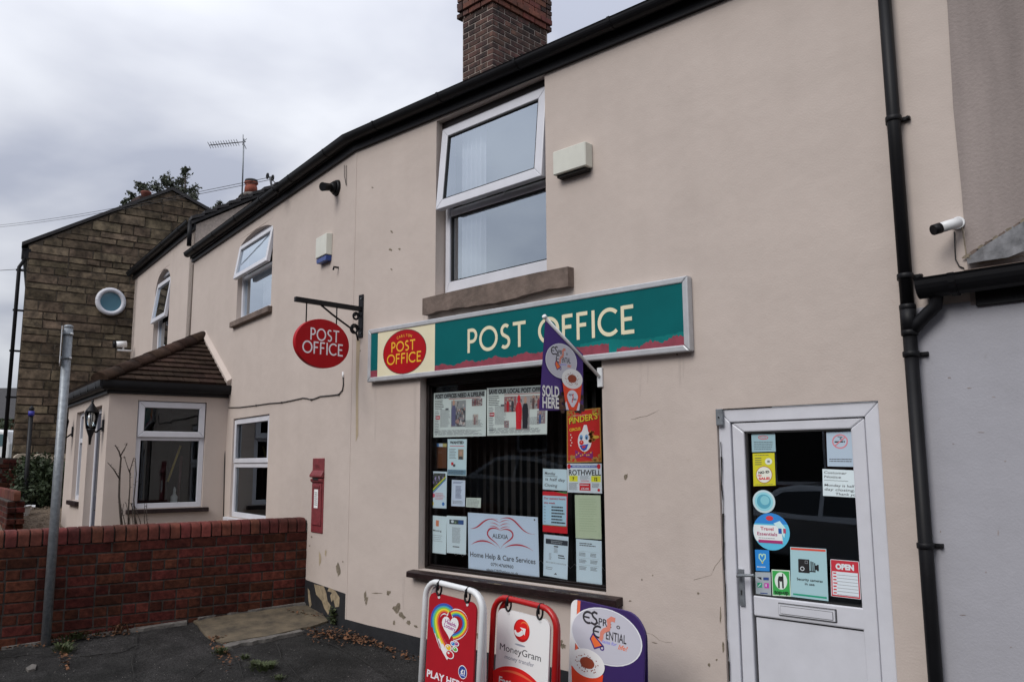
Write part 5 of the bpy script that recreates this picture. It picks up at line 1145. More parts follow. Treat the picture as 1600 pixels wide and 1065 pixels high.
def d14(c, w, h):
    RDD, YEL, GOLD = pm(186, 34, 30), pm(216, 190, 50), pm(170, 130, 60)
    rg = random.Random(2)
    for cx_, cy_ in ((0, 0), (w, 0), (0, h), (w, h)):
        for i in range(14):
            c.ell(abs(cx_ - rg.uniform(.03, .26) * w), abs(cy_ - rg.uniform(.02, .13) * h), w * rg.uniform(.015, .04), w * rg.uniform(.015, .04), GOLD, 1 + i % 2, 8)
    c.rect(0, 0, w * .03, h, GOLD); c.rect(w * .97, 0, w, h, GOLD); c.rect(w * .03, 0, w * .97, h * .02, GOLD); c.rect(w * .03, h * .98, w * .97, h, GOLD); c.z = 3
    c.text('now on tour', w * .2, h * .885, h * .03, pm(220, 200, 200), width=w * .4, shear=.2)
    c.text("PINDER'S", w * .085, h * .735, h * .16, pm(40, 60, 40), width=w * .85, bold=.04, rot=5); c.z = 4; c.text("PINDER'S", w * .075, h * .74, h * .16, YEL, width=w * .85, bold=.02, rot=5); c.text('CIRCUS', w * .08, h * .60, h * .075, YEL, width=w * .34, bold=.03, rot=3); c.z = 3
    WHT = pm(214, 216, 222)
    c.ell(w * .53, h * .40, w * .20, h * .20, WHT); c.poly([(w * .42, h * .52), (w * .66, h * .52), (w * .60, h * .70), (w * .52, h * .705)], WHT, 4)
    for i in range(12): c.ell(w * (.74 + .05 * math.cos(i)), h * (.48 + .09 * math.sin(i * 1.7)), w * .055, h * .035, pm(190, 120, 60), 4, 8)
    c.ell(w * .86, h * .46, w * .10, h * .03, pm(196, 160, 60), 5, 12); c.ell(w * .78, h * .60, w * .04, w * .04, REDI, 5, 12)
    for dx in (-.10, .06): c.ell(w * (.53 + dx), h * .47, w * .05, h * .05, pm(110, 150, 190), 4, 14); c.ell(w * (.53 + dx), h * .455, w * .02, h * .025, BLK, 5, 10)
    c.ell(w * .44, h * .375, w * .065, h * .045, pm(200, 40, 40), 6, 14); c.ell(w * .44, h * .385, w * .02, h * .012, pm(240, 180, 170), 7, 8)
    c.poly([(w * .38, h * .32), (w * .64, h * .34), (w * .58, h * .24), (w * .50, h * .215), (w * .43, h * .25)], pm(40, 80, 170), 5); c.poly([(w * .44, h * .305), (w * .57, h * .315), (w * .54, h * .27), (w * .47, h * .265)], pm(200, 60, 60), 6)
    c.poly([(w * .25, h * .08), (w * .25, h * .24), (w * .50, h * .15), (w * .76, h * .20), (w * .76, h * .06), (w * .50, h * .12)], pm(130, 40, 110), 5)
    for i in range(8): c.ell(w * (.29 + .06 * i), h * (.15 + .03 * math.sin(i * 2)), w * .02, w * .02, pm(220, 170, 60), 6, 8)
    for i in range(5): c.ell(w * (.12 + .03 * (i % 2)), h * (.53 - .05 * i), w * .02, h * .015, pm(230, 200, 190), 4, 8)
notice('circus_poster', "red PINDER'S circus poster with a smiling clown face", (885.6, 641.6), (938, 636.5), (940, 721.3), (886, 722.7), d14, pm(186, 34, 30), cat='poster')
def d15(c, w, h):
    c.rect(w * .04, h * .86, w * .96, h * .94, pm(60, 80, 160)); c.ell(w * .06, h * .9, w * .05, h * .09, REDI, 2, 14); c.ell(w * .92, h * .9, w * .05, h * .09, REDI, 2, 14); c.lines(w * .16, w * .86, h * .87, h * .93, 1, PW, z=2, ragged=.02)
    c.text('ROTHWELL', w * .05, h * .60, h * .26, BLK, width=w * .93, bold=.02)
    for x0, x1, s in ((.06, .31, '7'), (.70, .97, '12')): c.rect(w * x0, h * .38, w * x1, h * .58, pm(222, 206, 50)); c.text(s, w * (x0 + x1) / 2, h * .42, h * .15, BLK, 'c', bold=.05, z=2)
    c.rect(w * .36, h * .08, w * .68, h * .33, REDI); c.text('£5.00', w * .52, h * .11, h * .10, PW, 'c', width=w * .22, bold=.02, z=2); c.lines(w * .38, w * .66, h * .23, h * .31, 1, PW, z=2)
    c.stroke([(w * .40, h * .41), (w * .64, h * .41)], h * .02, REDI); c.lines(w * .38, w * .66, h * .44, h * .58, 4, PGREY); c.lines(w * .05, w * .33, h * .08, h * .34, 7, DK); c.lines(w * .72, w * .95, h * .18, h * .34, 4, DK); c.ell(w * .91, h * .11, w * .04, h * .05, REDI, n=10)
notice('event_poster', 'white ROTHWELL event poster with yellow boxes under the circus poster', (886, 723.7), (940, 723.7), (940.7, 770.6), (886.6, 768.6), d15, pm(200, 206, 216), cat='poster')
notice('notice', 'plain pale green sheet under the ROTHWELL poster', (898, 772.7), (938.3, 773.4), (940, 842.3), (899.5, 840), lambda c, w, h: (c.lines(w * .15, w * .85, h * .15, h * .93, 14, pm(164, 176, 148)), c.rect(0, h * .495, w, h * .50, pm(190, 200, 176))), pm(176, 186, 160))
def d17(c, w, h):
    c.lines(w * .14, w * .8, h * .84, h * .93, 2, DK, th=.5)
    for i in range(3):
        y = .70 - .155 * i; c.lines(w * .12, w * .42, h * (y - .09), h * y, 3, DK, th=.4); c.lines(w * .56, w * .84, h * (y - .09), h * y, 3, DK, th=.4); c.rect(w * .1, h * (y + .025), w * .88, h * (y + .028), PGREY)
notice('notice', 'white two-column price list at the bottom right of the shop window', (900, 841), (940, 844.5), (940.7, 914), (900.8, 909.5), d17, pm(190, 204, 212))

# ================================================================== stickers and notices on the door glass
DZ = -0.0405
def sticker(name, label, tl, tr, br, bl, draw, base, cat='sticker'):
    return notice(name, label, tl, tr, br, bl, draw, base, W1, DZ, cat, 'stickers on the door glass')
def sa(c, w, h):
    c.stroke([(w * .5 + w * .2 * a, h * .80 + h * .10 * b) for a, b in arc(0, 0, 1, 1, 0, 360, 24)], h * .03, REDI); c.text('Hovis', w * .5, h * .77, h * .09, REDI, 'c', width=w * .24); c.lines(w * .1, w * .9, h * .1, h * .6, 5, DK, ragged=.1, th=.3)
sticker('notice', 'pale blue notice with a red oval at the top left of the door glass', (1174, 677), (1211, 678), (1212, 705), (1175, 706), sa, pm(136, 164, 172))
def sb(c, w, h):
    c.lines(w * .08, w * .92, h * .92, h * .96, 1, DK); c.ell(w * .72, h * .74, w * .16, h * .10, pm(200, 206, 196)); c.text('18', w * .72, h * .71, h * .09, BLK, 'c', bold=.05, z=2); 
    for i in range(4): c.rect(w * .1, h * (.84 - .065 * i), w * .4, h * (.86 - .065 * i), DK)
    c.ell(w * .5, h * .34, w * .37, h * .26, pm(150, 60, 50)); c.ell(w * .5, h * .34, w * .345, h * .242, pm(206, 208, 196), 2); c.z = 3; c.text('NO ID', w * .5, h * .38, h * .10, BLK, 'c', width=w * .5, bold=.05, rot=4); c.text('NO', w * .3, h * .29, h * .08, REDI, 'c', bold=.04); c.text('SALE!', w * .5, h * .19, h * .10, REDI, 'c', width=w * .5, bold=.05); c.z = 1; c.lines(w * .1, w * .9, h * .03, h * .06, 1, DK)
sticker('sticker', 'yellow NO ID NO SALE sticker with an 18 on the door glass', (1176, 708), (1210, 707), (1212, 758), (1177.4, 759), sb, pm(186, 180, 34))
def disc_sticker(name, label, x, y, rx, ry, draw):
    ce = W1.at(x, y, DZ); aa = abs(W1.px(x + rx, y, DZ)[0] - W1.px(x - rx, y, DZ)[0]) / 2; bb = abs(W1.px(x, y + ry, DZ)[1] - W1.px(x, y - ry, DZ)[1]) / 2
    c = Canvas(2 * aa, 2 * bb); draw(c, aa, bb)
    return c.build(name, [ce - V((aa, 0, bb)), ce + V((aa, 0, -bb)), ce + V((aa, 0, bb)), ce + V((-aa, 0, bb))], None, None, label=label, cat='sticker', group='stickers on the door glass')
disc_sticker('sticker', 'small round pale blue seal sticker on the door glass', 1193.6, 783, 17.5, 18, lambda c, a, b: (c.ell(a, b, a, b, pm(176, 196, 200)), c.ell(a, b, a * .82, b * .82, pm(130, 190, 200), 2), c.ell(a, b, a * .62, b * .62, pm(80, 150, 170), 3), c.ell(a * 1.1, b * 1.1, a * .4, b * .4, pm(120, 180, 190), 4)))
def se(c, a, b):
    c.ell(a, b, a, b, pm(80, 170, 200)); c.poly([(a + a * math.cos(R(t)), b + b * math.sin(R(t))) for t in range(25, 156, 5)], pm(40, 120, 190), 2); c.poly([(a * .06, b * 1.34)] + [(a + a * .985 * math.cos(R(t)), b + b * .985 * math.sin(R(t))) for t in range(165, 216, 6)] + [(a * 1.62, b * .42), (a * 1.55, b * 1.34)], pm(206, 214, 222), 3)
    c.rect(a * .28, b * .38, a * 1.6, b * .54, pm(150, 40, 100), 4); c.ell(a * .95, b * 1.72, a * .2, b * .13, pm(190, 50, 60), 4); c.text('Travel', a * .78, b * 1.06, b * .25, pm(170, 40, 70), 'c', width=a * .72, bold=.02, z=4); c.text('Essentials', a * .78, b * .78, b * .25, pm(150, 40, 90), 'c', width=a * 1.1, bold=.02, z=4); c.lines(a * .3, a * 1.4, b * .60, b * .68, 1, PGREY, z=4)
    c.poly([(a * 1.15, b * 1.45), (a * 1.5, b * 1.6), (a * 1.8, b * 1.2), (a * 1.7, b * .7), (a * 1.5, b * 1.1)], pm(180, 214, 214), 4); c.rect(a * 1.4, b * .92, a * 1.58, b * 1.2, pm(30, 80, 150), 5); c.rect(a * 1.66, b * .95, a * 1.8, b * 1.2, pm(170, 60, 90), 5)
disc_sticker('sticker', 'round Travel Essentials sticker in blue and white on the door glass', 1205, 830, 28.5, 29, se)
def sf(c, w, h):
    c.stroke([(w * x, h * y) for x, y in ((.5, .42), (.28, .62), (.30, .78), (.42, .80), (.5, .70), (.58, .80), (.72, .78), (.72, .62), (.5, .42))], w * .07, pm(170, 206, 170), closed=False); c.lines(w * .1, w * .9, h * .14, h * .24, 1, PW); c.ell(w * .5, h * .40, w * .06, h * .04, pm(210, 190, 90))
sticker('sticker', 'bright blue sticker with a heart outline above the door handle', (1179.5, 858), (1201.7, 859), (1202.5, 892), (1181, 891), sf, pm(34, 120, 190))
def sg_(c, w, h):
    c.poly([(w * .1, h * .78), (w * .4, h * .78), (w * .4, h * .66)], BLK); c.rect(w * .52, h * .66, w * .88, h * .78, NAVY); c.rect(w * .12, h * .34, w * .42, h * .54, pm(30, 150, 110)); c.rect(w * .58, h * .32, w * .88, h * .54, pm(170, 60, 150)); c.z = 2; c.stroke([(w * .17, h * .38), (w * .36, h * .5)], w * .05, PW); c.rect(w * .66, h * .38, w * .72, h * .5, PW); c.rect(w * .3, h * .08, w * .78, h * .12, NAVY)
sticker('sticker', 'grey sticker of four payment logos at the bottom left of the door glass', (1180, 893), (1204, 893.5), (1205, 930.5), (1181, 929), sg_, pm(150, 158, 164))
def sh_(c, w, h):
    c.rect(0, 0, w, h, pm(190, 206, 190)); c.rect(w * .04, h * .04, w * .96, h * .96, pm(50, 150, 70), 2); c.ell(w * .5, h * .58, w * .34, h * .33, pm(200, 214, 204), 3); c.stroke([(w * .38, h * .30), (w * .38, h * .62), (w * .42, h * .72), (w * .56, h * .72), (w * .60, h * .62), (w * .60, h * .30)], w * .09, BLK, 4); c.poly([(w * .38, h * .62), (w * .50, h * .54), (w * .60, h * .62), (w * .60, h * .74), (w * .38, h * .74)], BLK, 5); c.rect(w * .58, h * .66, w * .64, h * .86, BLK, 5); c.text('top-up', w * .5, h * .08, h * .20, pm(20, 60, 30), 'c', width=w * .78, bold=.05, z=4)
sticker('sticker', 'green top-up sticker showing a mobile phone on the door glass', (1205.5, 889), (1234, 890.5), (1236, 931.4), (1207, 929.7), sh_, pm(190, 206, 190))
def si(c, w, h):
    c.rect(w * .02, h * .945, w * .98, h * .985, pm(196, 70, 50)); c.rect(w * .06, h * .04, w * .96, h * .075, pm(30, 140, 110))
    c.rrect(w * .22, h * .50, w * .53, h * .77, w * .02, BLK); c.z = 2; c.stroke([(w * .33 + w * .05 * a, h * .58 + h * .035 * b) for a, b in arc(0, 0, 1, 1, 0, 360, 16)], w * .018, PW); c.stroke([(w * .41, h * .69), (w * .41, h * .74), (w * .48, h * .74), (w * .48, h * .69)], w * .012, PGREY, closed=True)
    for x, y0, y1 in ((.56, .53, .74), (.61, .54, .73), (.66, .55, .71)): c.rect(w * x, h * y0, w * (x + .03), h * y1, BLK)
    c.rect(w * .53, h * .53, w * .69, h * .55, BLK); c.poly([(w * .68, h * .58), (w * .73, h * .58), (w * .73, h * .56), (w * .78, h * .56), (w * .78, h * .68), (w * .73, h * .68), (w * .73, h * .665), (w * .68, h * .665)], BLK)
    c.text('Security cameras', w * .52, h * .345, h * .07, BLK, 'c', width=w * .70, bold=.02); c.text('in use', w * .52, h * .265, h * .07, BLK, 'c', width=w * .26, bold=.02)
sticker('notice', 'pale notice with a black camera symbol reading Security cameras in use', (1234.6, 853.6), (1291, 857), (1294.4, 938.5), (1236, 931.4), si, pm(150, 182, 188), 'notice')
def sj(c, w, h):
    c.rect(0, 0, w, h, pm(176, 40, 54)); c.rect(w * .06, h * .05, w * .94, h * .68, pm(196, 204, 210), 2); c.text('OPEN', w * .5, h * .75, h * .20, PW, 'c', width=w * .64, bold=.06, z=2); c.rect(0, 0, w, h * .012, PW, 2); c.rect(0, h * .985, w, h, PW, 2); c.rect(0, 0, w * .02, h, PW, 2); c.rect(w * .98, 0, w, h, PW, 2)
    for i in range(7):
        y = .64 - .088 * i; c.rect(w * .09, h * (y - .025), w * (.20 if i != 3 else .23), h * (y + .01), REDI, 3); c.rect(w * .22, h * (y - .05), w * .93, h * (y - .042), DK, 3)
sticker('notice', 'red and white OPEN opening hours card on the door glass', (1297.4, 872.8), (1342, 876.5), (1345.5, 936), (1298.7, 930.5), sj, pm(176, 40, 54), 'notice')
def sk(c, w, h):
    c.stroke([(w * .5 + w * .27 * a, h * .72 + h * .19 * b) for a, b in arc(0, 0, 1, 1, 0, 360, 24)], w * .05, pm(190, 120, 130)); c.stroke([(w * .31, h * .60), (w * .69, h * .84)], w * .045, pm(190, 120, 130), 2); c.rect(w * .3, h * .69, w * .62, h * .73, BLK); c.rect(w * .64, h * .69, w * .68, h * .73, BLK); c.stroke([(w * x, h * y) for x, y in ((.62, .76), (.5, .80), (.58, .84), (.42, .86))], w * .03, DK); c.lines(w * .08, w * .92, h * .12, h * .24, 2, DK, ragged=.05)
sticker('notice', 'white no smoking notice at the top right of the door glass', (1291, 675), (1333, 673), (1336, 729), (1293, 728), sk, pm(160, 176, 190), 'notice')
def sl2(c, w, h):
    for i, s in enumerate(('Customer', 'Notice', '', 'Monday is half', 'day closing.', 'Thank you')): 
        if s: c.text(s, w * (.05 if i < 5 else .38), h * (.83 - .155 * i), h * .13, DK, width=w * min(.9, .075 * len(s) if i > 2 else .085 * len(s)), shear=.1, bold=.01)
    c.stroke([(w * .05 + w * .055 * k, h * (.58 + .012 * (k % 2))) for k in range(14)], h * .014, DK)
sticker('notice', 'handwritten Customer Notice about Monday closing on the door glass', (1285, 732), (1337, 734.5), (1339, 777), (1286, 774), sl2, pm(196, 208, 216), 'notice')
# a few dim things inside the shop beyond the door
m_ = MB(); m_.box(W1, dL + 0.3, dR - 0.06, -0.2, 0.95, -1.6, -1.3, mat('shop_counter', (0.05, 0.045, 0.045), 0.6)); m_.box(W1, dL + 0.2, dR - 0.1, 1.15, 1.17, -1.9, -1.5, M_GALV); m_.build('counter', None, bevel=0.01, label='dim grey shop counter seen through the front door glass', cat='counter')

# ================================================================== the three pavement boards
def aboard_frame(pxt, pxr, depth, lean=R(0.3), tilt=-0.064):
    o = at_depth((pxt[0] + pxr[0]) / 2, (pxt[1] + pxr[1]) / 2, depth)
    a = V((1, 0, tilt)).normalized(); c = V((0, -math.cos(lean), math.sin(lean))); b = c.cross(a).normalized()
    if b.z < 0: b = -b
    c = a.cross(b).normalized()
    return Frame(o, a, b, c)
def rr_path(w, h, r, n=6):
    return [(-w / 2, -h)] + [(-w / 2 + r + r * math.cos(R(t)), -r + r * math.sin(R(t))) for t in range(180, 89, -15)] + [(w / 2 - r + r * math.cos(R(t)), -r + r * math.sin(R(t))) for t in range(90, -1, -15)] + [(w / 2, -h)]
def swing_board(label, fr, w, h, tube_m, panel_m, draw, group, r=0.105):
    t = thing('pavement_board', label, 'sandwich board', fr.P(0, -h, 0), group)
    m_ = MB(); m_.tube([fr.P(a, b, 0) for a, b in rr_path(w, h, r)], 0.0175, tube_m, 12); 
    m_.tube([fr.P(-w / 2, -h * 0.86, 0), fr.P(w / 2, -h * 0.86, 0)], 0.014, tube_m, 10); m_.build('frame', t)
    bk2 = Frame(fr.P(0, -0.01, -0.022), fr.a, (fr.b * math.cos(R(3)) + fr.c * math.sin(R(3))), (fr.c * math.cos(R(3)) - fr.b * math.sin(R(3))))
    m_ = MB(); m_.tube([bk2.P(a, b, -0.012) for a, b in rr_path(w - 0.05, h * 1.0, r)], 0.0175, tube_m, 12); m_.build('rear_frame', t)
    pw, ph = w - 0.085, h * 0.80; p0 = -0.062
    pp = arc(pw / 2 - 0.05, p0 - 0.05, 0.05, 0.05, 0, 90, 5) + arc(-pw / 2 + 0.05, p0 - 0.05, 0.05, 0.05, 90, 180, 5) + arc(-pw / 2 + 0.03, p0 - ph + 0.03, 0.03, 0.03, 180, 270, 4) + arc(pw / 2 - 0.03, p0 - ph + 0.03, 0.03, 0.03, 270, 360, 4)
    m_ = MB(); m_.prism(fr, pp, -0.006, 0.006, panel_m); m_.build('panel', t)
    for a in (-w * 0.245, w * 0.255):
        m_ = MB(); m_.tube([fr.P(a + 0.021 * math.sin(R(q)), -0.036 + 0.034 * math.cos(R(q)), 0.008 * math.sin(R(q * .5))) for q in range(0, 341, 20)], 0.0062, M_BLACKM, 7); m_.tube([fr.P(a, 0.01, -0.022), fr.P(a, 0.014, 0.0), fr.P(a + 0.002, 0.002, 0.022), fr.P(a + 0.002, -0.04, 0.016)], 0.007, M_BLACKM, 7); m_.build('hook', t)
        m_ = MB(); m_.tube([fr.P(a + 0.004, p0 - 0.018, 0.005), fr.P(a + 0.004, p0 - 0.018, 0.0085)], 0.010, M_WHITEP, 10); m_.build('eyelet', t)
    c = Canvas(pw, ph); draw(c, pw, ph)
    c.build('print', frquad(fr, -pw / 2, pw / 2, p0 - ph, p0, 0.0062), t)
    return t
GB = 'boards on the pavement below the shop window'
def heart(cx, cy, w, h, n=28):
    out = []
    for i in range(n):
        t = 2 * math.pi * i / n; out.append((cx + w * 0.5 * (math.sin(t) ** 3), cy + h * (13 * math.cos(t) - 5 * math.cos(2 * t) - 2 * math.cos(3 * t) - math.cos(4 * t)) / 30))
    return out
def draw_lottery(c, w, h):
    """rainbow ribbon heart trailing coloured balls; coordinates from the panel"""
    WH, PK = pm(226, 214, 222), pm(200, 120, 140)
    # the photograph's enlarged crop -> panel
    def T(x, y):
        u = (x - 140) / 470.0; top = 118 + 72 * u; return (w * max(-.2, min(1.2, u)), h - (y - top) / 1358.0 * h)
    ribbon = bez((352, 300), (300, 240), (200, 300), (225, 440), 14) + bez((225, 440), (240, 540), (320, 660), (375, 735), 12)[1:]
    right = bez((372, 320), (420, 270), (530, 300), (518, 420), 14) + bez((518, 420), (505, 490), (450, 530), (400, 545), 8)[1:]
    c.stroke([T(*p) for p in ribbon], w * .15, WH, 1); c.stroke([T(*p) for p in right], w * .10, WH, 1)
    cols = [pm(176, 30, 60), pm(224, 120, 40), pm(228, 200, 50), pm(120, 180, 70), pm(60, 150, 170), pm(50, 80, 160)]
    import math as _m
    def offs(path, d):
        o = []
        for i, p in enumerate(path):
            a, b = path[max(0, i - 1)], path[min(len(path) - 1, i + 1)]; dx, dy = b[0] - a[0], b[1] - a[1]; l = _m.hypot(dx, dy) or 1; o.append((p[0] + dy / l * d, p[1] - dx / l * d))
        return o
    for i, col in enumerate(cols):
        d = (-30 + 15 * i); c.stroke([T(*p) for p in offs(ribbon[:-(1 + 2 * i) if i else None], -d)], w * .034, col, 2 + i * .3)
        d = (-18 + 9 * i); c.stroke([T(*p) for p in offs(right, -d)], w * .022, cols[i], 2 + i * .3)
    c.poly([T(x, y) for x, y in heart(368, 440, 165, -232)], WH, 5)
    c.text('The', *T(340, 388), h * .018, pm(150, 60, 130), width=w * .06, z=6); c.text('Health', *T(316, 412), h * .040, pm(150, 60, 130), width=w * .235, bold=.02, rot=-6, z=6); c.text('Lottery', *T(308, 450), h * .040, pm(150, 60, 130), width=w * .245, bold=.02, rot=-6, z=6)
    for x, y, r, col in ((440, 600, 16, pm(150, 40, 120)), (405, 605, 17, pm(40, 120, 190)), (428, 655, 19, pm(90, 160, 60)), (363, 650, 24, pm(226, 170, 40)), (378, 715, 34, pm(176, 24, 40))):
        c.ell(*T(x, y), w * (r + 9) / 470, h * (r + 9) / 1358, WH, 5, 20); c.ell(*T(x, y), w * r / 470, h * r / 1358, col, 6, 20); c.ell(*T(x - r * .3, y - r * .4), w * r * .3 / 470, h * r * .3 / 1358, WH, 7, 10)
    side = bez((216, 310), (185, 420), (220, 540), (285, 668), 14); c.stroke([T(*p) for p in side], w * .022, PK, 1)
    c.stroke([T(*p) for p in offs(side, 9)], w * .006, WH, 2); c.stroke([T(*p) for p in offs(side, -9)], w * .006, WH, 2)
    c.ell(*T(510, 862), w * .088, h * .048, WH, 2); c.ell(*T(510, 862), w * .078, h * .042, pm(40, 60, 130), 3); c.text('£1', *T(512, 878), h * .042, WH, 'c', width=w * .085, bold=.05, z=4); c.rect(*T(488, 895), *T(534, 888), pm(150, 160, 200), 4)
    a = T(155, 940); b = T(545, 1035)
    c.text('PLAY HERE', w * .04, (a[1] + b[1]) / 2 - h * .008, h * .072, pm(224, 206, 214), width=w * .80, bold=.03, z=2)
f1_ = aboard_frame((672, 907), (746, 924), 4.90)
wd = 0.50
swing_board('white-framed red Health Lottery board reading PLAY HERE', f1_, wd, 0.98, M_WHITEP, M_BOARDRED, draw_lottery, GB)
def draw_money(c, w, h):
    RD, RD2, TX = pm(200, 24, 24), pm(160, 14, 18), pm(44, 44, 50)
    def T(x, y):
        u = (x - 125) / 605.0; top = 125 + 115 * u; return (w * u, h - (y - top) / 1556.0 * h)
    c.ell(*T(417, 375), w * .152, h * .082, RD2); c.ell(*T(425, 362), w * .138, h * .072, RD, 2); c.ell(*T(450, 320), w * .075, h * .030, pm(222, 110, 60), 3); c.ell(*T(445, 335), w * .07, h * .030, RD, 4)
    c.stroke([T(*p) for p in bez((343, 372), (345, 430), (400, 440), (432, 388), 12)], lambda t: w * (.035 + .03 * t), pm(224, 220, 226), 5); c.poly([T(*p) for p in ((398, 338), (466, 352), (456, 428), (440, 404), (424, 398), (432, 370), (416, 358))], pm(224, 220, 226), 5)
    c.ell(*T(405, 540), w * .10, h * .007, pm(140, 146, 158))
    a, b = T(172, 600), T(650, 718); c.text('MoneyGram', w * .075, (a[1] + b[1]) / 2 + h * .004, h * .070, TX, width=w * .785, bold=0.0)
    a, b = T(230, 700), T(570, 780); c.text('money transfer', w * .175, (a[1] + b[1]) / 2 + h * .004, h * .043, pm(140, 142, 152), width=w * .565, shear=.12)
    c.poly([T(98, 900)] + [T(*p) for p in bez((96, 868), (190, 770), (420, 730), (620, 930), 14)] + [T(722, 1060), (w * .996, h * .01), (w * .004, h * .01)], RD, 1)
    c.poly([T(*p) for p in bez((180, 860), (330, 790), (500, 860), (640, 985), 12)] + [T(*p) for p in bez((640, 985), (480, 890), (330, 830), (180, 860), 12)], pm(216, 92, 60), 2)
    c.text('Fast and safe', w * .085, (T(165, 975)[1] + T(640, 1080)[1]) / 2, h * .070, pm(230, 216, 216), width=w * .80, bold=.03, z=3); c.text('money transfer', w * .03, (T(165, 1085)[1] + T(640, 1190)[1]) / 2, h * .070, pm(230, 216, 216), width=w * .93, bold=.03, z=3); c.text('worldwide', w * .2, (T(165, 1190)[1] + T(640, 1295)[1]) / 2, h * .068, pm(230, 216, 216), width=w * .55, bold=.03, z=3)
f2_ = aboard_frame((775, 930), (864, 951), 4.86)
swing_board('red-framed white MoneyGram board with a red globe logo', f2_, 0.505, 0.98, mat('red_frame_paint', (0.42, 0.012, 0.012), 0.28), pm(216, 218, 228, 0.3), draw_money, GB, r=0.11)
# the moulded coffee board: thick white shell with a printed purple face
f3_ = aboard_frame((897, 936), (1000, 957), 4.82)
eb = thing('pavement_board', 'purple and silver coffee board with rounded shoulders and a white left edge', 'sandwich board', f3_.P(0, -0.95, 0), GB)
bw_, bh_ = 0.545, 0.97
shell = [(-bw_ / 2, -bh_)] + arc(-bw_ / 2 + 0.05, -0.05, 0.05, 0.05, 180, 90, 5) + arc(bw_ / 2 - 0.13, -0.13, 0.13, 0.13, 90, 0, 8) + [(bw_ / 2, -bh_)]
m_ = MB(); m_.prism(f3_, shell, -0.012, 0.0, pm(46, 28, 84)); m_.build('shell', eb, bevel=0.008, seg=2)
rear = Frame(f3_.P(0, 0, -0.03), f3_.a, (f3_.b * math.cos(R(4)) + f3_.c * math.sin(R(4))), (f3_.c * math.cos(R(4)) - f3_.b * math.sin(R(4))))
m_ = MB(); m_.prism(rear, [(a * .94, b - .02) for a, b in shell], -0.012, 0.0, pm(46, 28, 84)); m_.build('rear_shell', eb, bevel=0.008)
c = Canvas(bw_, bh_)
PD = pm(46, 28, 84)
WH_ = pm(222, 222, 226, 0.35); c.poly([(0.002, 0.0), (0.03, 0.0), (0.05, bh_ - 0.004), (0.048, bh_ - 0.002)] + [(0.05 + 0.048 * math.cos(R(t)), bh_ - 0.05 + 0.048 * math.sin(R(t))) for t in range(95, 181, 12)], WH_, 1)
face = [(0.032, 0.0), (bw_ - 0.004, 0.02)] + [(bw_ - 0.134 + 0.13 * math.cos(R(t)), bh_ - 0.134 + 0.13 * math.sin(R(t))) for t in range(0, 91, 10)] + [(0.054, bh_ - 0.003)]
c.poly(face, PD, 1.5)
c.poly([(0.045, bh_ * 0.5), (0.062, bh_ * 0.5), (0.075, bh_ - 0.004), (0.052, bh_ - 0.004)], pm(214, 96, 60), 2)
for i in range(7): c.ell(bw_ * .60, bh_ * .42, bw_ * (.34 - .045 * i), bh_ * (.13 - .017 * i), pm(62 + 22 * i, 40 + 20 * i, 104 + 14 * i), 1.3 + i * .15) if i < 6 else None
def B(x, y): # enlarged crop of the board -> face
    u = (x - 115) / 775.0; top = 95 + 135 * u; return (bw_ * u, bh_ - (y - top) / 1941.0 * bh_)
l_, r_, t_, b_ = B(128, 430), B(865, 580), B(440, 178), B(560, 828)
espresso(c, (l_[0] + r_[0]) / 2, (t_[1] + b_[1]) / 2 + 0.0, (r_[0] - l_[0]) / 2, (t_[1] - b_[1]) / 2, 3)
beans(c, bw_ * .42, bw_ * .95, bh_ * .20, bh_ * .40, 3, 60)
cl_, cr_ = B(118, 790), B(485, 850)
cup(c, (cl_[0] + cr_[0]) / 2 + 0.012, (cl_[1] + cr_[1]) / 2, (cr_[0] - cl_[0]) / 2, bh_ * 0.44, 8)
c.build('print', frquad(f3_, -bw_ / 2, bw_ / 2, -bh_, 0, 0.0005), eb)

# ================================================================== brick garden wall
gp = W2.at(478, 900); gu = W2.px(478, 900)[0]
BW = Frame((gp.x, gp.y, 0), n2, Z, -d2)          # a: out towards the street, c: towards the camera
gw = thing('garden_wall', 'dark red brick garden wall with rounded brick coping left of the post box', 'wall', (gp.x, gp.y, 0.15))
TOPZ, COP = 1.070, 0.138; WLEN = 3.35
m_ = MB(); m_.box(BW, -0.01, WLEN, -0.35, TOPZ - COP - 0.002, -0.20, -0.007, M_MORTAR); m_.box(BW, -0.004, WLEN, TOPZ - COP + 0.012, TOPZ - 0.03, -0.17, -0.022, M_MORTAR); m_.build('mortar', gw)
def mkbrick(l, h, d, m, bev=0.005):
    mb = MB(); mb.box(IF, -l / 2, l / 2, -h / 2, h / 2, -d / 2, d / 2, m); return mb.mesh('brick', bev)
BS, BH_ = mkbrick(0.213, 0.077, 0.10, M_REDBRICK), mkbrick(0.101, 0.077, 0.10, M_REDBRICK)
def put(me, fr, a, b, c, parent, j=0.0015, name='brick'):
    o = bpy.data.objects.new(name, me); COL.objects.link(o); o.parent = parent
    p = parent.location.copy() if parent.parent is None else V((0, 0, 0))
    o.matrix_parent_inverse = Matrix.Translation(-p)
    o.location = fr.P(a + random.uniform(-j, j), b + random.uniform(-j, j), c + random.uniform(-2 * j, 2 * j))
    o.rotation_euler = (random.uniform(-.01, .01), random.uniform(-.012, .012), math.atan2(fr.a.y, fr.a.x) + random.uniform(-.01, .01)); return o
row = 0; z_ = TOPZ - COP - 0.045
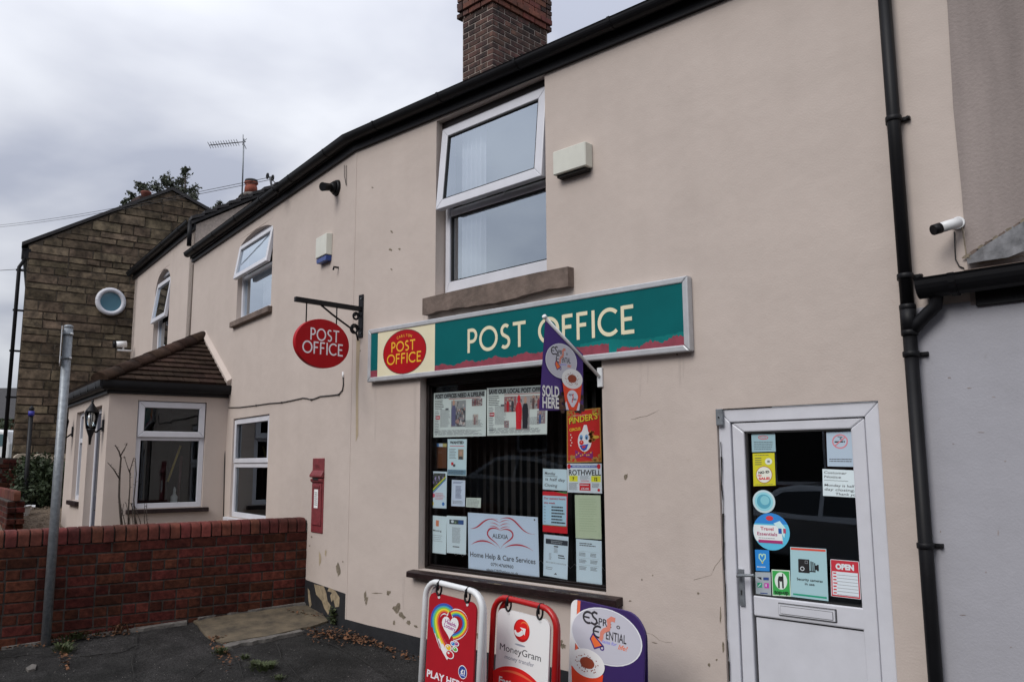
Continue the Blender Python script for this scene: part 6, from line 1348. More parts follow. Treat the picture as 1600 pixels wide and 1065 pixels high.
while z_ > -0.02:
    header = row in (2, 6)
    a = -0.002; first = True
    while a < WLEN - 0.02:
        if header or (first and row % 2): l, me = 0.101, BH_
        else: l, me = 0.213, BS
        if header is False and row % 3 == 1 and random.random() < 0.18: l, me = 0.101, BH_
        put(me, BW, a + l / 2, z_, -0.05, gw); a += l + 0.0115; first = False
    z_ -= 0.0895; row += 1
# bullnose coping, each brick on edge
mb = MB(); cpro = [(-0.105, 0.0), (0.105, 0.0), (0.105, 0.085)] + [(0.105 - 0.055 + 0.055 * math.cos(R(t)), 0.085 + 0.050 * math.sin(R(t))) for t in range(15, 91, 15)] + [(-0.05 - 0.055 * math.cos(R(t)), 0.085 + 0.050 * math.sin(R(t))) for t in range(90, -1, -30)]
cfm = Frame((0, 0, 0), (0, 1, 0), Z, (1, 0, 0))   # profile lies across the wall
mb.prism(cfm, cpro, -0.0405, 0.0405, M_COPING); CM = mb.mesh('coping_brick', 0.004)
a = 0.02
while a < WLEN: put(CM, BW, a + 0.041, TOPZ - COP + 0.001, -0.1, gw, 0.002, 'coping_brick'); a += 0.0925

# ================================================================== neighbouring taller house
nb = thing('terraced_house', 'taller beige house with an arched window and black eaves beyond the porch', 'building', W2.P(8, 0, 0))
aE = W2.px(212, 425)[0]; zG = 5.235
b1 = [W2.px(x, y) for x, y in ((245, 430), (266, 424), (237, 550), (262, 545))]
B_L, B_R = (b1[0][0] + b1[2][0]) / 2, (b1[1][0] + b1[3][0]) / 2; B_T, B_B = W2.px(256, 420)[1], 2.9
zE = (W2.px(212, 424)[1] + W2.px(303, 366)[1]) / 2 + 0.05
m_ = MB(); panel(m_, W2, J2 + 0.002, aE, -0.4, zG, [(B_R, B_L, B_B, B_T, 0.14)], M_WALL)
acb, arb = (B_L + B_R) / 2, (B_L - B_R) / 2
for sgn, edge in ((-1, B_R), (1, B_L)):
    m_.prism(W2, [(edge, B_T - 0.34)] + [(acb + sgn * arb * math.cos(R(t)), B_T - 0.34 + 0.33 * math.sin(R(t))) for t in range(0, 91, 15)] + [(edge, B_T)], -0.13, 0.0, M_WALL)
# gable end that shows above the post office eaves
HD = 6.0; pit = 0.62; GF = Frame(W2.P(J2 + 0.002, 0), -n2, Z, -d2)
m_.prism(GF, [(0, -0.4), (HD, -0.4), (HD, zG), (HD / 2, zG + HD / 2 * pit), (0, zG)], -0.25, 0.0, M_PEBBLE)
GF2 = Frame(W2.P(aE, 0), -n2, Z, d2)
m_.prism(GF2, [(0, -0.4), (HD, -0.4), (HD, zG), (HD / 2, zG + HD / 2 * pit), (0, zG)], -0.25, 0.0, M_WALL)
m_.build('wall', nb)
m_ = MB(); room(m_, W2, B_R - 0.2, B_L + 0.2, B_B, B_T + 0.05, -0.145, -2.0, M_INT2); m_.build('interior', nb)
m_ = MB(); frame_bars(m_, W2, B_R + 0.01, B_L - 0.01, B_B, B_T - 0.02, 0.07, -0.13, -0.07, M_UPVC); WB = m_.build('window', nb, bevel=0.004)
hzb = B_T - 0.3; cfb = Frame(W2.P(0, hzb, -0.06), d2, Z * math.cos(R(7)) - n2 * math.sin(R(7)), n2 * math.cos(R(7)) + Z * math.sin(R(7)))
m_ = MB(); frame_bars(m_, cfb, B_R + 0.03, B_L - 0.03, -0.60, 0.1, 0.07, 0, 0.05, M_UPVC); m_.build('casement', WB)
m_ = MB(); m_.box(cfb, B_R + 0.09, B_L - 0.09, -0.54, 0.04, 0.02, 0.026, G_UP); m_.build('casement_pane', WB)
m_ = MB(); m_.box(W2, B_R + 0.07, B_L - 0.07, B_B + 0.05, hzb - 0.60, -0.1, -0.094, G_UP); m_.build('pane', WB)
eaves(W2.P(J2 - 0.02, 0), zE - 0.10, W2.P(aE + 0.12, 0), zE - 0.10, n2, n2, n2, nb)
m_ = MB(); 
def slab8(A, B, C, D, t, m, mb): mb.hull8([A, B, C, D, A + Z * t, B + Z * t, C + Z * t, D + Z * t], m)
ap = zG + 0.02 + HD / 2 * pit
slab8(W2.P(J2 - 0.06, zG - 0.02, 0.08), W2.P(aE + 0.08, zG - 0.02, 0.08), W2.P(aE + 0.08, ap, -HD / 2), W2.P(J2 - 0.06, ap, -HD / 2), 0.05, M_SLATE, m_)
slab8(W2.P(J2 - 0.06, zG + 0.01, -HD), W2.P(aE + 0.08, zG + 0.01, -HD), W2.P(aE + 0.08, ap, -HD / 2), W2.P(J2 - 0.06, ap, -HD / 2), 0.05, M_SLATE, m_)
m_.build('roof', nb)
for i in range(17):                         # verge tiles stepping up the gable
    t0_, t1_ = i / 17, (i + 1) / 17; A = W2.P(J2 - 0.08, zG + (ap - zG) * t0_ + 0.06, 0.08 - (HD / 2 + 0.08) * t0_); B = W2.P(J2 - 0.08, zG + (ap - zG) * t1_ + 0.025, 0.08 - (HD / 2 + 0.08) * t1_)
    m_ = MB(); m_.hull8([A, B, B + d2 * 0.2, A + d2 * 0.2, A + Z * 0.05, B + Z * 0.05, B + d2 * 0.2 + Z * 0.05, A + d2 * 0.2 + Z * 0.05], M_SLATE); m_.build('verge_tile', nb)
m_ = MB(); pA = W2.P(J2 + 0.02, zE + 0.05, 0.10); m_.tube([W2.P(J2 - 0.02, zE + 0.02, 0.09), W2.P(J2 - 0.02, 4.88, 0.09)], 0.035, M_BLACK, 10); m_.build('downpipe', nb)
m_ = MB(); m_.tube([W2.P(J2 + 0.0, 4.6, 0.012), W2.P(J2 + 0.0, 2.9, 0.012)], 0.014, mat('joint_stain', (0.2, 0.17, 0.15), 0.9), 6); m_.build('wall_joint', nb)
# chimney pot showing over the verge
cp = at_depth(392, 300, 16.5)
PFm = Frame(cp, (1, 0, 0), Z, (0, 1, 0)); s = 16.5 / F
m_ = MB(); m_.box(PFm, -0.22, 0.22, -1.3, -0.13, -0.2, 0.2, M_CHIMBRICK); m_.lathe(PFm, [(0.24, -0.13), (0.20, -0.07), (0.13, -0.03)], M_CONC, 14); m_.lathe(PFm, [(0.13, -0.03), (0.12, 0.10), (0.11, 0.12), (0.11, 0.16), (0.135, 0.17), (0.135, 0.19), (0.10, 0.19)], M_TERRA, 16)
m_.lathe(Frame(PFm.P(0, 0.195, 0), PFm.a, PFm.b, PFm.c), [(0.12, 0.0), (0.13, 0.015), (0.12, 0.05), (0.05, 0.07)], M_SLATE, 14); m_.build('chimney', nb)
# television aerial
D_ = 15.5; bs, tp = at_depth(378, 312, D_), at_depth(381, 217, D_)
ae = thing('tv_aerial', 'thin television aerial on a mast above the tiled gable', 'aerial', bs)
m_ = MB(); m_.tube([bs, tp], 0.014, M_GALV, 8); m_.build('mast', ae)
b0, b1_ = at_depth(384, 221.5, D_), at_depth(327, 227, D_)
m_ = MB(); m_.tube([b0, b1_], 0.009, M_BLACKM, 6)
dv = (b1_ - b0).normalized(); sv = Z.cross(dv).normalized()
for i in range(12):
    P = b0.lerp(b1_, 0.22 + 0.78 * i / 11); l = 0.085; m_.tube([P - Z * l * .32 - sv * l, P + Z * l * .32 + sv * l], 0.005, M_BLACKM, 5)
for q in (-1, 1): m_.tube([b0 + dv * 0.02 + Z * 0.10 * q - sv * .1, b0 + dv * 0.05, b0 + dv * 0.02 + Z * 0.10 * q + sv * .1], 0.006, M_BLACKM, 5)
m_.build('antenna', ae)
# overhead telephone line with its bracket on the post office eaves
tb = W2.at(432, 292, 0.05)
tl_ = thing('telephone_line', 'thin overhead wires running left from the curled bracket on the eaves', 'wire', tb)
bp = W2.at(437, 300, 0.06); bt = W2.at(422, 277, 0.14)
m_ = MB(); m_.tube([bp, W2.at(428, 297, 0.2), W2.at(424, 288, 0.2), bt], 0.013, M_BLACKM, 7)
for dx, dy in ((-4, -2), (4, 1)): 
    ce = W2.at(422 + dx, 277 + dy, 0.15); m_.tube([ce + Z * 0.03 * math.cos(R(t)) + d2 * 0.03 * math.sin(R(t)) for t in range(0, 331, 30)], 0.009, M_BLACKM, 6)
m_.tube([bt, W2.at(430, 286, 0.16), W2.at(434, 305, 0.1)], 0.006, M_CABLE, 5); m_.build('bracket', tl_)
for dd_, x1, y1 in ((0.0, -60, 357), (0.03, -60, 360)):
    e_w = at_depth(x1, y1, 21); sA = bt + Z * (-dd_)
    m_ = MB(); m_.tube([sA.lerp(e_w, t / 16) - Z * 0.10 * math.sin(math.pi * t / 16) for t in range(17)], 0.0036, M_CABLE, 5); m_.build('wire', tl_)
m_ = MB(); m_.tube([at_depth(-60, 426, 40), at_depth(40, 420, 40)], 0.014, M_CABLE, 5); m_.build('distant_wire', None, label='faint distant wire crossing the sky left of the stone gable', cat='wire')

# ================================================================== porch
pu = W2.px(353, 700)[0]
PS = Frame(W2.P(pu, 0), n2, Z, -d2)               # side that faces the camera
po_px = PS.px
wO = (po_px(172, 640)[0] + po_px(156, 812)[0]) / 2
pF = Frame(W2.P(0, 0, wO), d2, Z, n2)             # street side
pE = (pF.px(97, 800)[0] + pF.px(107, 640)[0]) / 2
pzT = 2.44
pr = thing('entrance_porch', 'beige rendered porch with a hipped brown tiled roof and large picture window', 'porch', W2.P((pu + pE) / 2, 0.2, 0.7))
wq = [po_px(x, y, -0.04) for x, y in ((217, 629), (323, 630), (203, 792), (313, 791))]
wA0, wA1 = (wq[1][0] + wq[3][0]) / 2, (wq[0][0] + wq[2][0]) / 2; wB0, wB1 = 1.075, 2.375
dA0, dA1 = pF.px(156, 700)[0], pF.px(130, 700)[0]; nA0, nA1 = pF.px(121, 700)[0], pF.px(109, 700)[0]
dA0 = pu + 0.42; dA1 = dA0 + 0.86; nA0 = dA1 + 0.42; nA1 = nA0 + 0.62
pE = max(pE, nA1 + 0.35)
m_ = MB(); panel(m_, PS, 0, wO, -0.3, pzT + 0.2, [(wA0, wA1, wB0, wB1, 0.10)], M_WALL)
panel(m_, pF, pu, pE, -0.3, pzT + 0.2, [(dA0, dA1, 0.12, 2.33, 0.16), (nA0, nA1, 1.12, 2.33, 0.12)], M_WALL)
PS2 = Frame(W2.P(pE, 0), n2, Z, d2); panel(m_, PS2, 0, wO, -0.3, pzT + 0.2, [], M_WALL); m_.build('wall', pr)
m_ = MB(); room(m_, PS, 0.02, wO - 0.26, 0.1, pzT + 0.1, -0.104, -(pE - pu) + 0.3, M_INT); m_.build('interior', pr)
m_ = MB(); frame_bars(m_, PS, wA0 + 0.002, wA1 - 0.002, wB0 + 0.002, wB1 - 0.002, 0.06, -0.10, -0.04, M_UPVC)
zmp = po_px(265, 683, -0.04)[1]; m_.box(PS, wA0 + 0.062, wA1 - 0.062, zmp - 0.04, zmp + 0.02, -0.10, -0.042, M_UPVC); PWN = m_.build('window', pr, bevel=0.004)
m_ = MB(); frame_bars(m_, PS, wA0 + 0.012, wA1 - 0.012, zmp, wB1 - 0.012, 0.072, -0.04, -0.008, M_UPVC); m_.build('top_casement', PWN, bevel=0.006)
m_ = MB(); m_.box(PS, wA0 + 0.06, wA1 - 0.06, wB0 + 0.06, zmp - 0.04, -0.07, -0.065, G_PORCH); m_.build('pane', PWN)
m_ = MB(); m_.box(PS, wA0 + 0.08, wA1 - 0.08, zmp + 0.065, wB1 - 0.08, -0.05, -0.045, G_PORCH); m_.build('pane', PWN)
m_ = MB(); m_.box(PS, wA0 - 0.07, wA1 + 0.07, wB0 - 0.055, wB0 - 0.004, -0.04, 0.06, M_SILLPAINT); m_.build('sill', PWN, bevel=0.005)
m_ = MB(); frame_bars(m_, pF, nA0 + 0.002, nA1 - 0.002, 1.122, 2.328, 0.06, -0.11, -0.05, M_UPVC); m_.box(pF, nA0 + 0.06, nA1 - 0.06, zmp - 0.03, zmp + 0.03, -0.11, -0.05, M_UPVC); PW2 = m_.build('window', pr, bevel=0.004)
m_ = MB(); m_.box(pF, nA0 + 0.05, nA1 - 0.05, 1.17, 2.28, -0.09, -0.085, G_PORCH); m_.build('pane', PW2)
m_ = MB(); m_.box(pF, nA0 - 0.06, nA1 + 0.06, 1.06, 1.116, -0.06, 0.05, M_SILLPAINT); m_.build('sill', PW2)
m_ = MB(); frame_bars(m_, pF, dA0 + 0.004, dA1 - 0.004, 0.12, 2.326, 0.07, -0.15, -0.08, M_UPVC); PDO = m_.build('door', pr, bevel=0.004)
m_ = MB(); m_.box(pF, dA0 + 0.078, dA1 - 0.078, 0.2, 2.25, -0.14, -0.095, mat('navy_door_paint', (0.012, 0.02, 0.045), 0.35)); m_.box(pF, dA0 + 0.2, dA1 - 0.2, 1.2, 2.05, -0.094, -0.09, G_PORCH); m_.build('door_leaf', PDO, bevel=0.004)
m_ = MB(); m_.tube([pF.P(dA0 + 0.14, 1.05, -0.09), pF.P(dA0 + 0.14, 1.05, -0.03), pF.P(dA0 + 0.25, 1.05, -0.03)], 0.010, M_BLACKM, 7); m_.build('handle', PDO)
# roof: eaves all round, hips to a ridge on the wall
ov = 0.12; ez = 2.60; eu0, eu1, ew = pu - ov * 0.6, pE + ov, wO + ov
apx = W2.px(320, 527); aU, aZ = apx; aU2 = max(aU + 0.1, eu1 - (aU - eu0))
def RP(u, z, w): return W2.P(u, z, w)
m_ = MB(); dz_ = 0.012
m_.face([RP(eu0, ez - dz_, 0), RP(eu0, ez - dz_, ew), RP(aU, aZ - dz_, 0)], M_SLATE); m_.face([RP(eu0, ez - dz_, ew), RP(eu1, ez - dz_, ew), RP(aU2, aZ - dz_, 0), RP(aU, aZ - dz_, 0)], M_SLATE); m_.face([RP(eu1, ez - dz_, ew), RP(eu1, ez - dz_, 0), RP(aU2, aZ - dz_, 0)], M_SLATE)
m_.face([RP(eu0, ez - dz_ - 0.01, 0), RP(eu0, ez - dz_ - 0.01, ew), RP(eu1, ez - dz_ - 0.01, ew), RP(eu1, ez - dz_ - 0.01, 0)], M_SLATE); m_.build('roof', pr)
def tile_slope(E0, E1, apex_pts, courses, tw, parent, name='roof_tile'):
    """plain tiles laid course by course on a plane and cut to the hips: E0-E1 the eaves edge, apex_pts the upper corners"""
    ax_ = (E1 - E0).normalized(); n_ = ax_.cross(apex_pts[0] - E0).normalized()
    if n_.z < 0: n_ = -n_
    up_ = n_.cross(ax_).normalized()
    if up_.z < 0: up_ = -up_
    fr = Frame(E0, ax_, up_, n_); L0 = (E1 - E0).length
    poly = [(0, 0), (L0, 0)] + [((p - E0).dot(ax_), (p - E0).dot(up_)) for p in apex_pts]
    H = max(p[1] for p in poly); ch_ = H / courses
    cx_ = sum(p[0] for p in poly) / len(poly); cy_ = sum(p[1] for p in poly) / len(poly)
    for r_ in range(courses):
        x = -tw * (0.5 if r_ % 2 else 0.0)
        while x < L0:
            pc = [(x + 0.003, r_ * ch_), (x + tw - 0.003, r_ * ch_), (x + tw - 0.003, (r_ + 1) * ch_ + 0.03), (x + 0.003, (r_ + 1) * ch_ + 0.03)]
            for i in range(len(poly)):
                (px1, py1), (px2, py2) = poly[i], poly[(i + 1) % len(poly)]
                if i == 0: continue
                a_, b_ = py2 - py1, -(px2 - px1); c_ = a_ * px1 + b_ * py1
                if a_ * cx_ + b_ * cy_ > c_: a_, b_, c_ = -a_, -b_, -c_
                if len(pc) > 2: pc = clip_line(pc, a_, b_, c_)
            x += tw
            if len(pc) < 3: continue
            area = abs(sum(pc[i][0] * pc[i - 1][1] - pc[i - 1][0] * pc[i][1] for i in range(len(pc)))) / 2
            if area < 0.001: continue
            mb = MB(); k = mb.mi(M_PORCHTILE); n = len(pc); j = random.uniform(-.002, .003)
            lift = lambda b: 0.034 - 0.026 * (b - r_ * ch_) / (ch_ + 0.03) + j
            mb.v += [tuple(fr.P(a_, b_, 0)) for a_, b_ in pc] + [tuple(fr.P(a_, b_, lift(b_))) for a_, b_ in pc]
            mb.f += [tuple(range(n))[::-1], tuple(range(n, 2 * n))] + [(i, (i + 1) % n, n + (i + 1) % n, n + i) for i in range(n)]; mb.m += [k] * (n + 2); mb.sm += [False] * (n + 2)
            mb.build(name, parent)
tile_slope(RP(eu0, ez, 0), RP(eu0, ez, ew), [RP(aU, aZ, 0)], 11, 0.19, pr)
tile_slope(RP(eu0, ez, ew), RP(eu1, ez, ew), [RP(aU2, aZ, 0), RP(aU, aZ, 0)], 11, 0.30, pr)
A_, B_ = RP(eu0 - 0.02, ez + 0.02, ew + 0.02), RP(aU, aZ + 0.03, 0.03); hip_n = 7
for i in range(hip_n):
    P, Q = A_.lerp(B_, i / hip_n), A_.lerp(B_, (i + 1.06) / hip_n); d_ = (Q - P).normalized(); s_v = d_.cross(Z).normalized(); u_v = s_v.cross(d_).normalized()
    m_ = MB(); m_.sweep([(0.12 * math.cos(R(t)), -0.035 + 0.095 * math.sin(R(t))) for t in range(0, 181, 20)], P + u_v * 0.004, Q - u_v * 0.004, s_v, u_v, M_PORCHTILE, True); m_.build('hip_tile', pr)
m_ = MB(); m_.hull8([RP(eu0 - 0.02, ez, 0.0), RP(eu0 - 0.02, ez, 0.05), RP(aU - 0.02, aZ, 0.05), RP(aU - 0.02, aZ, 0.0), RP(eu0 - 0.05, ez + 0.09, 0.0), RP(eu0 - 0.05, ez + 0.05, 0.06), RP(aU - 0.02, aZ + 0.06, 0.06), RP(aU - 0.02, aZ + 0.10, 0.0)], M_WALL); m_.build('mortar_fillet', pr)
m_ = MB()
gpp = [(0.055 * math.cos(R(t)), 0.075 * math.sin(R(t)) - 0.01) for t in range(180, 361, 20)] + [(0.055, 0.03), (-0.055, 0.03)]
m_.box(PS, 0.0, wO + 0.03, pzT + 0.005, ez - 0.03, 0.004, 0.03, M_BLACKM); m_.sweep(gpp, PS.P(0, ez - 0.035, 0.075), PS.P(wO + 0.10, ez - 0.035, 0.075), PS.c, Z, M_BLACK)
m_.build('gutter', pr)
m_ = MB(); m_.box(pF, pu - 0.03, pE, pzT + 0.005, ez - 0.03, 0.004, 0.03, M_BLACKM); m_.sweep(gpp, pF.P(pu - 0.10, ez - 0.035, 0.075), pF.P(pE + 0.10, ez - 0.035, 0.075), n2, Z, M_BLACK)
for i in range(6): m_.box(pF, pu + 0.2 + i * 0.55, pu + 0.23 + i * 0.55, ez - 0.09, ez - 0.015, 0.02, 0.132, M_BLACK)
m_.build('gutter', pr)
# carriage lanterns either side of the door
def lantern(a, label):
    t = thing('wall_lantern', label, 'lantern', pF.P(a, 2.1, 0.1), 'carriage lanterns on the porch')
    m_ = MB(); m_.box(pF, a - 0.035, a + 0.035, 2.0, 2.14, 0.0, 0.02, M_BLACKM); m_.tube([pF.P(a, 2.04, 0.02), pF.P(a, 1.99, 0.08), pF.P(a, 2.02, 0.14)], 0.012, M_BLACKM, 7); m_.build('arm', t)
    lf = Frame(pF.P(a, 2.03, 0.14), d2, Z, n2)
    m_ = MB(); m_.lathe(lf, [(0.012, -0.19), (0.02, -0.10), (0.05, -0.02), (0.055, 0.0)], M_BLACKM, 6); m_.lathe(lf, [(0.085, 0.19), (0.075, 0.22), (0.03, 0.28), (0.012, 0.31), (0.018, 0.335), (0.004, 0.35)], M_BLACKM, 6)
    for i in range(6):
        q = R(60 * i); m_.tube([lf.P(0.053 * math.cos(q), 0, 0.053 * math.sin(q)), lf.P(0.08 * math.cos(q), 0.19, 0.08 * math.sin(q))], 0.006, M_BLACKM, 5)
    m_.build('lamp_frame', t)
    m_ = MB(); m_.lathe(lf, [(0.047, 0.0), (0.074, 0.188)], G_PORCH, 6); m_.build('lamp_glass', t)
lantern(pu + 0.24, 'black carriage lantern by the porch corner beside the front door')
lantern(nA1 + 0.22, 'black carriage lantern at the far end of the porch behind the grey pole')
# what shows inside the picture window
p_ = PS.P(wA0 + 0.30, wB0 + 0.02, -0.16); bt_ = thing('spray_bottle', 'white plastic bottle standing inside the porch window', 'bottle', p_)
lf = Frame(p_, PS.a, Z, PS.c); m_ = MB(); m_.lathe(lf, [(0.04, -0.02), (0.042, 0.0), (0.042, 0.11), (0.02, 0.14), (0.016, 0.17)], M_WHITEP, 14); m_.build('body', bt_)
m_ = MB(); m_.lathe(lf, [(0.018, 0.17), (0.018, 0.19), (0.006, 0.23)], M_WHITEP, 10); m_.build('cap', bt_)
m_ = MB(); m_.tube([PS.P(*po_px(262, 752, -0.3), -0.3), PS.P(*po_px(282, 696, -0.3), -0.3)], 0.014, mat('yellow_handle', (0.55, 0.42, 0.14), 0.5), 8); m_.tube([PS.P(*po_px(284, 712, -0.28), -0.28), PS.P(*po_px(277, 790, -0.28), -0.28)], 0.02, mat('maroon_handle', (0.06, 0.012, 0.015), 0.5), 8)
m_.build('broom_handles', None, label='yellow and maroon handles leaning inside the porch window', cat='broom')

# ================================================================== bare rose bush behind the garden wall
RF = Frame(W2.P(pu - 0.28, 0), n2, Z, -d2)
rb = thing('rose_bush', 'bare thorny rose stems in front of the porch picture window', 'shrub', RF.P(1.2, 0.25, 0))
def rstem(pts, r0_, r1_):
    m_ = MB(); P3 = [RF.at(x, y, 0.03 * math.sin(i * 1.3)) for i, (x, y) in enumerate(pts)]; n = len(P3)
    m_.tube(P3, [r0_ + (r1_ - r0_) * i / (n - 1) for i in range(n)], M_BARK, 6)
    for i in range(n - 1):
        for q in range(3):
            P = P3[i].lerp(P3[i + 1], random.random()); dv_ = V((random.uniform(-1, 1), random.uniform(-1, 1), 0.3)).normalized(); m_.tube([P, P + dv_ * 0.028], [0.005, 0.001], M_BARK, 4)
    m_.build('stem', rb)
rstem([(191, 830), (188, 800), (186, 775), (187, 740), (189, 715), (186, 705), (180, 695)], 0.016, 0.007); rstem([(188, 712), (195, 700), (199, 692)], 0.008, 0.004); rstem([(187, 748), (177, 732), (168, 722)], 0.009, 0.004)
rstem([(200, 832), (201, 790), (203, 760), (203, 735), (209, 715)], 0.010, 0.005); rstem([(204, 742), (199, 728), (194, 712)], 0.006, 0.003); rstem([(212, 835), (209, 780), (213, 740), (211, 715)], 0.009, 0.004)
for i in range(9):
    x = 186 + i * 5; rstem([(x + 8, 838), (x + 4 + random.uniform(-3, 3), 812), (x + random.uniform(-8, 12), 786)], 0.007, 0.003)

# ================================================================== stone gable up the street
GA = Frame(W2.P(aE + 1.6, 0), n2, Z, -d2)
gq = {k: GA.px(*v) for k, v in dict(eave=(36, 377), peak=(268, 298), right=(325, 330), circ=(172, 472), cr=(198, 472), ct=(172, 450), bl=(16, 720)).items()}
sgb = thing('stone_building', 'tall brown sandstone gable with a round white window at the left', 'building', GA.P(0, 1.0, 0))
eA, eZ = gq['eave']; kA, kZ = gq['peak']; rA, rZ = gq['right']; rsl = (rZ - kZ) / (rA - kA)
endA = -8.0; endZ = kZ + rsl * (endA - kA)
eA = GA.px(43, 400)[0]; eZ = eZ - 0.06
back = GA.P(eA, 0) - CAM; back.z = 0; back = back.normalized(); back = (back + RGT * 0.03) * 7
fp = [(eA, 0.3), (eA, eZ), (kA, kZ), (endA, endZ), (endA, 0.3)]
m_ = MB(); F3 = [GA.P(a, b) for a, b in fp]; m_.face(F3, M_SANDMORTAR); m_.face([p + back for p in F3], M_SANDMORTAR)
for i in range(5): j = (i + 1) % 5; m_.face([F3[i], F3[j], F3[j] + back, F3[i] + back], M_SANDMORTAR)
m_.build('wall', sgb)
rs = random.Random(11); z_ = 1.3; polys = []
while z_ < kZ:
    h_ = rs.choice((0.13, 0.16, 0.18, 0.22)); a_ = eA - rs.uniform(0, .01)
    while a_ > -2.6:
        l_ = rs.choice((0.24, 0.34, 0.44, 0.55, 0.72)); g_ = .003; pc = [(a_ - l_ + g_, z_ + g_ + rs.uniform(0, .012)), (a_ - g_, z_ + g_ + rs.uniform(0, .02)), (a_ - g_ - rs.uniform(0, .02), z_ + h_ - g_ - rs.uniform(0, .012)), (a_ - l_ / 2, z_ + h_ - g_ + rs.uniform(-.01, .006)), (a_ - l_ + g_, z_ + h_ - g_ - rs.uniform(0, .015))]
        a_ -= l_
        for (p, q) in (((eA, eZ - 0.03), (kA, kZ - 0.03)), ((kA, kZ - 0.03), (endA, endZ - 0.03))):
            A2_, B2_ = q[1] - p[1], -(q[0] - p[0]); C2_ = A2_ * p[0] + B2_ * p[1]
            if A2_ * 0 + B2_ * 2 > C2_: A2_, B2_, C2_ = -A2_, -B2_, -C2_
            if len(pc) > 2: pc = clip_line(pc, A2_, B2_, C2_)
        if len(pc) < 3: continue
        ar_ = abs(sum(pc[i][0] * pc[i - 1][1] - pc[i - 1][0] * pc[i][1] for i in range(len(pc))))
        if ar_ < 0.012: continue
        cxa, cza = sum(p[0] for p in pc) / len(pc), sum(p[1] for p in pc) / len(pc)
        hid = cza < 2.2 or cxa < -1.9 or (cxa < -0.35 and cza < 5.4) or (cxa < 0.6 and cza < 3.4)      # behind the nearer houses
        polys.append((hid, -ar_, pc, rs.uniform(0.010, 0.045)))
    z_ += h_
polys.sort(key=lambda t: (t[0], t[1])); rest = MB()
for n_, (hid, ar_, pc, dp_) in enumerate(polys):
    if n_ < 290: m_ = MB(); m_.prism(GA, pc, -0.02, dp_, M_SAND, inset=0.010); m_.build('stone', sgb)
    else: rest.prism(GA, pc, -0.02, dp_, M_SAND, inset=0.010)
tag(rest.build('small_stones', sgb), kind='stuff')
cA, cZ = gq['circ']; crr = (gq['ct'][1] - cZ) * 0.97
m_ = MB(); m_.tube([GA.P(cA + crr * 0.86 * math.cos(R(t)), cZ + crr * 0.86 * math.sin(R(t)), 0.07) for t in range(0, 361, 10)], crr * 0.17, M_UPVC, 10, caps=False); RW = m_.build('round_window', sgb)
m_ = MB(); m_.prism(GA, [(cA + crr * 0.86 * math.cos(R(t)), cZ + crr * 0.86 * math.sin(R(t))) for t in range(0, 360, 10)], 0.048, 0.056, mat('blue_window_film', (0.10, 0.21, 0.27), 0.12)); m_.build('pane', RW)
m_ = MB()
for (p, q) in (((eA + 0.12, eZ - 0.04), (kA, kZ)), ((kA, kZ), (endA, endZ))):
    P, Q = GA.P(p[0], p[1], 0.07), GA.P(q[0], q[1], 0.07); m_.hull8([P, Q, Q + back * 1.02, P + back * 1.02, P + Z * 0.07, Q + Z * 0.07, Q + back * 1.02 + Z * 0.07, P + back * 1.02 + Z * 0.07], M_SLATE)
m_.build('roof', sgb)
m_ = MB(); dA_ = eA + 0.125
m_.tube([GA.P(eA + 0.05, eZ - 0.2, 0.0), GA.P(eA + 0.06, eZ - 0.34, -0.01), GA.P(dA_, eZ - 0.46, -0.02), GA.P(dA_, 1.2, -0.02)], 0.036, M_BLACK, 8)
for zq in (5.4, 4.6, 3.8, 2.9): m_.box(GA, eA - 0.02, dA_ + 0.05, zq - 0.018, zq + 0.018, -0.04, 0.0, M_BLACK)
m_.build('downpipe', sgb)
m_ = MB(); Pg = GA.P(eA + 0.06, eZ - 0.06, 0.05); m_.sweep(gprof, Pg, Pg + back, GA.a, Z, M_BLACK); m_.box(GA, eA - 0.05, eA + 0.10, eZ - 0.28, eZ - 0.08, -0.1, 0.03, M_BLACK); m_.build('gutter', sgb)
cpt = GA.at(228, 306, -3.0); m_ = MB(); PFm = Frame(cpt, (1, 0, 0), Z, (0, 1, 0)); m_.box(PFm, -0.25, 0.25, -1.2, -0.1, -0.25, 0.25, M_CHIMBRICK); m_.lathe(PFm, [(0.12, -0.1), (0.11, 0.04), (0.13, 0.06), (0.13, 0.1), (0.09, 0.1)], M_CHIMTOP, 12); m_.build('chimney', sgb)
# little white camera on the corner of the taller house
p_ = W2.at(206, 548, 0.05); sc2 = thing('security_camera', 'small white security camera at the far corner of the taller house', 'camera', p_)
dq = (W2.P(aE, 0, 0.5) - W2.P(aE, 0, 0)).normalized(); m_ = MB(); m_.tube([p_, p_ + n2 * 0.25], 0.02, M_WHITEP, 8); m_.build('mount', sc2)
m_ = MB(); m_.tube([p_ + n2 * 0.1 + Z * 0.12, p_ + n2 * 0.28 + Z * 0.10], 0.06, M_WHITEP, 12); m_.tube([p_ + n2 * 0.28 + Z * 0.10, p_ + n2 * 0.33 + Z * 0.095], 0.062, M_BLACK, 12); m_.tube([p_ + n2 * 0.15, p_ + n2 * 0.15 + Z * 0.12], 0.02, M_WHITEP, 6); m_.build('body', sc2)

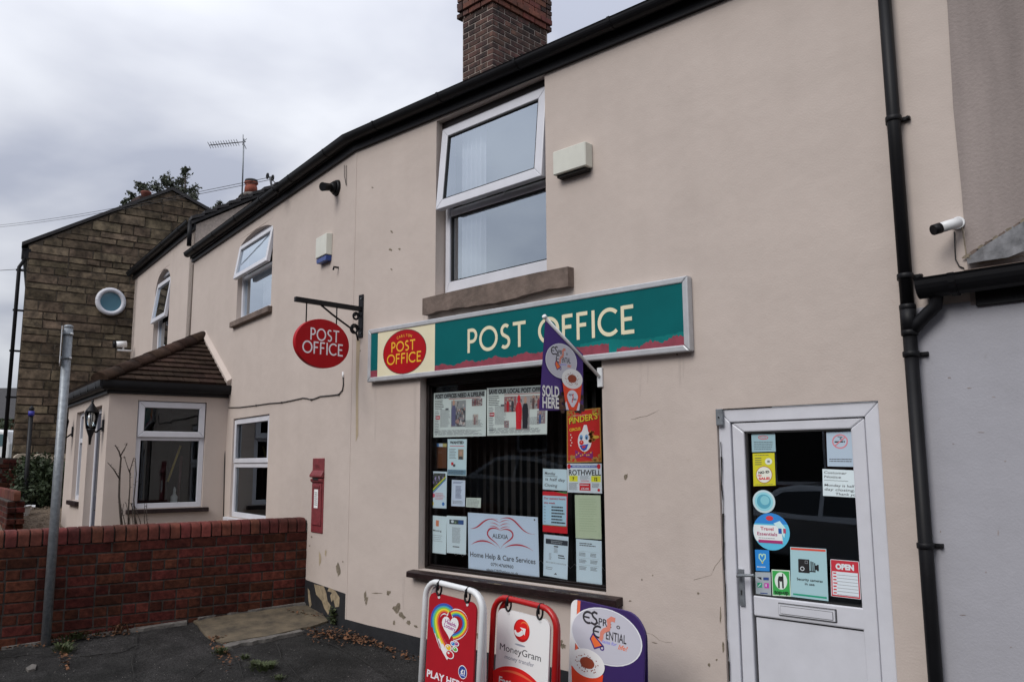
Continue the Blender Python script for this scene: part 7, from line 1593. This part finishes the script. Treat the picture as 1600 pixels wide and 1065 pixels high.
# ================================================================== foliage
def leaves(name, parent, pts, size, m, rg):
    me = bpy.data.meshes.new(name); vs = []; fs = []
    for p in pts:
        d = V((rg.gauss(0, 1), rg.gauss(0, 1), rg.gauss(0, 1))).normalized(); e = d.orthogonal().normalized(); e.rotate(Matrix.Rotation(rg.uniform(0, 6.28), 3, d)); f = d.cross(e); s = size * rg.uniform(.6, 1.35); i = len(vs)
        vs += [tuple(p - e * s), tuple(p + f * s * .45 + d * s * .1), tuple(p + e * s), tuple(p - f * s * .45 + d * s * .1)]; fs.append((i, i + 1, i + 2, i + 3))
    me.from_pydata(vs, [], fs); me.materials.append(m); return link_mesh(name, me, parent)
rg = random.Random(21)
def tree(label, x, y_top, ybase, depth, blobs, n, lsz, name='tree'):
    """blobs: photo (x, y, radius px) of the leafy masses at that distance"""
    k = depth / F; base = at_depth(x, ybase, depth); base.z = gz(cl(base.x, -30, 8), 0)
    t = thing(name, label, 'tree', base)
    ctr = [(at_depth(bx, by, depth + rg.uniform(-.8, .8)), br * k) for bx, by, br in blobs]
    m_ = MB(); fork = at_depth(x, ybase, depth); m_.tube([base, fork], [0.22, 0.14], M_BARK, 8); m_.build('trunk', t)
    m_ = MB(); pts = []
    for c_, r_ in ctr:
        mid = fork.lerp(c_, .55) + Z * 0.2; m_.tube([fork, mid, c_], [0.07, 0.04, 0.015], M_BARK, 5)
        for q in range(9):
            e = c_ + V((rg.gauss(0, 1), rg.gauss(0, 1), rg.gauss(0.2, 1))).normalized() * r_ * rg.uniform(.6, 1.15); m_.tube([c_, c_.lerp(e, .5) + Z * .05, e], [0.014, 0.009, 0.004], M_BARK, 4)
            for w in range(n // 9):
                pts.append(c_.lerp(e, rg.uniform(.25, 1.05)) + V((rg.gauss(0, 1), rg.gauss(0, 1), rg.gauss(0, 1))) * r_ * .20)
    m_.build('branches', t); leaves('crown', t, pts, lsz, M_LEAF2, rg); return t
tree('sparse dark tree showing behind the peak of the stone gable', 285, 265, 420, 27, [(268, 288, 15), (285, 280, 16), (298, 296, 15), (284, 300, 18), (303, 312, 12), (245, 296, 13), (222, 290, 9), (228, 303, 14), (205, 310, 10), (196, 318, 7), (258, 282, 8), (308, 325, 10), (290, 268, 7)], 230, 0.055)
tree('wisp of a distant tree between the stone gable and the tiled verge', 343, 315, 420, 34, [(345, 318, 6), (338, 325, 8), (350, 326, 6), (327, 330, 8)], 70, 0.065)

# ================================================================== garden, seen over the brick wall
gdx = lambda u, w: W2.P(u, 0, w)
m_ = MB(); nA_, nB_ = 24, 10
vs = []; fs = []
for j in range(nB_ + 1):
    for i in range(nA_ + 1):
        p = W2.P(gu + 0.02 + (13.5 - gu) * i / nA_, 0, 0.0 + 3.45 * j / nB_); vs.append((p.x, p.y, gz(p.x, p.y) + 0.06 + 0.02 * mnoise.noise(p * 2)))
for j in range(nB_):
    for i in range(nA_): a = j * (nA_ + 1) + i; fs.append((a, a + 1, a + nA_ + 2, a + nA_ + 1))
me = bpy.data.meshes.new('garden_gravel'); me.from_pydata(vs, [], fs); me.materials.append(M_GRAVEL); o = link_mesh('garden_gravel', me); o['kind'] = 'structure'
# pebbles on the gravel
rg2 = random.Random(8); mb = MB()
pm_ = M_GRAVEL
for i in range(2600):
    u_, w_ = rg2.uniform(gu + 3, 12.5), rg2.uniform(1.2, 3.4); p = W2.P(u_, 0, w_); p.z = gz(p.x, p.y) + 0.075; r_ = rg2.uniform(.012, .035); k = mb.mi(pm_); j = len(mb.v)
    mb.v += [tuple(p + V((r_ * math.cos(q), r_ * math.sin(q), 0))) for q in (0.3, 1.9, 3.4, 5.0)] + [tuple(p + Z * r_ * .7)]; 
    for q in range(4): mb.f.append((j + q, j + (q + 1) % 4, j + 4)); mb.m.append(k); mb.sm.append(False)
o = mb.build('pebbles', None, label='loose brown pebbles on the front garden', cat='gravel', kind='stuff')
# far boundary: cream wall with a scalloped top, brick pier and low brick wall
D1 = 14.6
FW3 = Frame(W2.P(pE + 2.6, 0), n2, Z, -d2)
q0, q1 = FW3.px(26, 740), FW3.px(110, 740)
cz = FW3.px(60, 716)[1]; cwl = thing('garden_boundary_wall', 'cream garden wall with a scalloped top below the stone gable', 'wall', FW3.P(q1[0], 0.8, 0))
m_ = MB(); m_.box(FW3, q1[0] - 1.5, q0[0], 0.2, cz, -0.2, 0, mat('cream_wall_paint', (0.42, 0.36, 0.28), 0.85, var=0.15)); m_.build('wall', cwl)
a_ = q1[0] - 1.5
while a_ < q0[0] - 0.1:
    m_ = MB(); m_.prism(FW3, [(a_, cz + .002)] + [(a_ + 0.14 + 0.14 * math.cos(R(t)), cz + .002 + 0.09 * math.sin(R(t))) for t in range(180, -1, -30)], -0.2, 0.03, MATS['cream_wall_paint']); m_.build('coping_stone', cwl); a_ += 0.30
q0, q1, q2 = FW3.px(2, 716), FW3.px(26, 716), FW3.px(14, 840)
pz = FW3.px(14, 715)[1]
m_ = MB(); m_.box(FW3, q1[0], q0[0] + .05, 0.2, pz, -0.42, 0.12, M_MORTAR); pier = thing('brick_pier', 'dark red brick pier behind the left end of the garden', 'pier', FW3.P(q1[0], 0.8, 0)); m_.build('core', pier)
mbp = mkbrick(0.213, 0.066, 0.10, M_REDBRICK); zq = 0.9; r_ = 0
while zq < pz - 0.02:
    a = q1[0] - 0.01 - (0.11 if r_ % 2 else 0)
    while a < q0[0] - 0.05: put(mbp, FW3, a + 0.11, zq, 0.085, pier); a += 0.224
    zq += 0.0765; r_ += 1
# low garden wall running along the street from the pier
lz = FW3.px(10, 748)[1]
sA_, sB_ = ground(-60, 960), FW3.P(q0[0] - 0.05, 0, 0.2)
wf = thing('street_wall', 'low red brick wall along the street at the far left', 'wall', sB_)
A3 = FW3.P(q0[0] + 0.12, 0, 0.15); dirw = -d2; LF = Frame((A3.x, A3.y, 0), dirw, Z, n2)
m_ = MB(); wl = 2.9; hA, hB = lz - 0.05, lz - 0.26
m_.box(LF, 0, wl, 0.1, hB, -0.2, 0, M_MORTAR); m_.build('core', wf)
a = 0
while a < wl: put(CM, Frame(LF.P(0, 0, 0), -LF.c, Z, LF.a), 0.1, hB + 0.002, a + 0.04, wf, .002, 'coping_brick'); a += 0.0925
mbw = mkbrick(0.213, 0.066, 0.10, M_REDBRICK); zq = hB - 0.045; r_ = 0
while zq > 0.5:
    a = 0.11 * (r_ % 2)
    while a < wl - 0.1:
        o = put(mbw, LF, a + 0.11, zq, -0.045, wf); o2 = put(mbw, LF, a + 0.11, zq, -0.155, wf); a += 0.224
    zq -= 0.0765; r_ += 1
# hedge
hp_ = [FW3.P(*FW3.px(x, y, 0.5), 0.5 + rg.uniform(-.2, .2)) for x, y in ((40, 742), (52, 735), (64, 732), (76, 736), (88, 742), (98, 748), (45, 765), (60, 762), (75, 765), (90, 770), (50, 785), (70, 790), (90, 795), (36, 780))]
hd = thing('garden_shrub', 'dark green rounded shrub in front of the cream garden wall', 'shrub', FW3.P(*FW3.px(66, 800, 0.5), 0.5))
pts = []
for c_ in hp_:
    for i in range(420):
        v_ = V((rg.gauss(0, 1), rg.gauss(0, 1), rg.gauss(0, 1))); pts.append(c_ + v_.normalized() * 0.27 * rg.uniform(.3, 1.08))
leaves('foliage', hd, pts, 0.040, M_LEAF, rg)
m_ = MB()
for c_ in hp_[:6]: b_ = FW3.P(*FW3.px(66, 812, 0.5), 0.5); m_.tube([b_, b_.lerp(c_, .6) + V((0, 0, .05)), c_], [0.03, 0.02, 0.008], M_BARK, 5)
m_.build('stems', hd)
# black post, torn white pot
pq = FW3.at(33, 850, 0.7); pq2 = FW3.at(41, 636, 0.7)
bpst = thing('garden_post', 'thin black metal post with a blue cap in the garden', 'post', pq); m_ = MB(); m_.tube([pq - Z * .3, V((pq.x, pq.y, pq2.z))], 0.035, M_BLACKM, 8); m_.build('post', bpst)
m_ = MB(); m_.tube([V((pq.x, pq.y, pq2.z - .14)), V((pq.x, pq.y, pq2.z - .06))], 0.048, mat('blue_cap', (0.03, 0.03, 0.28), 0.5), 8); m_.build('cap', bpst)
m_ = MB(); m_.lathe(Frame(V((pq.x, pq.y, pq2.z - .02)), (1, 0, 0), Z, (0, 1, 0)), [(0.03, -0.04), (0.045, 0.0), (0.01, 0.05)], M_BLACKM, 8); m_.build('finial', bpst)
pt_ = FW3.at(31, 815, 1.3); pt = thing('plastic_pot', 'white plastic bag slumped in a pot on the gravel at the far left', 'pot', pt_)
lf = Frame(pt_, (1, 0, 0), Z, (0, 1, 0)); m_ = MB(); m_.lathe(lf, [(0.10, -0.02), (0.12, 0.05), (0.13, 0.16), (0.15, 0.2), (0.16, 0.22)], M_WHITEP, 14)
m_.build('pot', pt)
m_ = MB(); k = m_.mi(M_WHITEP); n = 14
for rr_, bb_ in ((0.15, 0.2), (0.19, 0.24), (0.10, 0.23)):
    for j in range(n): q = 2 * math.pi * j / n; w_ = 1 + .22 * math.sin(j * 2.1) ; m_.v.append(tuple(lf.P(rr_ * w_ * math.cos(q), bb_ + .02 * math.sin(j * 1.7), rr_ * w_ * math.sin(q))))
for a in range(2):
    for j in range(n): m_.f.append((a * n + j, a * n + (j + 1) % n, (a + 1) * n + (j + 1) % n, (a + 1) * n + j)); m_.m.append(k); m_.sm.append(False)
m_.build('bag', pt)
# far up the street: a dark roofed brick house and a white van
fh = at_depth(0, 625, 42)
FHF = Frame((fh.x, fh.y, 0), r0, Z, -f0)
fz = lambda y: at_depth(5, y, 42).z
fhh = thing('brick_house', 'distant red brick house with a dark roof at the far left', 'building', FHF.P(0, 1, 0))
m_ = MB(); m_.box(FHF, -9, 2.5, 0.5, fz(655), -6, 0, mat('distant_brick', (0.14, 0.04, 0.025), 0.9, var=0.3, scale=6)); m_.build('wall', fhh)
m_ = MB(); m_.hull8([FHF.P(-9.3, fz(655), 0.4), FHF.P(2.8, fz(655), 0.4), FHF.P(2.8, fz(655), -6), FHF.P(-9.3, fz(655), -6), FHF.P(-9.3, fz(597), -3), FHF.P(2.8, fz(597), -3), FHF.P(2.8, fz(597), -3.4), FHF.P(-9.3, fz(597), -3.4)], M_SLATE); m_.build('roof', fhh)
m_ = MB(); m_.box(FHF, -2.2, -0.9, fz(655) - 2.0, fz(655) - 0.6, 0.005, 0.06, M_UPVC); m_.build('window', fhh)
hb = [at_depth(x, 672, 33) for x in (-30, -10, 8, 20)]
hh_ = thing('far_hedge', 'strip of dark hedge below the distant brick house', 'hedge', hb[1] - Z); pts = []
for c_ in hb:
    for i in range(500): v_ = V((rg.gauss(0, 1), rg.gauss(0, 1), rg.gauss(0, 1))).normalized() * rg.uniform(.3, 1); pts.append(c_ + V((v_.x * .6, v_.y * .6, v_.z * .55)))
leaves('foliage', hh_, pts, .06, M_LEAF, rg)
vn = at_depth(2, 690, 24); VF = Frame(vn, r0, Z, -f0); vnt = thing('parked_van', 'white van parked up the street at the far left edge', 'van', VF.P(0, -0.8, 0))
m_ = MB(); prof = [(-2.2, -0.65), (0.25, -0.65), (0.25, -0.05), (0.12, 0.32), (-0.1, 0.36), (-2.2, 0.36)]
m_.prism(VF, prof, -1.7, 0, M_WHITEP); m_.build('body', vnt, bevel=0.06, seg=2)
m_ = MB(); m_.prism(VF, [(-1.0, -0.12), (0.14, -0.12), (0.05, 0.22), (-1.0, 0.24)], 0.002, 0.012, mat('van_window', (0.10, 0.16, 0.18), 0.15)); m_.build('window', vnt)
for a in (-1.8, -0.15):
    m_ = MB(); m_.tube([VF.P(a, -0.68, -0.1), VF.P(a, -0.68, 0.03)], 0.3, M_TYRE, 16); m_.build('wheel', vnt)

# ================================================================== grey street pole in front of the wall
pbp = ground(71, 1008); tzp = None
lo, hi = pbp.z, pbp.z + 5
def projy(P):
    d = P - CAM; z = d.dot(FWD); return CY - F * d.dot(UPV) / z
for _ in range(40):
    mid = (lo + hi) / 2
    if projy(V((pbp.x, pbp.y, mid))) > 511: lo = mid
    else: hi = mid
pol = thing('street_pole', 'galvanised grey pole with a small sign seen edge-on, standing before the brick wall', 'pole', pbp)
m_ = MB(); m_.tube([pbp - Z * .2, V((pbp.x, pbp.y, lo))], 0.037, M_GALV, 16); m_.build('post', pol)
m_ = MB(); m_.lathe(Frame(V((pbp.x, pbp.y, lo)), (1, 0, 0), Z, (0, 1, 0)), [(0.038, -0.01), (0.038, 0.012), (0.02, 0.02)], M_GALV, 14); m_.build('cap', pol)
sdir = (CAM - pbp); sdir.z = 0; sdir.normalize(); sside = V((-sdir.y, sdir.x, 0))
if sside.dot(RGT) > 0: sside = -sside
SFm = Frame(V((pbp.x, pbp.y, lo - 0.21)), sdir, Z, sside)
m_ = MB(); m_.box(SFm, -0.14, 0.14, -0.12, 0.20, 0.046, 0.052, M_WHITEP); m_.build('sign_plate', pol)
for b in (-0.06, 0.15):
    m_ = MB(); m_.tube([SFm.P(0, b - 0.012, 0), SFm.P(0, b + 0.012, 0)], 0.042, M_GALV, 14); m_.box(SFm, -0.02, 0.02, b - 0.01, b + 0.01, 0.03, 0.046, M_GALV); m_.tube([SFm.P(.03, b, -0.02), SFm.P(.05, b, -0.035)], 0.008, M_WHITEP, 6); m_.build('clip', pol)

# ================================================================== weeds and dead leaves along the foot of the walls
def tuft(mb, P, n, h, m, spread=.05):
    k = mb.mi(m)
    for i in range(n):
        a = rg.uniform(0, 6.28); d = V((math.cos(a), math.sin(a), 0)); s = V((-d.y, d.x, 0)); b = P + d * rg.uniform(0, spread); l = h * rg.uniform(.5, 1.2); w = rg.uniform(.003, .007); j = len(mb.v)
        mid = b + d * l * .35 + Z * l * .7; tip = b + d * l * .9 + Z * l * .8
        mb.v += [tuple(b - s * w), tuple(b + s * w), tuple(mid + s * w), tuple(mid - s * w), tuple(tip)]; mb.f += [(j, j + 1, j + 2, j + 3), (j + 3, j + 2, j + 4)]; mb.m += [k, k]; mb.sm += [False, False]
def dleaf(mb, P, m, s):
    k = mb.mi(m); d = V((rg.gauss(0, .35), rg.gauss(0, .35), 1)).normalized(); e = d.orthogonal().normalized(); e.rotate(Matrix.Rotation(rg.uniform(0, 6.28), 3, d)); f = d.cross(e); j = len(mb.v)
    mb.v += [tuple(P - e * s), tuple(P + f * s * .6 + d * s * .25), tuple(P + e * s), tuple(P - f * s * .6 + d * s * .25)]; mb.f.append((j, j + 1, j + 2, j + 3)); mb.m.append(k); mb.sm.append(False)
mb = MB()
for x, y, n, h, sp in ((100, 1003, 30, .07, .08), (115, 998, 40, .07, .10), (128, 995, 30, .06, .08), (95, 1018, 30, .06, .08), (108, 1020, 18, .05, .06), (150, 992, 20, .05, .06), (412, 1046, 60, .05, .10), (400, 1042, 30, .04, .06), (350, 1020, 26, .04, .05), (383, 1030, 14, .04, .04), (345, 1022, 20, .03, .06), (437, 1063, 20, .03, .05), (523, 975, 20, .06, .03)):
    for q in range(2): tuft(mb, ground(x + rg.uniform(-5, 5), y + rg.uniform(-2, 2)) + Z * .01, n, h, M_WEED, sp)
# the broad-leaved weed at the corner
for i in range(90):
    P = ground(522 + rg.gauss(0, 4), 972 + rg.gauss(0, 2)) + Z * rg.uniform(.01, .13); k = mb.mi(M_WEED); dleaf(mb, P, M_WEED, rg.uniform(.014, .028))
o = mb.build('weeds', None, label='small green weeds growing along the foot of the walls and in tarmac cracks', cat='weeds', kind='stuff')
mb = MB()
for (x0, y0, x1, y1, n, sx_, sy_) in ((80, 1004, 210, 986, 200, 6, 2.4), (180, 990, 200, 984, 70, 6, 3), (92, 1010, 104, 1044, 90, 4, 4), (335, 1010, 355, 1022, 60, 5, 3), (330, 1000, 345, 998, 40, 4, 2), (480, 990, 560, 1004, 240, 9, 3.5), (520, 985, 600, 1012, 260, 8, 3), (600, 1012, 650, 1032, 90, 8, 3), (0, 1016, 80, 1006, 80, 6, 2), (455, 958, 500, 965, 50, 8, 2), (340, 1022, 360, 1042, 30, 8, 6)):
    for i in range(int(n * .6)):
        t = rg.random(); dleaf(mb, ground(x0 + (x1 - x0) * t + rg.gauss(0, sx_), y0 + (y1 - y0) * t + rg.gauss(0, sy_)) + Z * rg.uniform(.008, .03), M_DEAD, rg.uniform(.008, .024))
for i in range(50):
    tuft(mb, ground(185 + rg.gauss(0, 10), 986 + rg.gauss(0, 3)) + Z * .01, 2, .09, M_DEAD, .03)
o = mb.build('dead_leaves', None, label='brown dead leaves and stalks gathered along the walls', cat='leaves', kind='stuff')
mb = MB()
for i in range(260):
    P = ground(rg.uniform(-20, 640), rg.uniform(985, 1065)) + Z * .014; r_ = rg.uniform(.002, .006); k = mb.mi(M_CONC); j = len(mb.v)
    mb.v += [tuple(P + V((r_ * math.cos(q), r_ * math.sin(q), 0))) for q in (0.3, 1.9, 3.4, 5.0)] + [tuple(P + Z * r_)]
    for q in range(4): mb.f.append((j + q, j + (q + 1) % 4, j + 4)); mb.m.append(k); mb.sm.append(False)
mb.build('grit', None, label='pale grit and specks scattered over the old tarmac', cat='grit', kind='stuff')
def crack(fpos, pxs, w, m, name, seed, parent=None, kind=None, step=7, jit=1.6):
    rq = random.Random(seed); pts = []
    for (a, b) in zip(pxs, pxs[1:]):
        n = max(2, int(math.hypot(b[0] - a[0], b[1] - a[1]) / step))
        for i in range(n): t = i / n; pts.append((a[0] + (b[0] - a[0]) * t + rq.uniform(-jit, jit), a[1] + (b[1] - a[1]) * t + rq.uniform(-jit / 2, jit / 2)))
    pts.append(pxs[-1]); P3 = [fpos(x, y) for x, y in pts]; m_ = MB()
    for i in range(len(P3) - 1):
        d = (P3[i + 1] - P3[i]); nn = (CAM - P3[i]).normalized(); sd_ = d.cross(nn).normalized() * w * rq.uniform(.4, 1.2)
        m_.face([P3[i] - sd_, P3[i] + sd_, P3[i + 1] + sd_ * .8, P3[i + 1] - sd_ * .8], m)
    return m_.build(name, parent, kind=kind)
M_CRACK = mat('crack_shadow', (0.012, 0.011, 0.010), 0.95)
gq_ = lambda x, y: ground(x, y) + Z * 0.016
for i, pxs in enumerate(([(214, 990), (212, 1012), (205, 1030), (208, 1064)], [(300, 1064), (330, 1040), (345, 1018)], [(356, 1020), (372, 1035), (380, 1064)], [(480, 996), (520, 1010), (560, 1030), (610, 1060)], [(0, 1032), (60, 1024), (110, 1030), (190, 1022), (212, 1012)], [(430, 1005), (440, 1030), (470, 1064)])):
    crack(gq_, pxs, 0.005, M_CRACK, 'tarmac_crack', i, None, 'structure')
tag(crack(lambda x, y: W1.at(x, y, 0.002), [(1126, 690), (1129, 780), (1132, 890), (1137, 1000), (1140, 1064)], 0.0045, M_CRACK, 'frame_gap', 5, po, None, 22, 0.7), kind='stuff')
for i, pxs in enumerate(([(1000, 985), (1020, 990), (1030, 1000), (1050, 1003)], [(1085, 905), (1110, 898), (1128, 870)], [(985, 655), (1010, 650), (1030, 640)], [(960, 965), (985, 975), (990, 995)])):
    crack(lambda x, y: W1.at(x, y, 0.0012), pxs, 0.0011, M_CHIP, 'hairline_crack', 20 + i, po)
raised('flattened_litter', [(40, 1046), (50, 1040), (57, 1041), (55, 1047), (44, 1050)], 0.017, M_CONC)

# ================================================================== parked cars across the road (they show in the door and shop glass)
def hatchback(x, y, label):
    zr = gz(cl(x, -30, 8), -3.75) - 0.12
    F_ = Frame((x, y, zr), (1, 0, 0.079 * -1), Z, (0, 1, 0)); t = thing('parked_car', label, 'car', (x, y, zr), 'cars parked across the road')
    prof = [(-2.0, .42), (-2.02, .62), (-1.95, .78), (-1.25, .92), (-0.55, 1.36), (-.2, 1.44), (.7, 1.45), (1.35, 1.36), (1.75, 1.0), (1.98, .88), (2.02, .5), (1.95, .32), (-1.9, .30)]
    m_ = MB(); k = m_.mi(M_SILVER); n = len(prof); secs = ((-.80, .94), (-.84, 1.0), (.84, 1.0), (.80, .94))
    def half(b): return .84 if b < .92 else .84 - (b - .92) * .36
    for sg in (-1, 1):
        for a, b in prof: m_.v.append(tuple(F_.P(a, b, sg * half(b))))
    m_.f.append(tuple(range(n))); m_.f.append(tuple(range(n, 2 * n))); m_.m += [k, k]; m_.sm += [False, False]
    for i in range(n): j = (i + 1) % n; m_.f.append((i, j, n + j, n + i)); m_.m.append(k); m_.sm.append(False)
    m_.build('body', t, bevel=0.05, seg=3)
    dg = mat('car_glass', (0.012, 0.014, 0.016), 0.05)
    for sg in (-1, 1):
        for pts in ([(-.95, .98), (-.45, 1.30), (.15, 1.37), (.15, .98)], [(.22, .98), (.22, 1.37), (.72, 1.37), (1.22, 1.28), (1.45, 1.0)]):
            m_ = MB(); m_.face([F_.P(a, b, sg * (half(b) + .008)) for a, b in pts], dg); m_.build('side_window', t)
    for q in ([(-1.16, .985), (-.62, 1.33)], [(1.40, 1.325), (1.71, 1.05)]):
        m_ = MB(); o_ = V((-.02 if q[0][0] < 0 else .02, 0, .012)); m_.face([F_.P(*q[0], -.66) + o_, F_.P(*q[0], .66) + o_, F_.P(*q[1], .60) + o_, F_.P(*q[1], -.60) + o_], dg); m_.build('windscreen', t)
    for a in (-1.28, 1.25):
        for sg in (-1, 1):
            m_ = MB(); m_.tube([F_.P(a, .31, sg * .66), F_.P(a, .31, sg * .86)], .31, M_TYRE, 20); w = m_.build('wheel', t); m_ = MB(); m_.tube([F_.P(a, .31, sg * .855), F_.P(a, .31, sg * .87)], .20, M_GALV, 14); m_.build('rim', w)
    for sg in (-1, 1):
        m_ = MB(); m_.box(F_, -2.03, -1.86, .62, .76, sg * .62 - .14, sg * .62 + .14, M_WHITEP); m_.build('headlight', t, bevel=.03)
hatchback(-5.9, -8.9, 'silver car across the road reflected in the front door glass')
hatchback(-12.6, -8.9, 'silver car across the road reflected in the shop window')

# ================================================================== houses across the road (they show only as reflections and shade)
def oppo(x0, x1, zb, zt, label, mwall, nwin):
    t = thing('opposite_house', label, 'building', ((x0 + x1) / 2, -12.6, zb))
    OF = Frame((x0, -12.5, 0), (1, 0, 0), Z, (0, 1, 0)); w_ = x1 - x0
    holes = []
    for i in range(nwin):
        a = w_ * (i + .5) / nwin; holes += [(a - .5, a + .5, zb + 3.4, zb + 4.8, .12), (a - .6, a + .6, zb + 0.9, zb + 2.4, .12)]
    m_ = MB(); panel(m_, OF, 0, w_, zb - 0.5, zt, holes, mwall); m_.box(OF, 0, w_, zb - .5, zt, -7, -6.8, mwall); m_.build('wall', t)
    for h in holes:
        m_ = MB(); frame_bars(m_, OF, h[0], h[1], h[2], h[3], .07, -.11, -.05, M_UPVC); wi = m_.build('window', t); m_ = MB(); m_.box(OF, h[0] + .06, h[1] - .06, h[2] + .06, h[3] - .06, -.09, -.08, M_INT); m_.build('pane', wi)
    m_ = MB(); m_.hull8([OF.P(-.1, zt, .25), OF.P(w_ + .1, zt, .25), OF.P(w_ + .1, zt, -7), OF.P(-.1, zt, -7), OF.P(-.1, zt + 2.2, -3.3), OF.P(w_ + .1, zt + 2.2, -3.3), OF.P(w_ + .1, zt + 2.2, -3.5), OF.P(-.1, zt + 2.2, -3.5)], M_SLATE); m_.build('roof', t)
M_OPPB = mat('opposite_brick', (0.10, 0.045, 0.032), 0.9, var=0.35, scale=9)
oppo(-30, -14, 1.0, 6.0, 'dark brick house across the road seen only in window reflections', M_OPPB, 4)
oppo(-13, 0, 0.2, 5.4, 'long brick terrace across the road facing the shop window', M_OPPB, 4)
oppo(1, 16, -0.5, 4.8, 'brick house across the road facing the front door', M_OPPB, 4)
